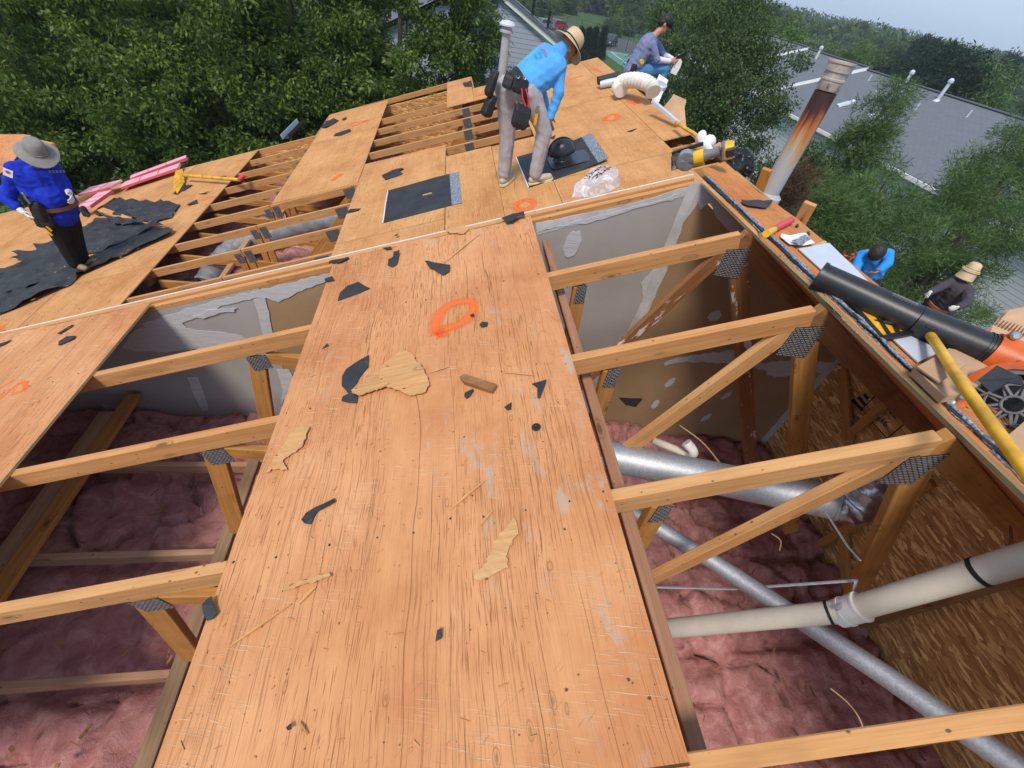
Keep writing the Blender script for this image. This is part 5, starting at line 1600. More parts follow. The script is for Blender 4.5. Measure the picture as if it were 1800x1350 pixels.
loft(m, [ringp(.12, .10, .022), ringp(.105, .085, .035), ringp(.09, .075, .09)]); m.build('neck', M['hood'], vh)
m = MB()
loft(m, [ringp(.085, .07, .075), ringp(.15, .125, .085), ringp(.158, .132, .10), ringp(.155, .13, .125), ringp(.135, .112, .175), ringp(.10, .08, .215), ringp(.05, .038, .238), ringp(.01, .008, .244)]); m.build('dome', M['hood'], vh)
MB().tube([W3(math.cos(a) * .16 - .0, .012, .095 + math.sin(a) * .155) for a in [math.pi * k / 14 for k in range(15)]], .008, 6).build('dome_rib', M['hood'], vh)

# clear ice bag with its print
def film():
    g = G('clear_film'); p = g.pos()
    n = g.noise(p, 14, 4, .7, 1.0)
    g.done((.80, .80, .84, 1), .25, n, .7, .02, spec=.6)
    tr = g.n('BsdfTransparent'); mx = g.n('MixShader', {0: g.math('ADD', .42, g.math('MULTIPLY', g.step(n, .45, .7), .4))})
    g.t.links.new(tr.outputs[0], mx.inputs[1]); g.t.links.new(g.b.outputs[0], mx.inputs[2]); g.t.links.new(mx.outputs[0], g.out.inputs[0])
    return g.m


M['film'] = film()
bag = thing('ice_bag', FP(*(2.096,2.042)), 'crumpled clear plastic ice bag with black lettering beside the timber plates', 'plastic bag')
bp = [V((*p, 0)) for p in [(1.767,1.89),(1.815,2.03),(1.894,1.938),(1.991,2.152),(2.102,2.322),(2.224,2.356),(2.331,2.291),(2.313,2.065),(2.255,1.901),(2.152,1.841),(1.971,1.803)]]
bc = sum(bp, V((0, 0, 0))) / len(bp)
def bagh(p):
    q = (p - bc); d = min(1, q.length / .42)
    return .012 + .11 * (1 - d * d) + .028 * noise.noise(p * 9) + .012 * noise.noise(p * 24)
m = MB(); vs = []; R_ = 10; n = 44
outl = smooth_path(bp + [bp[0]], 4)[:-1]; n = len(outl)
for k in range(R_ + 1):
    for p in outl:
        q = bc.lerp(p, k / R_) if k else bc + (p - bc) * .01
        vs.append(FP(q.x, q.y, max(.006, bagh(q)) if k < R_ else .006))
m.add(vs, [(k * n + i, k * n + (i + 1) % n, (k + 1) * n + (i + 1) % n, (k + 1) * n + i)[::-1] for k in range(R_) for i in range(n)], None, 0, True)
m.build('bag_film', M['film'], bag)
ps_, pe_ = V((*(2.286,2.184), 0)), V((*(2.049,1.956), 0))
rd = (pe_ - ps_).normalized(); dn_ = V((rd.y, -rd.x, 0))
w_ = (pe_ - ps_).length
for txt, row in (('ARCTIC', 0), ('GLACIER', 1)):
    me = stamp(txt, None, .1)
    nv = len(me.vertices); co = np.empty(nv * 3, dtype=np.float32); me.vertices.foreach_get('co', co); co = co.reshape(-1, 3)
    x0, x1 = co[:, 0].min(), co[:, 0].max()
    out = []
    for x, y, z in co:
        lx = (x - x0) / (x1 - x0) * w_ * (1.0 if row == 0 else 1.05) + .03; ly = (y / .075) * .060
        side = V((-rd.y, rd.x, 0))
        base = ps_ + rd * lx + side * (ly - row * .085 - .045)
        out.append(FP(base.x, base.y, max(.006, bagh(base)) + .006 + z) - V(bag.location))
    me.vertices.foreach_set('co', np.array(out, dtype=np.float32).reshape(-1)); me.update()
    me.materials.append(ink); link('lettering', me, bag)

# ------------------------------------------------------------------ things on the far roof
sh = thing('roof_shovel', FP(*(-4.162,5.769)), 'yellow long-handled roof shovel with a red grip lying at the tree side', 'shovel')
h0, h1 = FP(*(-4.142,5.745), .12), FP(*(-2.815,4.815), .10)
MB().tube([h0, h1], .026, 10).build('handle', M['yellow_worn'], sh)
MB().tube([h1, FP(*(-2.737,4.898), .12)], .032, 10).build('grip', M['red'], sh)
MB().prism([FP(*p, h) for p, h in zip([(-4.09,5.206),(-4.351,5.632),(-4.528,6.217),(-4.35,6.164),(-4.175,5.726)], (.01, .02, .10, .12, .03))][::-1], up * .006).build('blade', M['yellow_worn'], sh)
MB().prism([FP(*p, h) for p, h in zip([(-4.213,5.296),(-4.076,5.176),(-4.029,5.449),(-4.203,5.743)], (.0, .0, .02, .03))][::-1], up * .006).build('blade_edge', M['dark_steel'], sh)
for i, (p, q, w, h, lab, mt) in enumerate((((-5.58,6.253), (-4.594,6.531), .30, .04, 'longer pink foam board lying at the tree side of the roof', 'foam'), ((-5.547,6.523), (-4.605,6.915), .20, .05, 'narrow pink foam board lying behind the longer one', 'foam'),
                                      ((-6.346,6.322), (-5.632,6.206), .32, .035, 'broken pink foam board by the elbow of the royal blue roofer', 'foam'), ((-5.612,5.179), (-5.506,5.7), .28, .05, 'pink foam piece half under the upper torn felt', 'foam'))):
    t = thing('foam_board', FP(*p), lab, 'foam board', 'pink foam boards')
    z = .05 + .02 * i
    MB().beam(FP(*p, z + h / 2), FP(*q, z + h / 2 + .02), w, h, up).build('foam_slab', M[mt], t, bevel=.004)
    a, b = FP(*p, z + h / 2), FP(*q, z + h / 2 + .02); sd = (b - a).normalized().cross(up).normalized()
    MB().beam(a + sd * (w / 2 + .004), b + sd * (w / 2 + .004), .006, h * .9, up).build('cut_face', M['foam_edge'], t)
    for f in (.3, .62): MB().beam(a.lerp(b, f) - sd * w / 2 + up * (h / 2 + .002), a.lerp(b, f + .03) + sd * w / 2 + up * (h / 2 + .002), .012, .004, up).build('score_line', M['foam_edge'], t)
MB().beam(FP(-5.65, .5, .03), FP(-6.1, 2.9, .03), .05, .06, up).build('foam_strip', M['foam_edge'], None, 'thin pink foam strip at the left photo edge beside the plywood', 'foam strip')
MB().beam(FP(-4.46, 4.4, .03), FP(-5.4, 5.2, .05), .1, .04, up).build('loose_board', M['chord'], None, 'loose pine board under the arm of the royal blue roofer', 'board', bevel=.003)
MB().prism([V(p) for p in [(-6.544,5.998,-1.839),(-5.905,5.933,-1.74),(-5.789,5.908,-1.735),(-5.915,5.767,-1.907),(-6.083,5.605,-2.112),(-6.514,5.392,-2.433)]], V((.3, .5, .1)).normalized() * .02).build('plywood_offcut', [M['ply']], None, 'plywood offcut tilted up behind the shoulder of the royal blue roofer', 'plywood offcut')
MB().beam((-5.331,5.623,-1.757), (-5.651,5.804,-1.803), .05, .1).build('board_end', M['chord'], None, 'pine board end sticking out behind the grey sun hat', 'board end', bevel=.003)

# ------------------------------------------------------------------ near the seated man
rl = thing('felt_roll', FP(*(2.918,5.243)), 'dark felt roll with a pale backing beside the cream duct', 'felt roll')
a, b = FP(*(2.89,5.307), .06), FP(*(3.187,5.262), .06)
MB().tube([a, b], .055, 16).build('roll', M['white_metal'], rl)
MB().tube([a + V((-.04, .03, .04)), b + V((0, .10, .05))], .055, 16).build('roll', M['felt'], rl)
cd = thing('cream_duct', FP(*(3.074,4.85)), 'cream ribbed flexible duct curled in front of the seated man', 'duct')
dp_ = [FP(*(3.009,4.554), .12), FP(*(3.008,4.725), .14), FP(*(3.072,4.634), .2), FP(*(3.156,4.41), .24), FP(*(3.23,4.2), .24), FP(*(3.286,4.087), .2), FP(*(3.278,4.011), .16)]
pth = smooth_path(dp_, 16)
MB().tube(pth, [.086 + .011 * math.sin(i * 1.26) for i in range(len(pth))], 16).build('duct_hose', M['cream_duct'], cd)
fl = thing('duct_flange', FP(*(3.386,4.152)), 'white square duct flange with a round collar leaning at the end of the cream duct', 'flange')
fq = [V(p) for p in ((3.444,4.409,0.36), (3.547,4.272,0.322), (3.845,4.882,0.503), (3.736,5.019,0.539))]
fn_ = (fq[1] - fq[0]).cross(fq[3] - fq[0]).normalized()
if fn_.dot(V(cam.location) - fq[0]) < 0: fn_ = -fn_
MB().prism(fq, fn_ * .02).build('flange_plate', M['pvc_white'], fl, bevel=.008)
fc = sum(fq, V((0, 0, 0))) / 4
MB().lathe(fc, fn_, [(.095, 0), (.095, .05), (.08, .055), (.08, .0)], 20).build('collar', M['white_metal'], fl)
MB().box(FP(*(3.251,5.497), .02), (.5, .35, .04), Euler((0, -TH, .2)).to_matrix()).build('felt_bundle', M['felt'], None, 'flat dark felt bundle just behind the felt roll', 'felt bundle', bevel=.008)

# ------------------------------------------------------------------ along the ridge: saw, bottles, bags, cardboard
def kraft(name, polys, label, thick=.006):
    t = thing('cardboard_box', polys[0][0], label, 'cardboard box', 'brown cardboard along the ridge')
    for i, poly in enumerate(polys):
        poly = [V(p) for p in poly]
        n_ = (poly[1] - poly[0]).cross(poly[2] - poly[0]).normalized()
        MB().prism(poly, n_ * thick).build('flap' if i else 'panel', M['card'], t)
    return t


kraft('a', [[(3.764,4.624,0.154),(3.921,4.75,0.32),(4.116,4.623,0.244),(4.15,4.429,0.06)], [(3.973,4.863,0.302),(4.005,4.896,0.343),(4.192,4.816,0.312),(4.171,4.734,0.224)]], 'torn brown cardboard flap beyond the far ridge, under the duct flange')
kraft('b', [[(3.276,1.981,0.413),(3.406,2.036,0.501),(3.498,1.958,0.448),(3.402,1.888,0.354)], [(3.315,2.103,0.401),(3.381,2.129,0.444),(3.438,2.106,0.436),(3.373,2.064,0.378)]], 'brown cardboard offcut standing behind the saw battery')
MB().beam((3.184,3.617,0.438), (3.34,3.069,0.364), .05, .03).build('white_flashing', M['white_metal'], None, 'white metal flashing strip along the far ridge', 'flashing')
MB().tube(smooth_path([V(p) for p in ((3.26,2.972,0.391), (3.262,2.69,0.398), (3.267,2.413,0.41), (3.235,2.263,0.396))], 6), .02, 8).build('yellow_strap', M['yellow_worn'], None, 'yellow strap lying along the far ridge', 'strap')
wb_ = thing('white_bottle', (3.223,2.137,0.411), 'white plastic bottles and gloves heaped behind the saw', 'bottle')
m = MB(); m.ell((3.198,2.18,0.448), (.05, .05, .07)); m.ell((3.279,2.139,0.428), (.07, .06, .07)); m.build('bottle_body', M['pvc_white'], wb_)
m = MB(); caps(m, (3.217,2.058,0.403), (3.287,1.994,0.358), .05, .045); caps(m, (3.175,2.111,0.445), (3.157,2.137,0.466), .035, .03); fuse('glove', m, M['glove'], wb_, .012, 3, .008)
m = MB(); m.ell((3.513,1.869,0.363), (.13, .13, .12)); m.ell((3.415,1.793,0.335), (.11, .11, .09)); m.ell((3.57,1.823,0.332), (.09, .10, .09)); caps(m, (3.423,1.794,0.409), (3.414,1.779,0.464), .05, .02)
b_ = fuse('trash_bag', m, M['bag_black'], None, .014, 2, .03, 14); tag(b_, 'shiny black trash bag beyond the ridge behind the saw', 'trash bag')
sw = thing('cordless_saw', RP(*(0.211,0.403)), 'yellow and grey cordless circular saw lying at the corner of the timber plates', 'saw')
D0, D1 = V((2.072,0.308,0.707)), V((2.274,0.197,0.821))
sx = (D1 - D0).normalized(); sz = (upn - sx * upn.dot(sx)).normalized(); sy = sz.cross(sx)
Q = lambda x, y, z: D0 + sx * x + sy * y + sz * z
LS = (D1 - D0).length
MB().prism([Q(-.03, -.04, -.02), Q(.16, .03, -.02), Q(.16, .05, .02), Q(.0, .04, .06), Q(-.03, .0, .05)], sy * .006).build('shoe_plate', M['dark_steel'], sw)
MB().beam(Q(-.03, .03, .055), Q(.15, .06, .065), .014, .02, sz).build('shoe_edge', M['dark_steel'], sw)
MB().lathe(Q(.055, -.03, .01), sy, [(.001, 0), (.055, 0), (.06, .02), (.06, .05), (.001, .055)], 20).build('blade_guard', M['steel'], sw)
MB().lathe(Q(.03, -.045, .005), sy, [(.001, 0), (.022, 0), (.022, .05), (.001, .05)], 14).build('gear_case', M['grey_plastic'], sw)
MB().tube([Q(.10, 0, .01), Q(.155, 0, .012)], [.042, .045], 14).build('motor_band', M['yellow'], sw)
MB().tube([Q(.07, 0, .01), Q(.105, 0, .01)], [.032, .040], 14).build('motor_front', M['grey_plastic'], sw)
MB().tube([Q(.155, 0, .015), Q(.20, 0, .02), Q(.245, 0, .025)], [.035, .026, .03], 12).build('handle', M['grey_plastic'], sw)
MB().box(Q(.285, 0, .02), (.07, .085, .085), Matrix((sx, sy, sz)).transposed()).build('battery', M['yellow'], sw, bevel=.012)
MB().box(Q(.300, -.02, .02), (.05, .07, .05), Matrix((sx, sy, sz)).transposed()).build('battery_cell', M['black_plastic'], sw, bevel=.008)
MB().box(Q(.262, 0, .022), (.025, .09, .09), Matrix((sx, sy, sz)).transposed()).build('battery_clip', M['grey_plastic'], sw, bevel=.008)
scrap([(3.015,2.457),(3.2,2.75),(3.258,2.603),(3.142,2.387),(3.039,2.269),(3.023,2.373)], lambda u, v, h: FP(u, v, h - .10), 'grey felt flap hanging into the slot at the far ridge', .0, seed=77, curl=.05)
MB().beam(FP(3.02, 2.4, -.05), FP(3.3, 2.4, -.05), .04, .09, up).build('slot_blocking', M['chord'], None, 'pine blocking across the slot at the far ridge', 'blocking', bevel=.003)
# things on the ridge strip
rs_h = lambda h: (lambda s, v, z: RP(s, v, z + .013 + h))
scrap([(0.11,-0.293),(0.186,-0.283),(0.252,-0.247),(0.363,-0.201),(0.289,-0.289),(0.243,-0.338),(0.17,-0.355),(0.114,-0.365),(0.088,-0.345)], rs_h(.004), 'long curved felt scrap on the ridge strip below the orange cross', .004, seed=90, curl=.02, sub=.03)
scrap([(0.322,-0.499),(0.358,-0.467),(0.334,-0.513),(0.315,-0.52)], rs_h(0), 'small felt crumb right of the red handle', .002, seed=91, sub=.02)
scrap([(0.33,-0.575),(0.373,-0.549),(0.349,-0.592),(0.313,-0.61)], rs_h(0), 'square felt crumb above the white papers', .002, seed=92, sub=.02)
hm = thing('pry_bar', RP(*(0.24,-0.497), .02), 'tool with a red grip and yellow neck lying on the ridge strip', 'hand tool')
MB().tube([RP(*(0.08,-0.656), .03), RP(*(0.306,-0.472), .03)], [.015, .0165], 12).build('grip', M['red'], hm)
MB().tube([RP(*(0.002,-0.722), .03), RP(*(0.084,-0.655), .03)], [.017, .015], 12).build('neck', M['yellow'], hm)
scrap([(0.096,-0.704),(0.126,-0.667),(0.165,-0.676),(0.229,-0.649),(0.31,-0.6),(0.279,-0.678),(0.27,-0.724),(0.186,-0.761),(0.099,-0.777)], rs_h(.004), 'white torn paper wrapper on the ridge strip beside the leaf blower nozzle', .004, seed=93, mat='paper', name='paper_wrapper', cat='paper', grp='papers on the ridge strip', curl=.02)
scrap([(0.108,-0.764),(0.265,-0.654),(0.26,-0.7),(0.129,-0.799)], rs_h(.016), 'grey mineral felt piece on the white paper wrapper', .006, seed=94, mat='granules', curl=.01)
MB().prism([RP(*p, .02) for p in [(0.266,-0.726),(0.408,-0.631),(0.405,-0.655),(0.259,-0.749)]][::-1], upn * .012).build('wood_strip', M['ply_edge'], None, 'pale wood strip across the ridge strip before the grey metal panel', 'wood strip')
MB().prism([RP(*p, .022) for p in [(0.132,-0.803),(0.413,-0.658),(0.37,-0.917),(0.315,-1.197),(0.26,-1.485),(0.096,-1.556),(0.098,-1.378),(0.128,-1.108)]][::-1], upn * .006).build('metal_panel', M['white_metal'], None, 'long pale grey metal panel under the leaf blower tube', 'metal panel')
# layered felt and shingle remains along the inner edge
sk = thing('shingle_edge', RP(.03, -1.2), 'ragged dark shingle and felt layers along the cut ridge edge', 'shingle edge')
r = random.Random(12)
for li in range(3):
    h0_ = .014 + .006 * li; v = -.02; s0_ = .012 + .007 * li
    while v > -2.95:
        L = r.uniform(.22, .45); n = int(L / .03); a_ = r.uniform(-.01, .012); up_ = r.uniform(0, .007)
        inn = [(s0_ + a_ + r.uniform(-.006, .006), v - L * i / n) for i in range(n + 1)]
        wd_ = .016 + .010 * r.random() + (.012 if li == 0 else 0)
        out = [(s0_ + a_ + wd_ + r.uniform(-.008, .008), v - L * i / n) for i in range(n, -1, -1)]
        MB().prism([RP(s_, v_, h0_ + up_ * math.sin((v_ * 9) + li)) for s_, v_ in inn + out][::-1], upn * -.0055 * -1).build('shingle_layer', M['felt' if li % 2 else 'granules'], sk)
        v -= L * r.uniform(.93, 1.02)
# flue
fu = thing('flue_pipe', (4.34, 2.25, -1.2), 'tall rust-stained metal flue pipe with a cap, leaning in the photo beyond the ridge', 'flue')


def rust():
    g = G('rusty_flue'); p = g.pos()
    z = g.n('SeparateXYZ', {0: p}).outputs[2]
    q = g.math('ADD', z, g.math('MULTIPLY', g.math('SUBTRACT', g.noise(g.scale(p, 14, 14, 1.3), 1, 5, .65), .5), .85))
    c = g.ramp(g.n('MapRange', {0: q, 1: 1.15, 2: 2.3}).outputs[0], [(0, (.36, .39, .43)), (.36, (.38, .40, .42)), (.50, (.46, .33, .17)), (.62, (.45, .16, .05)), (.71, (.20, .055, .03)), (.77, (.06, .03, .03)), (1, (.05, .025, .025))])
    return g.done(c, .55, metal=.15)


FX, FY = 4.33, 2.26
fzt = 1.02
MB().tube([V((FX, FY, -1.2)), V((FX, FY, -.02))], .125, 20).build('lower_pipe', M['pipe_grey'], fu)
MB().lathe(V((FX, FY, -.08)), (0, 0, 1), [(.125, 0), (.148, .0), (.148, .04), (.105, .08)], 20).build('storm_collar', M['pipe_grey'], fu)
MB().tube([V((FX, FY, -.02 + .1 * k)) for k in range(int((fzt + .02) / .1) + 1)], .102, 20).build('pipe', rust(), fu)
MB().lathe(V((FX, FY, fzt - .03)), (0, 0, 1), [(.098, 0), (.104, .01), (.104, .08), (.111, .085), (.111, .10), (.106, .105), (.108, .15), (.119, .155), (.119, .215), (.128, .22), (.128, .235), (.117, .235), (.117, .225), (.001, .225)], 20).build('cap', simple('weathered_cap', (.42, .38, .34), .55, .2, .25, 10), fu)
for k in range(6): MB().box(V((FX + .108 * math.cos(k), FY + .108 * math.sin(k), fzt + .02)), (.02, .02, .03)).build('cap_screw', M['steel'], fu)
for i, (a, b, lab) in enumerate((((3.609,1.489,0.226), (3.539,1.442,0.447), 'reddish timber offcut standing up left of the flue base'), ((3.303,0.472,0.355), (3.264,0.444,0.532), 'pale timber offcut standing up right of the flue base'))):
    a, b = V(a), V(b); a2 = b + (a - b) * 2.2
    MB().beam(a2, b, .085, .038, V((-.8, -.6, 0))).build('timber_offcut', M['web'] if i == 0 else M['chord'], None, lab, 'timber offcut', 'timber offcuts beyond the ridge', bevel=.003)

# ------------------------------------------------------------------ leaf blower, big shovel, cardboard on the right
bl = thing('leaf_blower', (2.657,-1.46,0.678), 'orange leaf blower with a long black tube lying over the ridge at the right', 'leaf blower')
n0, n1, n2 = V((2.077,-1.106,0.781)), V((2.305,-1.357,0.776)), V((2.49,-1.533,0.778))
MB().tube([n0, n0.lerp(n1, .5), n1], [.052, .054, .055], 24).build('nozzle_tube', M['black_plastic'], bl)
MB().tube([n1, n1.lerp(n2, .75), n2], [.057, .057, .058], 24).build('tube', M['black_plastic'], bl)
for f in (.80, .84, .88): MB().tube([n1.lerp(n2, f), n1.lerp(n2, f + .012)], .0605, 24).build('tube_rib', M['black_plastic'], bl)
tdir = (n2 - n0).normalized(); toc = (V(cam.location) - n1).normalized(); toc = (toc - tdir * toc.dot(tdir)).normalized(); tup = tdir.cross(toc)
MB().tube([n0 - tdir * .004, n0 + tdir * .01], .0555, 24).build('nozzle_rim', M['black_plastic'], bl)
for k in range(8):
    MB().box(n0.lerp(n1, .70 + .03 * k) + tup * -.046 + toc * .03, (.012, .008, .012)).build('grip_bump', M['grey_plastic'], bl)
for k in range(7):
    MB().box(n0.lerp(n1, .52 + .045 * k) + tup * .052 + toc * .018, (.01, .01, .007)).build('vent_dot', M['white_paint'], bl)
MB().box(n1.lerp(n2, .18) + toc * .055, (.035, .012, .012), Matrix((tdir, tup, toc)).transposed()).build('lock_tab', M['black_plastic'], bl, bevel=.003)
MB().tube([n2 - tdir * .03, n2 + tdir * .20], [.066, .075], 22).build('outlet', M['orange'], bl)
for s_ in (1, -1): MB().lathe(n2 - tdir * .012 + tup * .072 * s_ + toc * .02, toc, [(.014, 0), (.014, .02), (.008, .026), (.001, .026)], 12).build('bolt', M['steel'], bl)
MB().beam(n2 - tdir * .02 + tup * .07 + toc * .018, n2 - tdir * .02 - tup * .07 + toc * .018, .02, .012, toc).build('clamp_flange', M['orange'], bl, bevel=.004)
MB().box(n2 + tdir * .065 + toc * .072, (.07, .03, .008), Matrix((tdir, tup, toc)).transposed()).build('latch', M['orange'], bl, bevel=.003)
vc = V((2.29,-1.768,0.779)); vn = (V(cam.location) - vc).normalized(); vn = (vn + V((-.2, .1, .1))).normalized()
MB().lathe(vc - vn * .09, vn, [(.05, 0), (.125, .015), (.135, .05), (.13, .085), (.105, .10)], 28).build('fan_housing', M['orange'], bl)
MB().lathe(vc - vn * .02, vn, [(.108, .0), (.118, .012), (.112, .022), (.092, .02), (.092, .0)], 28).build('grille_rim', M['grey_plastic'], bl)
vs1 = vn.cross(V((0, 0, 1))).normalized(); vs2 = vn.cross(vs1)
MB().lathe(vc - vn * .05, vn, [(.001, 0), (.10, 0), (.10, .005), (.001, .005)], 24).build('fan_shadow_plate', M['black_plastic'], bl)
g_ = MB()
for k in range(9):
    a = 2 * math.pi * k / 9; b = a + 1.25
    g_.tube([vc + (vs1 * math.cos(a) + vs2 * math.sin(a)) * .022, vc + (vs1 * math.cos(a + .2) + vs2 * math.sin(a + .2)) * .06 + vn * .01, vc + (vs1 * math.cos(b - .6) + vs2 * math.sin(b - .6)) * .095], .0045, 6)
    g_.tube([vc + (vs1 * math.cos(a) + vs2 * math.sin(a)) * .022, vc + (vs1 * math.cos(a - .5) + vs2 * math.sin(a - .5)) * .095], .0035, 6)
for rr_ in (.025, .06): g_.tube([vc + (vs1 * math.cos(2 * math.pi * k / 24) + vs2 * math.sin(2 * math.pi * k / 24)) * rr_ + vn * .006 for k in range(25)], .0035, 6, caps=False)
g_.build('grille', M['grey_plastic'], bl)
MB().prism([V(p) for p in ((2.097,-1.747,0.851), (2.148,-1.723,0.888), (2.189,-1.764,0.886), (2.197,-1.78,0.872), (2.151,-1.771,0.87), (2.11,-1.787,0.844))][::-1], vn * .02).build('top_guard', M['black_plastic'], bl, bevel=.006)
MB().prism([V(p) for p in ((2.118,-1.712,0.748), (2.175,-1.717,0.758), (2.192,-1.742,0.738), (2.145,-1.736,0.732))][::-1], vn * .02).build('mount_bracket', M['orange'], bl, bevel=.004)
for p in ((2.151,-1.735,0.769), (2.116,-1.742,0.753)): MB().lathe(V(p), vn, [(.011, 0), (.011, .012), (.006, .016), (.001, .016)], 12).build('bolt', M['steel'], bl)
MB().prism([V(p) for p in ((2.156,-1.739,0.731), (2.192,-1.742,0.738), (2.22,-1.836,0.709), (2.293,-1.837,0.726), (2.382,-1.864,0.665), (2.264,-1.852,0.647), (2.187,-1.795,0.683))][::-1], vn * .03).build('engine_base', M['black_plastic'], bl, bevel=.006)

bs = thing('roof_shovel', (2.287,-1.417,0.726), 'big roof shovel with worn yellow handle and black toothed blade before the leaf blower', 'shovel')
MB().tube(smooth_path([V(p) for p in ((2.34,-1.38,0.762), (2.304,-1.447,0.773), (2.054,-1.747,0.84), (1.81,-2.119,0.895))], 6), [.011] + [.0145] * 17 + [.0145], 14).build('handle', M['yellow_worn'], bs)
MB().tube(smooth_path([V(p) for p in ((2.185,-1.333,0.74), (2.256,-1.353,0.753), (2.316,-1.375,0.761), (2.324,-1.412,0.769))], 5), [.010] * 15 + [.012], 10).build('neck', M['dark_steel'], bs)
bq = [V(p) for p in ((2.153,-1.247,0.746), (2.115,-1.45,0.749), (2.363,-1.373,0.746), (2.405,-1.29,0.739), (2.273,-1.232,0.748))]
bnrm = (bq[1] - bq[0]).cross(bq[2] - bq[0]).normalized()
if bnrm.dot(V(cam.location) - bq[0]) < 0: bnrm = -bnrm; 
MB().prism(bq, bnrm * .006).build('blade', M['yellow_worn'], bs)
m = MB()
for a, b in zip(bq, bq[1:] + bq[:1]): m.beam(a + bnrm * .004, b + bnrm * .004, .022, .010, bnrm)
m.build('blade_frame', M['dark_steel'], bs)
for k in range(9):
    p = bq[0].lerp(bq[1], (k + .5) / 9); d = (bq[1] - bq[0]).normalized(); o_ = d.cross(bnrm).normalized()
    if o_.dot(p - bq[2]) < 0: o_ = -o_
    MB().prism([p - d * .009, p + o_ * .022 - d * .002, p + d * .009], bnrm * .004).build('tooth', M['dark_steel'], bs)
for i in range(3): MB().beam(bq[0].lerp(bq[3], .3 + .25 * i) + bnrm * .006, bq[1].lerp(bq[2], .2 + .2 * i) + bnrm * .006, .008, .008, bnrm).build('blade_rib', M['dark_steel'], bs)

KB = lambda pts, h: [RP(s_, v_, h) for s_, v_ in pts]
kc = thing('cardboard_box', RP(.15, -1.55), 'flattened brown cardboard box under the yellow shovel handle', 'cardboard box', 'brown cardboard along the ridge')
MB().prism(KB([(-0.024,-1.628),(0.091,-1.578),(0.265,-1.493),(0.429,-1.506),(0.277,-1.645),(0.062,-1.728),(-0.027,-1.748)], .05)[::-1], upn * .03).build('panel', M['card'], kc)
MB().prism(KB([(-0.04,-1.641),(0.175,-1.541),(0.215,-1.595),(-0.017,-1.705)], .065)[::-1], upn * .006).build('flap', M['card'], kc)
kd_ = thing('cardboard_box', RP(.6, -1.2), 'torn corrugated cardboard box behind the orange outlet of the leaf blower', 'cardboard box', 'brown cardboard along the ridge')
qa, qb, qc, qd = V((2.934,-1.182,0.553)), V((2.991,-1.181,0.669)), V((3.09,-1.314,0.676)), V((3.094,-1.405,0.587))
MB().prism([qa, V((2.838,-1.362,0.564)), qd, qc, qb], V((0, .4, .9)).normalized() * .006).build('panel', M['card'], kd_)
qe, qf = V((3.168,-1.072,0.679)), V((3.3,-1.101,0.741))
MB().prism([qb, qc, qf, qe], V((0, .4, .9)).normalized() * .006).build('inner_panel', M['card'], kd_)
MB().prism([V((3.052,-1.151,0.685)), V((3.194,-1.25,0.68)), V((3.245,-1.121,0.764)), V((3.113,-1.113,0.71))], V((0, .4, .9)).normalized() * .006).build('flap', M['card'], kd_)
for k in range(14):
    a, b = qb.lerp(qc, k / 14), V((3.042,-1.154,0.68)).lerp(V((3.18,-1.252,0.674)), k / 14)
    MB().beam(a + V((0, -.01, .012)), b + V((0, -.01, .012)), .004, .010).build('corrugation', M['card'], kd_)
ke = thing('cardboard_box', RP(.3, -1.95), 'brown cardboard corner below the fan grille at the right photo edge', 'cardboard box', 'brown cardboard along the ridge')
MB().prism(KB([(0.037,-1.89),(0.169,-1.834),(0.324,-1.807),(0.001,-2.038),(0.008,-1.981)], .06)[::-1], upn * .04).build('panel', M['card'], ke)

# ------------------------------------------------------------------ pipes in the near attic
pv = thing('drain_pipe', (2.271,-2.04,-0.183), 'cream plastic drain pipe with a white coupling and black straps in the near attic', 'pipe')
a, b, c = V((1.608,-1.929,-0.672)), V((2.165,-2.064,-0.047)), V((2.304,-2.108,0.574))
MB().tube([a, a.lerp(b, .5), b], .040, 20).build('pipe', M['pvc'], pv)
MB().tube([b, b.lerp(c, .5), c], .041, 20).build('pipe', M['pvc'], pv)
d = (c - b).normalized()
MB().tube([b - d * .035, b + d * .06], .049, 20).build('coupling', M['pvc_white'], pv)
for p, dd in ((b - d * .002, d), (b + d * .058, d)): MB().tube([p - dd * .004, p + dd * .004], .052, 20).build('coupling_rim', M['pvc_white'], pv)
d2 = (b - a).normalized(); MB().tube([b - d2 * .062, b - d2 * .052], .0425, 20).build('strap', M['black_band'], pv)
f = .69; MB().tube([b.lerp(c, f), b.lerp(c, f) + d * .014], .043, 20).build('strap', M['black_band'], pv)
gt = thing('steel_conduit', (2.343,-2.068,-0.407), 'long thin galvanised pipe running diagonally through the near attic', 'pipe')
MB().tube([(1.505,-1.355,-0.415), (1.906,-1.743,-0.339), (2.218,-2.267,-0.092), (2.328,-2.588,0.105)], .037, 20).build('pipe', M['galv'], gt)
gd = thing('round_duct', (2.093,-1.456,-0.15), 'wide silver round duct under the third truss', 'duct')
a, b = V((1.498,-1.208,-0.271)), V((2.417,-1.633,-0.027))
MB().tube([a, b], .078, 24).build('duct', M['galv'], gd)
MB().tube([b - (b - a).normalized() * .02, b], .081, 24).build('joint_band', M['galv'], gd)
el = smooth_path([b, V((2.457,-1.673,0.014)), V((2.467,-1.665,0.096)), V((2.507,-1.627,0.145))], 7)
MB().tube(el, [.076 + .006 * math.sin(i * 2.4) for i in range(len(el))], 18).build('foil_elbow', M['foil'], gd)
hg = lambda pts, label: MB().tube([V(p) for p in pts], [.006] * len(pts), 6, flat=.35).build('hanger_strap', M['galv'], None, label, 'hanger strap', 'metal hanger straps in the near attic')
hg(((2.283,-1.698,0.016), (2.255,-1.857,0.038), (2.208,-1.934,0.092)), 'metal hanger strap from the foil elbow to the post')
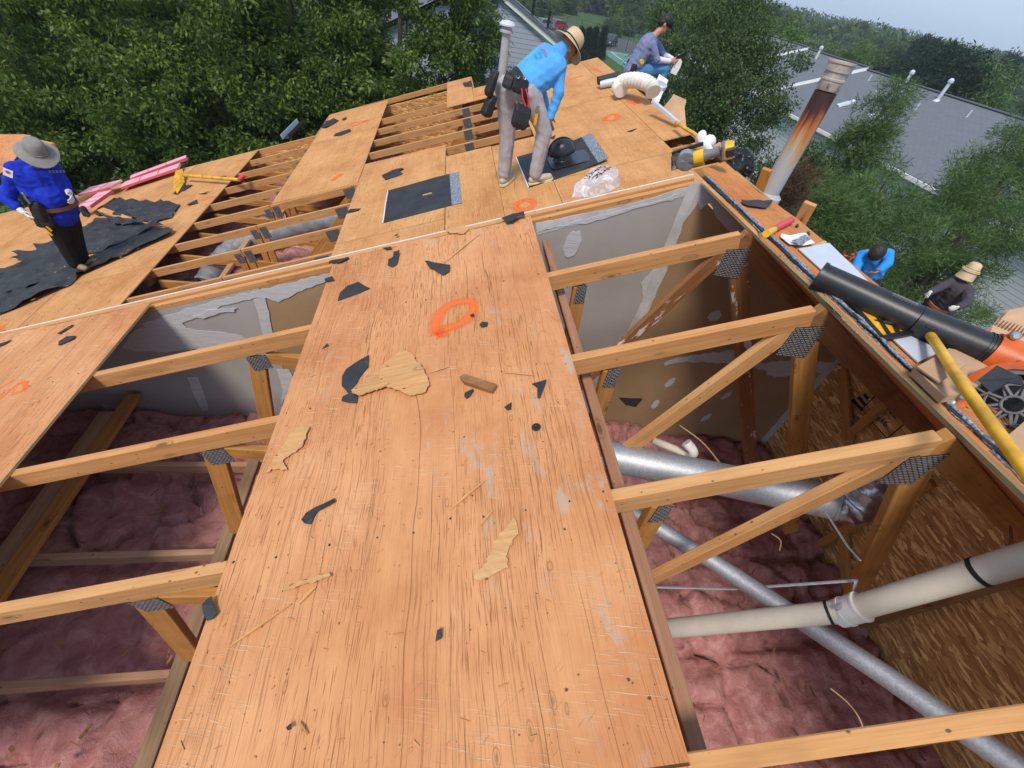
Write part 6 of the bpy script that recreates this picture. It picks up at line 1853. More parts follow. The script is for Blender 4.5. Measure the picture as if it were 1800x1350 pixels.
hg(((1.705,-1.771,-0.562), (1.979,-1.862,-0.367), (2.241,-1.975,0.004)), 'metal hanger strap stretched level to the post')
hg(((2.216,-1.983,0.017), (2.187,-2.022,0), (2.094,-2.066,-0.017)), 'short metal hanger strap holding the drain pipe')
hg(((2.596,-1.941,0.357), (2.416,-2.021,0.432), (2.368,-2.052,0.432)), 'short dark hanger strap above the drain pipe at the right')
cb = lambda pts, r_, m_, label: MB().tube(smooth_path([V(p) for p in pts], 8), r_, 6).build('cable', M[m_], None, label, 'cable', 'loose cables in the near attic')
cb(((2.024,-0.992,-0.28), (2.064,-1.158,-0.22), (2.036,-1.359,-0.139)), .004, 'card', 'thin pale cable above the wide silver duct')
cb(((2.375,-2.23,-0.559), (2.403,-2.287,-0.537), (2.403,-2.341,-0.519), (2.429,-2.391,-0.562)), .0032, 'card', 'thin pale cable lying on the insulation at the bottom right')
cb(((2.408,-1.566,-0.465), (2.441,-1.605,-0.466), (2.413,-1.653,-0.478)), .003, 'card', 'short pale cable beside the post')
sp_ = thing('small_pipe', (2.035,-1.031,-0.458), 'small cream pipe with a white elbow lying on the insulation above the wide duct', 'pipe')
MB().tube([(2.009,-0.899,-0.549), (2.157,-1.072,-0.468)], .024, 14).build('pipe', M['pvc'], sp_)
MB().tube(smooth_path([V(p) for p in ((2.143,-1.066,-0.466), (2.136,-1.085,-0.415), (2.115,-1.055,-0.39))], 5), .028, 14).build('elbow', M['pvc_white'], sp_)
MB().tube([(2.116,-1.06,-0.395), (2.092,-1.038,-0.38)], .030, 14).build('elbow_hub', M['pvc_white'], sp_)

# ------------------------------------------------------------------ foliage
def leaf_mat(name, c0, c1, c2, rough=.5):
    g = G(name)
    a = g.n('Attribute', None, attribute_name='tint').outputs['Fac']
    c = g.ramp(a, [(0, c0), (.55, c1), (1, c2)])
    g.done(c, rough, spec=.35)
    tl = g.n('BsdfTranslucent', {'Color': c}); mx = g.n('MixShader', {0: .45})
    g.t.links.new(g.b.outputs[0], mx.inputs[1]); g.t.links.new(tl.outputs[0], mx.inputs[2]); g.t.links.new(mx.outputs[0], g.out.inputs[0])
    return g.m


M['leaf_near'] = leaf_mat('broad_leaf', (.052, .092, .014), (.135, .21, .036), (.26, .34, .07))
M['leaf_mid'] = leaf_mat('mid_green_leaf', (.04, .075, .022), (.095, .15, .045), (.17, .235, .08))
M['leaf_bright'] = leaf_mat('yellow_green_leaf', (.06, .12, .012), (.15, .25, .03), (.26, .36, .05))
M['needle'] = leaf_mat('pine_needle', (.048, .092, .026), (.125, .205, .058), (.23, .31, .10))
M['needle_blue'] = leaf_mat('spruce_needle', (.05, .085, .08), (.11, .17, .165), (.21, .29, .28))
M['needle_dark'] = leaf_mat('dark_conifer', (.010, .026, .012), (.022, .05, .024), (.05, .09, .04))
M['bark'] = simple('bark', (.10, .075, .055), .9, 0, .35, 12, .8, 25)
M['brown_twig'] = leaf_mat('dead_twig', (.06, .035, .02), (.12, .07, .04), (.2, .13, .08))


def leaves(name, mat, clumps, crad, per, ln, wd, seed=0, droop=.35, bias=1.0, parent=None, kind=None, label=None, cat=None, up=0.0):
    """leaf-sized faces gathered in clumps through the crown"""
    rg = np.random.default_rng(seed)
    cl = np.asarray(clumps, dtype=np.float64)
    n = len(cl) * per
    ci = np.repeat(np.arange(len(cl)), per)
    off = rg.normal(size=(n, 3)); off /= np.linalg.norm(off, axis=1)[:, None]
    off *= (rg.random(n) ** .45)[:, None] * crad
    off[:, 2] *= .62
    sp = rg.uniform(.65, 1.35, len(cl))[ci][:, None]
    pos = cl[ci] + off * sp
    d = off / crad + rg.normal(size=(n, 3)) * .75
    d[:, 2] += -droop + up
    d /= np.linalg.norm(d, axis=1)[:, None]
    s = np.cross(d, rg.normal(size=(n, 3))); s /= np.linalg.norm(s, axis=1)[:, None]
    L = (ln * rg.uniform(.6, 1.35, n))[:, None]; Wd = (wd * rg.uniform(.7, 1.3, n))[:, None]
    nn = np.cross(d, s)
    v = np.empty((n, 4, 3))
    v[:, 0] = pos; v[:, 1] = pos + d * L * .5 + s * Wd * .5 + nn * Wd * .12
    v[:, 2] = pos + d * L; v[:, 3] = pos + d * L * .5 - s * Wd * .5 + nn * Wd * .12
    me = bpy.data.meshes.new(name)
    me.vertices.add(4 * n); me.loops.add(4 * n); me.polygons.add(n)
    me.vertices.foreach_set('co', v.reshape(-1).astype(np.float32))
    me.loops.foreach_set('vertex_index', np.arange(4 * n, dtype=np.int32))
    me.polygons.foreach_set('loop_start', np.arange(0, 4 * n, 4, dtype=np.int32))
    me.update(calc_edges=True)
    at = me.attributes.new('tint', 'FLOAT', 'POINT')
    t = np.clip(rg.normal(.40, .16, n) + rg.normal(0, .17, len(cl))[ci], 0, 1)
    at.data.foreach_set('value', np.repeat(t, 4).astype(np.float32))
    me.materials.append(M[mat])
    o = link(name, me, parent)
    return tag(o, label, cat, None, kind)


def crown_points(c, rx, rz, n, seed, shell=.55, lumps=9):
    rg = np.random.default_rng(seed)
    p = rg.normal(size=(n, 3)); p /= np.linalg.norm(p, axis=1)[:, None]
    lum = rg.normal(size=(lumps, 3)); lum /= np.linalg.norm(lum, axis=1)[:, None]
    k = .74 + .36 * np.max(p @ lum.T, axis=1) ** 3
    rad = (shell + (1 - shell) * rg.random(n) ** .6) * k
    p *= rad[:, None]
    p[:, 0] *= rx; p[:, 1] *= rx; p[:, 2] *= rz
    return p + np.asarray(c)


def trunk_and_limbs(t, base, top, r, pts, nl, seed):
    rg = random.Random(seed)
    base, top = V(base), V(top)
    mid = base.lerp(top, .5) + V((rg.uniform(-.2, .2), rg.uniform(-.2, .2), 0))
    MB().tube([base, mid, top], [r, r * .75, r * .3], 9).build('trunk', M['bark'], t)
    for k in range(nl):
        q = V(pts[rg.randrange(len(pts))])
        st = base.lerp(top, rg.uniform(.45, .9))
        m = st.lerp(q, .5) + V((0, 0, rg.uniform(-.1, .3)))
        MB().tube([st, m, q], [r * .35, r * .2, r * .06], 6, caps=False).build('limb', M['bark'], t)


GZ = -8.5


def tree(name, label, cat, c, rx, rz, mat, ncl, crad, per, ln, wd, seed, group=None, limbs=5, tr=.16, shell=.62, droop=.6):
    base = V((c[0], c[1], GZ))
    t = thing(name, base, label, cat, group)
    pts = crown_points(V(c) - base, rx, rz, ncl, seed, shell)
    o = leaves('crown', mat, pts, crad, per, ln, wd, seed, droop, parent=t)
    trunk_and_limbs(t, base, V(c) + V((0, 0, rz * .35)), tr, [V(p) + base for p in pts[:40]], limbs, seed)
    return t


# the wall of broad-leaved trees on the left
BIG = 'tall trees close to the left edge of the roof'
tree('broadleaf_tree', 'broad-leaved tree behind the royal blue roofer at the left photo edge', 'tree', (-10.351,12.883,-2.569), 3.3, 3.6, 'leaf_near', 250, .50, 256, .125, .056, 1, BIG)
tree('broadleaf_tree', 'broad-leaved tree in the top left, above the yellow roof shovel', 'tree', (-6.995,13.717,-1.599), 3.3, 3.7, 'leaf_near', 250, .50, 256, .125, .056, 2, BIG)
tree('broadleaf_tree', 'broad-leaved tree above the gutter end of the far roof', 'tree', (-3.545,13.749,-1.112), 3.0, 3.6, 'leaf_near', 250, .48, 256, .125, .056, 3, BIG)
tree('broadleaf_tree', 'broad-leaved tree with reddish twigs next to the blue spruce', 'tree', (-0.659,14.073,-0.48), 2.5, 3.2, 'leaf_near', 240, .44, 243, .125, .056, 4, BIG)
tree('broadleaf_tree', 'lower broad-leaved tree between the pink foam and the gutter end', 'tree', (-5.445,12.224,-3.398), 2.9, 2.6, 'leaf_near', 190, .46, 243, .125, .056, 5, BIG)
tree('broadleaf_tree', 'lower broad-leaved tree behind the pink foam boards', 'tree', (-8.794,11.985,-4.493), 2.8, 2.5, 'leaf_near', 180, .46, 243, .125, .056, 6, BIG)
tree('broadleaf_tree', 'broad-leaved tree just beyond the roof edge under the reddish twigs', 'tree', (-1.726,13,-2.678), 2.3, 2.4, 'leaf_near', 150, .44, 229, .125, .056, 7, BIG)
for i, (d, x, y, rx) in enumerate(((21, 60, -30, 6), (22, 330, -60, 6), (23, 560, -60, 6), (24, 720, -40, 5))):
    tree('broadleaf_tree', 'dark broad-leaved tree filling the gaps behind the %s of the front trees' % ('leftmost', 'second', 'third', 'last')[i], 'tree', (lambda q: (q[0], q[1], q[2] - 3))([(-19.009,28.248,-3.145), (-12.33,29.546,-1.577), (-6.111,30.305,-0.662), (-1.44,30.777,-0.43)][i]), rx, 6.5, 'leaf_mid', 260, 1.0, 90, .26, .13, 20 + i, 'darker trees behind the front trees', 2)


# the blue spruce
def spruce(name, label, base, h, r, mat, tiers, per, ln, wd, seed, cat='conifer', group=None, crad=.16):
    base = V(base)
    t = thing(name, base, label, cat, group)
    rg = random.Random(seed); pts = []
    m = MB()
    for k in range(tiers):
        f = k / tiers
        z = h * (.12 + .86 * f); R = r * (1 - f) ** .85 + .05
        nb = max(4, int(9 * (1 - f) + 4))
        for b in range(nb):
            an = rg.uniform(0, 6.28); Rb = R * rg.uniform(.75, 1.1)
            tip = V((math.cos(an) * Rb, math.sin(an) * Rb, z - Rb * .22 + rg.uniform(-.1, .1)))
            st = V((0, 0, z))
            for q in range(2, 7):
                pts.append(st.lerp(tip, q / 6) + V((rg.uniform(-1, 1), rg.uniform(-1, 1), rg.uniform(-.5, .5))) * .10 * crad / .16)
    leaves('crown', mat, pts, crad, per, ln, wd, seed, .05, parent=t)
    MB().tube([base, base + V((0, 0, h))], [r * .06, .015], 8).build('trunk', M['bark'], t)
    return t


spruce('blue_spruce', 'grey-blue spruce beside the gabled house, left of the bending roofer', (lambda q: (q[0], q[1], GZ))((1.99,16.569,-1.478)), 9.9, 2.6, 'needle_blue', 26, 26, .20, .03, 31, crad=.26)

# ------------------------------------------------------------------ right side: pines and shrubs near the roof
def pine(name, label, c, rx, rz, ncl, seed, mat='needle', crad=.34, per=150, ln=.17, wd=.016, group='pines in front of the white house', cat='pine'):
    base = V((c[0], c[1], GZ))
    t = thing(name, base, label, cat, group)
    pts = crown_points(V(c) - base, rx, rz, ncl, seed, .35, 14)
    leaves('crown', mat, pts, crad, per, ln, wd, seed, -.25, parent=t)
    trunk_and_limbs(t, base, V(c) + V((0, 0, rz * .7)), .13, [V(p) + base for p in pts[:60]], 9, seed)
    return t


pine('pine_tree', 'bushy green pine behind the two roofers at the right', (10.476,6.591,-2.045), 1.5, 1.5, 190, 41)
pine('pine_tree', 'loose green pine at the right photo edge beyond the dark-clothed roofer', (13.772,6.835,-1.674), 1.5, 1.35, 130, 42)
pine('pine_tree', 'wispy pine in front of the grey roof, right of the rusty flue', (11.81,9.397,-1.067), .80, 1.7, 105, 43)
pine('pine_tree', 'wispy pine top at the right photo edge against the grey roof', (15.924,8.531,-0.872), 1.35, 1.6, 130, 44)
pine('pine_tree', 'pine bough cluster between the rusty flue and the two roofers', (8.686,5.728,-1.928), 1.0, 1.1, 110, 45)
pine('pine_tree', 'low pine below the dark-clothed roofer', (14.342,6.949,-3.563), 1.7, 1.2, 120, 47)
tree('broadleaf_tree', 'bushy tree left of the rusty flue behind the trash bag', 'tree', (9.423,12.27,-0.976), 1.55, 2.3, 'leaf_mid', 240, .38, 120, .085, .045, 51, 'bushy trees beyond the ridge', 5)
tree('broadleaf_tree', 'bushy tree under the seated man beyond the ridge', 'tree', (8.626,13.776,-0.401), 2.0, 2.6, 'leaf_mid', 300, .4, 120, .085, .045, 52, 'bushy trees beyond the ridge', 5)
tree('broadleaf_tree', 'bushy tree in front of the white wall right of the flue base', 'tree', (10.461,9.379,-2.146), 1.0, 1.2, 'leaf_mid', 120, .36, 120, .085, .045, 53, 'bushy trees beyond the ridge', 5)
tt = thing('bare_shrub', (lambda q: (q[0], q[1], GZ))((6.923,5.006,-0.948)), 'brown dead shrub tangle around the base of the rusty flue', 'shrub')
leaves('twigs', 'brown_twig', crown_points(V((6.431,4.585,-0.777)) - V(tt.location), .42, .62, 50, 55, .3), .18, 55, .20, .010, 55, -.3, parent=tt)
MB().tube([V(tt.location), V((6.436,4.479,-0.88))], [.06, .02], 6).build('stem', M['bark'], tt)

# ------------------------------------------------------------------ the white house row on the right
def shingles():
    g = G('grey_shingles'); p = g.n('Attribute', None, attribute_name='UVMap').outputs['Vector']
    b = g.n('TexBrick', {'Vector': p, 'Scale': 1.0, 'Mortar Size': .012, 'Brick Width': .33, 'Row Height': .14, 'Color1': (.135, .147, .168, 1), 'Color2': (.155, .168, .19, 1), 'Mortar': (.11, .118, .135, 1)})
    c = g.mix(g.math('MULTIPLY', g.noise(p, .6, 4), .5), b.outputs['Color'], (.12, .13, .15, 1))
    return g.done(c, .9, b.outputs['Fac'], .1, .01)


M['shingle'] = shingles()


def siding(name, c):
    g = G(name); p = g.pos()
    z = g.n('SeparateXYZ', {0: p}).outputs[2]
    f = g.math('FRACT', g.math('MULTIPLY', z, 5.5))
    cc = g.mix(g.step(f, .02, .20), tuple(x * .45 for x in c) + (1,), c + (1,))
    return g.done(cc, .6, f, .8, .02)


M['siding'] = siding('white_siding', (.62, .63, .65))
M['siding_grey'] = siding('grey_siding', (.42, .46, .52))
M['glass'] = simple('dark_window_glass', (.04, .05, .06), .08, 0, .2, spec=.8)
M['skylight'] = simple('pale_skylight_glass', (.45, .62, .66), .1, 0, .1, spec=.8)


def row_house(y0, y1, dz, label):
    t = thing('row_house', (25, (y0 + y1) / 2, GZ), label, 'house', 'white row houses with grey roofs')
    rd, ev, bk = V((28.6, 0, -.51 + dz)), V((21.5, 0, -2.88 + dz)), V((35.7, 0, -2.88 + dz))
    for a, b, nm in ((ev, rd, 'roof'), (rd, bk, 'roof')):
        L = (b - a).length
        A, B = a + V((0, y0, 0)), a + V((0, y1, 0)); C_, D_ = b + V((0, y1, 0)), b + V((0, y0, 0))
        th_ = V((0, 0, .16))
        m = MB(); m.add([A, D_, C_, B], [(0, 1, 2, 3)], [[(y0, 0), (y0, L), (y1, L), (y1, 0)]])
        m.add([A - th_, D_ - th_, C_ - th_, B - th_], [(3, 2, 1, 0)])
        m.build(nm, M['shingle'], t)
    tr = lambda p, q, w, h, nm: MB().beam(p, q, w, h).build(nm, M['white_paint'], t)
    tr(ev + V((-.06, y0, -.10)), ev + V((-.06, y1, -.10)), .14, .16, 'gutter')
    for y in (y0 + .02, y1 - .02):
        tr(ev + V((0, y, -.10)), rd + V((0, y, -.10)), .06, .24, 'rake_board')
    MB().beam(rd + V((0, y0, .03)), rd + V((0, y1, .03)), .3, .05).build('ridge_cap', M['shingle'], t)
    x = 21.95
    m = MB(); zt = -3.0 + dz
    poly = [V((x, y0 + .1, GZ)), V((x, y1 - .1, GZ)), V((x, y1 - .1, zt)), V((x, y0 + .1, zt))]
    m.prism(poly, V((.15, 0, 0))); m.build('front_wall', M['siding'], t)
    for y in (y0 + .1, y1 - .1):
        MB().prism([V((22.12, y, GZ)), V((35.2, y, GZ)), V((35.2, y, zt)), V((28.6, y, -.75 + dz)), V((22.12, y, zt))], V((0, .1, 0))).build('gable_wall', M['siding'], t)
    n = int((y1 - y0) / 3.6)
    for k in range(n):
        for zc in (-4.1 + dz, -6.6 + dz):
            yc = y0 + (k + .5) * (y1 - y0) / n
            f = MB()
            for dy, dz2, sy, sz in ((0, .75, 1.3, .12), (0, -.75, 1.3, .12), (-.6, 0, .12, 1.4), (.6, 0, .12, 1.4), (0, 0, 1.1, .05)):
                f.box((x - .03, yc + dy, zc + dz2), (.1, sy, sz))
            fr = f.build('window', M['white_paint'], t)
            MB().box((x - .015, yc, zc), (.02, 1.1, 1.4)).build('pane', M['glass'], fr)
    return t


row_house(-14, 30.4, 0, 'nearest grey-roofed row house, across the right of the photo behind the flue')
row_house(30.45, 37.4, .12, 'second grey-roofed row house beyond the white rake line')
row_house(37.45, 45, .2, 'farthest grey-roofed row house under the yellow-green tree')
for i, (b, hh, r, lab) in enumerate((((27.759,23.297,-0.791), .95, .09, 'pale roof pipe nearest the right photo edge on the grey roof'), ((27.481,25.752,-0.884), .95, .09, 'pale roof pipe in the middle of the grey ridge'), ((27.586,34.704,-0.849), .8, .09, 'pale roof pipe on the second grey roof'),
                                 ((26.67,40.327,-1.155), .5, .08, 'pale roof pipe on the farthest grey roof'), ((27.488,28.562,-0.881), .3, .04, 'short stub pipe left of the middle pale roof pipe'), ((26.321,22.781,-1.271), .3, .04, 'short stub pipe low in the middle of the grey roof'),
                                 ((27.263,20.602,-0.957), .3, .04, 'short stub pipe low on the grey roof at the right'), ((26.653,26.54,-1.16), .25, .04, 'short stub pipe just above the skylight'), ((27.352,17.737,-0.927), .3, .04, 'short stub pipe cut by the right photo edge'), ((26.626,34.379,-1.169), .3, .04, 'short stub pipe on the second grey roof'))):
    t = thing('roof_pipe', b, lab, 'roof pipe', 'vent pipes on the grey roofs')
    b = V(b)
    MB().tube([b - V((0, 0, .1)), b + V((0, 0, hh))], r, 10).build('pipe', M['white_metal'], t)
    MB().lathe(b - V((0, 0, .05)), (0, 0, 1), [(r * 2.2, 0), (r * 1.1, r * 1.5)], 10).build('flashing', M['white_metal'], t)
    if hh > .4: MB().lathe(b + V((0, 0, hh - .1)), (0, 0, 1), [(r * 1.5, 0), (r * 1.5, .12), (r * .6, .2), (.001, .2)], 10).build('cap', M['white_metal'], t)
for i, (a, lab) in enumerate((([(23.85,25.607,-2.097),(24.877,25.734,-1.753),(24.788,25.427,-1.783),(23.79,25.283,-2.117)], 'pale skylight in the grey roof right of the flue'), ([(24.126,23.239,-2.004),(24.713,23.323,-1.808),(24.584,22.98,-1.851),(24.003,22.896,-2.045)], 'smaller pale skylight behind the wispy pine top'), ([(23.993,34.551,-2.049),(24.628,34.636,-1.837),(24.52,34.169,-1.873),(23.891,34.086,-2.083)], 'pale skylight on the second grey roof'))):
    t = thing('skylight', a[0], lab, 'skylight', 'skylights in the grey roofs')
    nr = V((-.317, 0, .948))
    MB().prism([V(p) + nr * .10 for p in a], nr * .12).build('frame', M['white_paint'], t)
    c = sum((V(p) for p in a), V((0, 0, 0))) / 4
    MB().prism([c + (V(p) - c) * .82 + nr * .115 for p in a], nr * .01).build('pane', M['skylight'], t)

# ------------------------------------------------------------------ gabled house behind the spruce
gh = thing('gabled_house', (3, 24, GZ), 'grey clapboard house with a white rake board, behind the blue spruce', 'house')
A_, B_ = V((2.2, 22, .42)), V((6.6, 22, -1.62))
MB().prism([V((-4.5, 22, GZ)), V((6.2, 22, GZ)), V((6.2, 22, -1.75)), V((2.2, 22, .30)), V((-4.5, 22, -3.0))], V((0, -.2, 0))).build('gable_wall', M['siding_grey'], gh)
MB().beam(A_ + V((0, -.10, 0)), B_ + V((0, -.10, 0)), .12, .28, (.42, 0, .9)).build('rake_board', M['white_paint'], gh)
for a, b in ((V((2.2, 0, .60)), V((6.75, 0, -1.50))), (V((2.2, 0, .60)), V((-5.2, 0, -3.2)))):
    m = MB(); L = (b - a).length
    q = [a + V((0, 21.75, 0)), b + V((0, 21.75, 0)), b + V((0, 33, 0)), a + V((0, 33, 0))]
    if b.x < a.x: q = [q[1], q[0], q[3], q[2]]
    m.add(q, [(0, 1, 2, 3)], [[(0, 0), (0, L), (11, L), (11, 0)]]); m.add([p - V((0, 0, .1)) for p in q], [(3, 2, 1, 0)])
    m.build('roof', M['shingle'], gh)
MB().tube([V((4.6, 24, -.6)), V((4.6, 24, .25))], .07, 8).build('roof_pipe', M['dark_steel'], gh)
MB().tube([V((5.6, 25, -1.1)), V((5.6, 25, -.3))], .07, 8).build('roof_pipe', M['dark_steel'], gh)
# capped vent pipe behind the bending roofer
vp = thing('vent_pipe', FP(1.45, 6.95), 'grey vent pipe with a mushroom cap rising behind the bending roofer', 'vent pipe')
b = FP(1.45, 6.95)
MB().tube([b - V((0, 0, .1)), b + V((0, 0, .80))], .072, 16).build('pipe', M['pipe_grey'], vp)
MB().lathe(b + V((0, 0, .78)), (0, 0, 1), [(.075, 0), (.115, .0), (.115, .03), (.085, .05), (.085, .08)], 16).build('collar', M['pipe_grey'], vp)
MB().lathe(b + V((0, 0, .87)), (0, 0, 1), [(.135, 0), (.135, .02), (.10, .06), (.035, .075), (.001, .075)], 16).build('cap', M['white_metal'], vp)

# ------------------------------------------------------------------ ground, tennis court, fence, cars, far trees
def grass_mat():
    g = G('lawn'); p = g.pos()
    return g.done(g.ramp(g.noise(p, .4, 5, .7), [(.3, (.025, .055, .012)), (.7, (.07, .12, .03))]), .95)


def plain(name, c, v=.15, s=.6): return simple(name, c, .9, 0, v, s)


def slab(name, poly, z, mat, h=.05, kind='structure'):
    MB().prism([V((x, y, z)) for x, y in poly], V((0, 0, h))).build(name, mat, kind=kind)


slab('ground', [(-540, -290), (740, -290), (740, 790), (-540, 790)], GZ, grass_mat(), .5)
M['asphalt'] = plain('asphalt', (.075, .077, .08))
slab('road', [(16.85,107.635),(20.268,91.244),(26.148,89.774),(31.951,89.784),(40.22,85.816),(50.448,108.239),(40.787,114.714),(31.798,115.558),(26.472,136.867)], GZ + .012, M['asphalt'], .01)
slab('tennis_court', [(27.5, 76), (47, 76), (47, 92.5), (27.5, 92.5)], GZ + .016, plain('court_green', (.09, .20, .16)), .012)
m = MB()
for (a, b) in (((29.5, 78), (29.5, 91)), ((44, 78), (44, 91)), ((29.5, 84.5), (44, 84.5)), ((29.5, 78), (44, 78)), ((29.5, 91), (44, 91))):
    m.beam(V((*a, GZ + .022)), V((*b, GZ + .022)), .12, .006)
m.build('court_lines', M['white_paint'], kind='structure')
fe = thing('court_fence', (27, 92, GZ), 'green chain-link fence with posts around the tennis court', 'fence')
M['fence_green'] = simple('green_fence_steel', (.03, .07, .05), .5)
crn = [V((15, 104, GZ)), V((27, 94.5, GZ)), V((49, 94.5, GZ)), V((49, 74, GZ))]
for a, b in zip(crn, crn[1:]):
    n = int((b - a).length / 3)
    for k in range(n + 1):
        p = a.lerp(b, k / n); MB().tube([p, p + V((0, 0, 3.2))], .06, 6).build('post', M['fence_green'], fe)
    MB().tube([a + V((0, 0, 3.2)), b + V((0, 0, 3.2))], .05, 6).build('top_rail', M['fence_green'], fe)
    m = MB(); nw = int((b - a).length / .5)
    for k in range(nw): m.beam(a.lerp(b, k / nw) + V((0, 0, .1)), a.lerp(b, (k + 1) / nw) + V((0, 0, 3.1)), .02, .02); m.beam(a.lerp(b, k / nw) + V((0, 0, 3.1)), a.lerp(b, (k + 1) / nw) + V((0, 0, .1)), .02, .02)
    w_ = m.build('wire_mesh', M['fence_green'], fe)
    w_['kind'] = 'stuff'


def car(label, c, ang, paint, hgt=1.55):
    t = thing('parked_car', c, label, 'car', 'cars parked beyond the tennis court')
    t.rotation_euler.z = 0
    R = Matrix.Rotation(ang, 3, 'Z'); c = V(c)
    W_ = lambda x, y, z: c + R @ V((x, y, z))
    prof = [(-2.25, .35), (-2.2, .85), (-1.2, .98), (-.6, hgt), (1.3, hgt - .02), (2.0, .98), (2.25, .85), (2.25, .35)]
    m = MB()
    for s in (1, -1): pass
    m.prism([W_(x, -.88, z) for x, z in prof][::-1], (W_(0, -.88, 0) - W_(0, .88, 0)))
    m.build('body', paint, t, bevel=.06)
    for x0, x1, x2, x3 in ((-1.08, -.58, .25, .25), (.32, .32, 1.2, 1.75)):
        for s in (-.89, .89):
            MB().prism([W_(x, s, z) for x, z in ((x0, 1.0), (x1, hgt - .08), (x2, hgt - .08), (x3, 1.0))], R @ V((0, .02 if s > 0 else -.02, 0))).build('window', M['glass'], t)
    for x0, z0, x1, z1 in ((-1.17, 1.02, -.65, hgt - .05), (1.38, hgt - .06, 1.95, 1.02)):
        MB().prism([W_(x0 - (.02 if x0 < 0 else -.02), -.75, z0), W_(x0 - (.02 if x0 < 0 else -.02), .75, z0), W_(x1 - (.02 if x0 < 0 else -.02), .7, z1), W_(x1 - (.02 if x0 < 0 else -.02), -.7, z1)], R @ V((0, 0, .02))).build('windscreen', M['glass'], t)
    for x in (-1.4, 1.4):
        for s in (-.84, .84):
            w = MB().lathe(W_(x, s - .1, .34), R @ V((0, 1, 0)), [(.2, 0), (.34, 0), (.34, .2), (.2, .2)], 16).build('wheel', M['black_plastic'], t)
            MB().lathe(W_(x, s - .11, .34), R @ V((0, 1, 0)), [(.001, 0), (.2, 0), (.2, .22), (.001, .22)], 12).build('rim', M['steel'], w)
    for y in (-.6, .6): MB().box(W_(-2.25, y, .72), (.06, .3, .14), R).build('headlight', M['white_paint'], t)
    return t


car('dark grey sport utility car parked behind the court fence', (31.5, 99.5, GZ + .02), 1.0, simple('dark_car_paint', (.03, .035, .045), .25, 0, .05, spec=.7), 1.7)
car('red car parked between the gabled house and the fence', (22.8, 110, GZ + .02), .4, simple('red_car_paint', (.40, .02, .03), .25, 0, .05, spec=.7))
car('grey car parked left of the red car', (19.5, 107, GZ + .02), .4, simple('grey_car_paint', (.25, .27, .29), .25, 0, .05, spec=.7))
for i, x in enumerate((995, 1012, 1030, 1050)):
    b = [(19.068,72.351,-8.5), (20.544,74.387,-8.5), (22.103,76.536,-8.5), (24.663,80.957,-8.5)][i]
    spruce('arborvitae', ('leftmost', 'second', 'third', 'rightmost')[i] + ' of the clipped green cones below the court fence', b, 4.2, .9, 'needle_dark', 14, 14, .35, .06, 70 + i, 'shrub', 'green cones along the court', .25)

# far trees: a few kinds, copied
KIND = []
def proto(name, mat, rx, rz, ncl, crad, per, ln, wd, seed, hgt):
    t = thing(name, (0, 0, 0), 'x', 'tree', None)
    pts = crown_points((0, 0, hgt - rz), rx, rz, ncl, seed, .5, 10)
    leaves('crown', mat, pts, crad, per, ln, wd, seed, .3, parent=t)
    MB().tube([V((0, 0, 0)), V((0, 0, hgt - rz * .6))], [.22, .08], 7, caps=False).build('trunk', M['bark'], t)
    return t


pA = proto('green_tree', 'leaf_mid', 3.6, 4.0, 170, .85, 46, .42, .22, 101, 10.5)
pB = proto('green_tree', 'leaf_near', 3.2, 4.6, 170, .8, 46, .40, .20, 102, 11.5)
pC = proto('yellow_green_tree', 'leaf_bright', 3.3, 3.8, 150, .8, 46, .38, .20, 103, 10)
pD = proto('dark_conifer', 'needle_dark', 3.6, 5.2, 200, .9, 46, .50, .12, 104, 12.5)
pE = proto('green_pine', 'needle', 3.2, 4.4, 170, .8, 46, .5, .10, 105, 11)
used = {}


def put(p, x, y, s, label, group, rot=None, z=GZ):
    if p.name not in used:
        o = p; used[p.name] = 1
    else:
        o = copy_tree(p)
    o.location = (x, y, z); o.scale = (s, s, s * random.uniform(.9, 1.1)); o.rotation_euler.z = random.uniform(0, 6.28) if rot is None else rot
    o['label'] = label; o['group'] = group
    return o


P_ = {'A': pA, 'B': pB, 'C': pC, 'D': pD, 'E': pE}
MIDS = [
    ('C', (46.287,67.4,-0.545), .80, 'yellow-green tree glowing above the second grey roof'),
    ('D', (50.004,44.432,0.527), .95, 'large dark rounded conifer behind the grey ridge at the right'),
    ('E', (51.504,41.992,1.354), .85, 'green pine at the right photo edge behind the grey ridge'),
    ('D', (56.481,54.36,0.583), .9, 'darkest conifer left of the large rounded one'),
    ('A', (31.219,53.436,-1.08), .9, 'green tree left of the yellow-green tree'),
    ('B', (30.478,62.176,-1.188), .95, 'tall green tree right of the seated man'),
    ('A', (24.02,42.317,-2.502), .8, 'green tree beyond the seated man, above the bushy trees'),
    ('B', (45.011,73.42,-0.627), .85, 'green tree just left of the yellow-green one, farther away'),
    ('E', (51.489,60.356,-1.907), .75, 'green pine behind the step between the grey roofs'),
    ('A', (60.718,66.153,-0.949), .72, 'green tree above the middle of the grey ridge'),
    ('B', (50.965,149.15,-7.005), 1.0, 'tree directly behind the head of the seated man'),
    ('C', (47.462,155.458,-8.802), .8, 'small yellow-green tree beyond the dark car'),
    ('A', (45.035,170.605,-8.714), .9, 'tree above the dark car'),
    ('A', (39.428,178.667,-9.31), .9, 'tree above the red car'),
    ('B', (35.354,194.116,-9.343), .8, 'tree at the top edge above the gabled house'),
    ('D', (47.237,143.957,-10.25), .55, 'dark shrub-like tree right of the dark car'),
    ('B', (51.629,122.028,-5.11), 1.0, 'tree in front of the hill, right of the seated man'),
]
for k, p, s, l in MIDS:
    put(P_[k], p[0], p[1], s, l, 'single trees beyond the houses', z=GZ)
rr = random.Random(3)
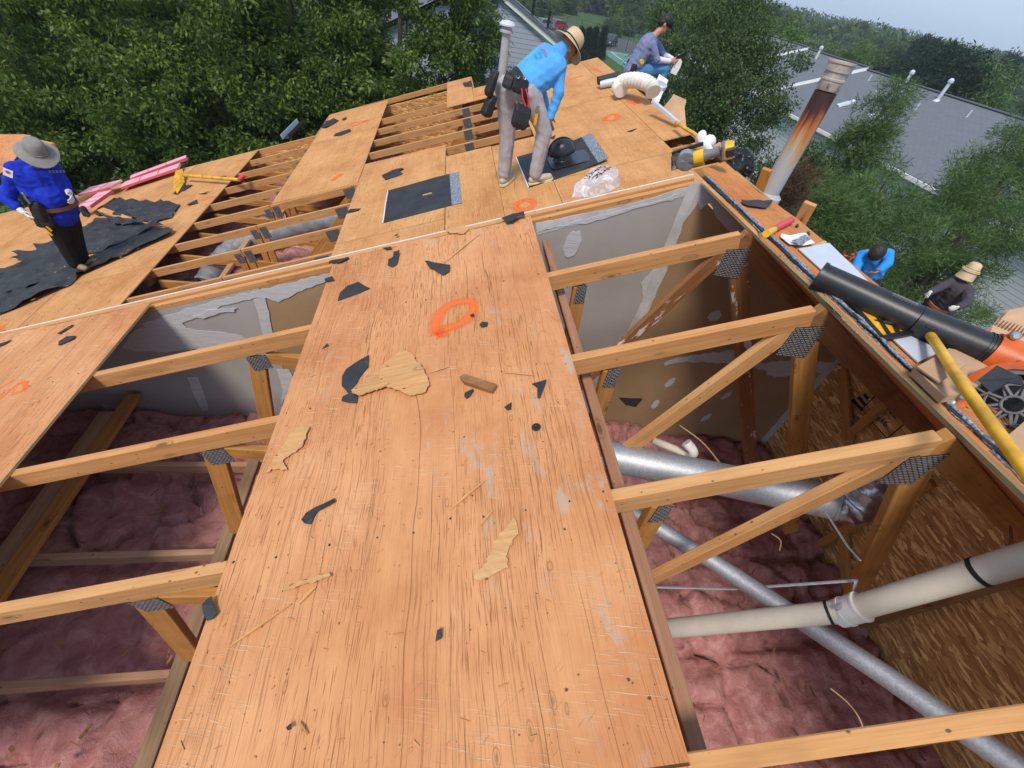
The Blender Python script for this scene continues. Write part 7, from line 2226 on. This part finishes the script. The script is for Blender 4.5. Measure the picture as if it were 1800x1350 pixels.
for i in range(60):
    y = rr.uniform(60, 190); x = y * rr.uniform(.25, 1.25) + 8
    if 15 < x < 52 and 70 < y < 116: continue
    if x < 37 and y < 62: continue
    kd2 = 'ABABEDA'[i % 7]
    kn = {'A': 'rounded green tree', 'B': 'taller fresh green tree', 'E': 'green pine', 'D': 'dark conifer'}[kd2]
    zn = 'behind the gabled house and the parked cars' if x < y * .36 else ('beyond the tennis court' if x < y * .62 else 'beyond the grey row house roofs')
    dp = 'in the front row' if y < 105 else ('in the middle rows' if y < 150 else 'in the back rows')
    put(P_[kd2], x, y, rr.uniform(.62, .86), '%s %s, %s' % (kn, zn, dp), 'trees of the wood beyond the houses', z=GZ + max(0, (y - 90) * .02))
for i in range(26):
    y = 118 + (i % 13) * 3.4 + rr.uniform(-1, 1); x = 14 + i * 1.75 + rr.uniform(-2, 2)
    put(P_['ABEAC'[i % 5]], x, y, rr.uniform(.55, .85), 'low %s %s' % ({'A': 'rounded bushy tree', 'B': 'upright bushy tree', 'E': 'bushy pine', 'C': 'yellow-green bushy tree'}['ABEAC'[i % 5]], 'behind the red and grey cars' if i < 9 else ('behind the dark car at the court fence' if i < 17 else 'behind the far corner of the court fence')), 'bushy trees behind the parked cars', z=GZ - 3.2)
# the far wooded hill reads as one mass
pts = []
for i in range(9000):
    an = rr.uniform(-.62, 1.42); d = rr.uniform(170, 520)
    x, y = math.sin(an) * d, math.cos(an) * d
    hill = (d - 170) * .013 - 4.5
    pts.append((x, y, hill + rr.uniform(-3, 3.0) + 3 * noise.noise(V((x * .03, y * .03, 0)))))
leaves('distant_woods', 'leaf_mid', pts, 4.0, 22, 1.5, 1.0, 200, .2, kind='stuff', label='far wooded hill along the horizon', cat='woods')
hv, hf = [], []
for i in range(41):
    for j in range(9):
        an = -.7 + 2.2 * i / 40; d = 165 + 380 * j / 8
        x, y = math.sin(an) * d, math.cos(an) * d
        hv.append((x, y, (d - 170) * .013 - 7.5 if j else GZ - .4))
for i in range(40):
    for j in range(8):
        a = i * 9 + j; hf.append((a, a + 1, a + 10, a + 9))
me = bpy.data.meshes.new('wooded_hill'); me.from_pydata(hv, [], hf); me.materials.append(plain('hill_green', (.025, .05, .02)))
tag(link('wooded_hill', me), kind='structure')

# ------------------------------------------------------------------ summer haze between the houses and the far hill
HZ = bpy.data.materials.new('summer_haze'); HZ.use_nodes = True
ht = HZ.node_tree
for n in list(ht.nodes): ht.nodes.remove(n)
ho = ht.nodes.new('ShaderNodeOutputMaterial'); hp_ = ht.nodes.new('ShaderNodeVolumePrincipled')
hp_.inputs['Color'].default_value = (.78, .89, 1, 1); hp_.inputs['Density'].default_value = .00045
ht.links.new(hp_.outputs[0], ho.inputs['Volume'])
MB().box((100, 250, 5.5), (1300, 1100, 30)).build('haze', HZ, None, 'thin summer haze over the far trees', 'haze', None, 'stuff')
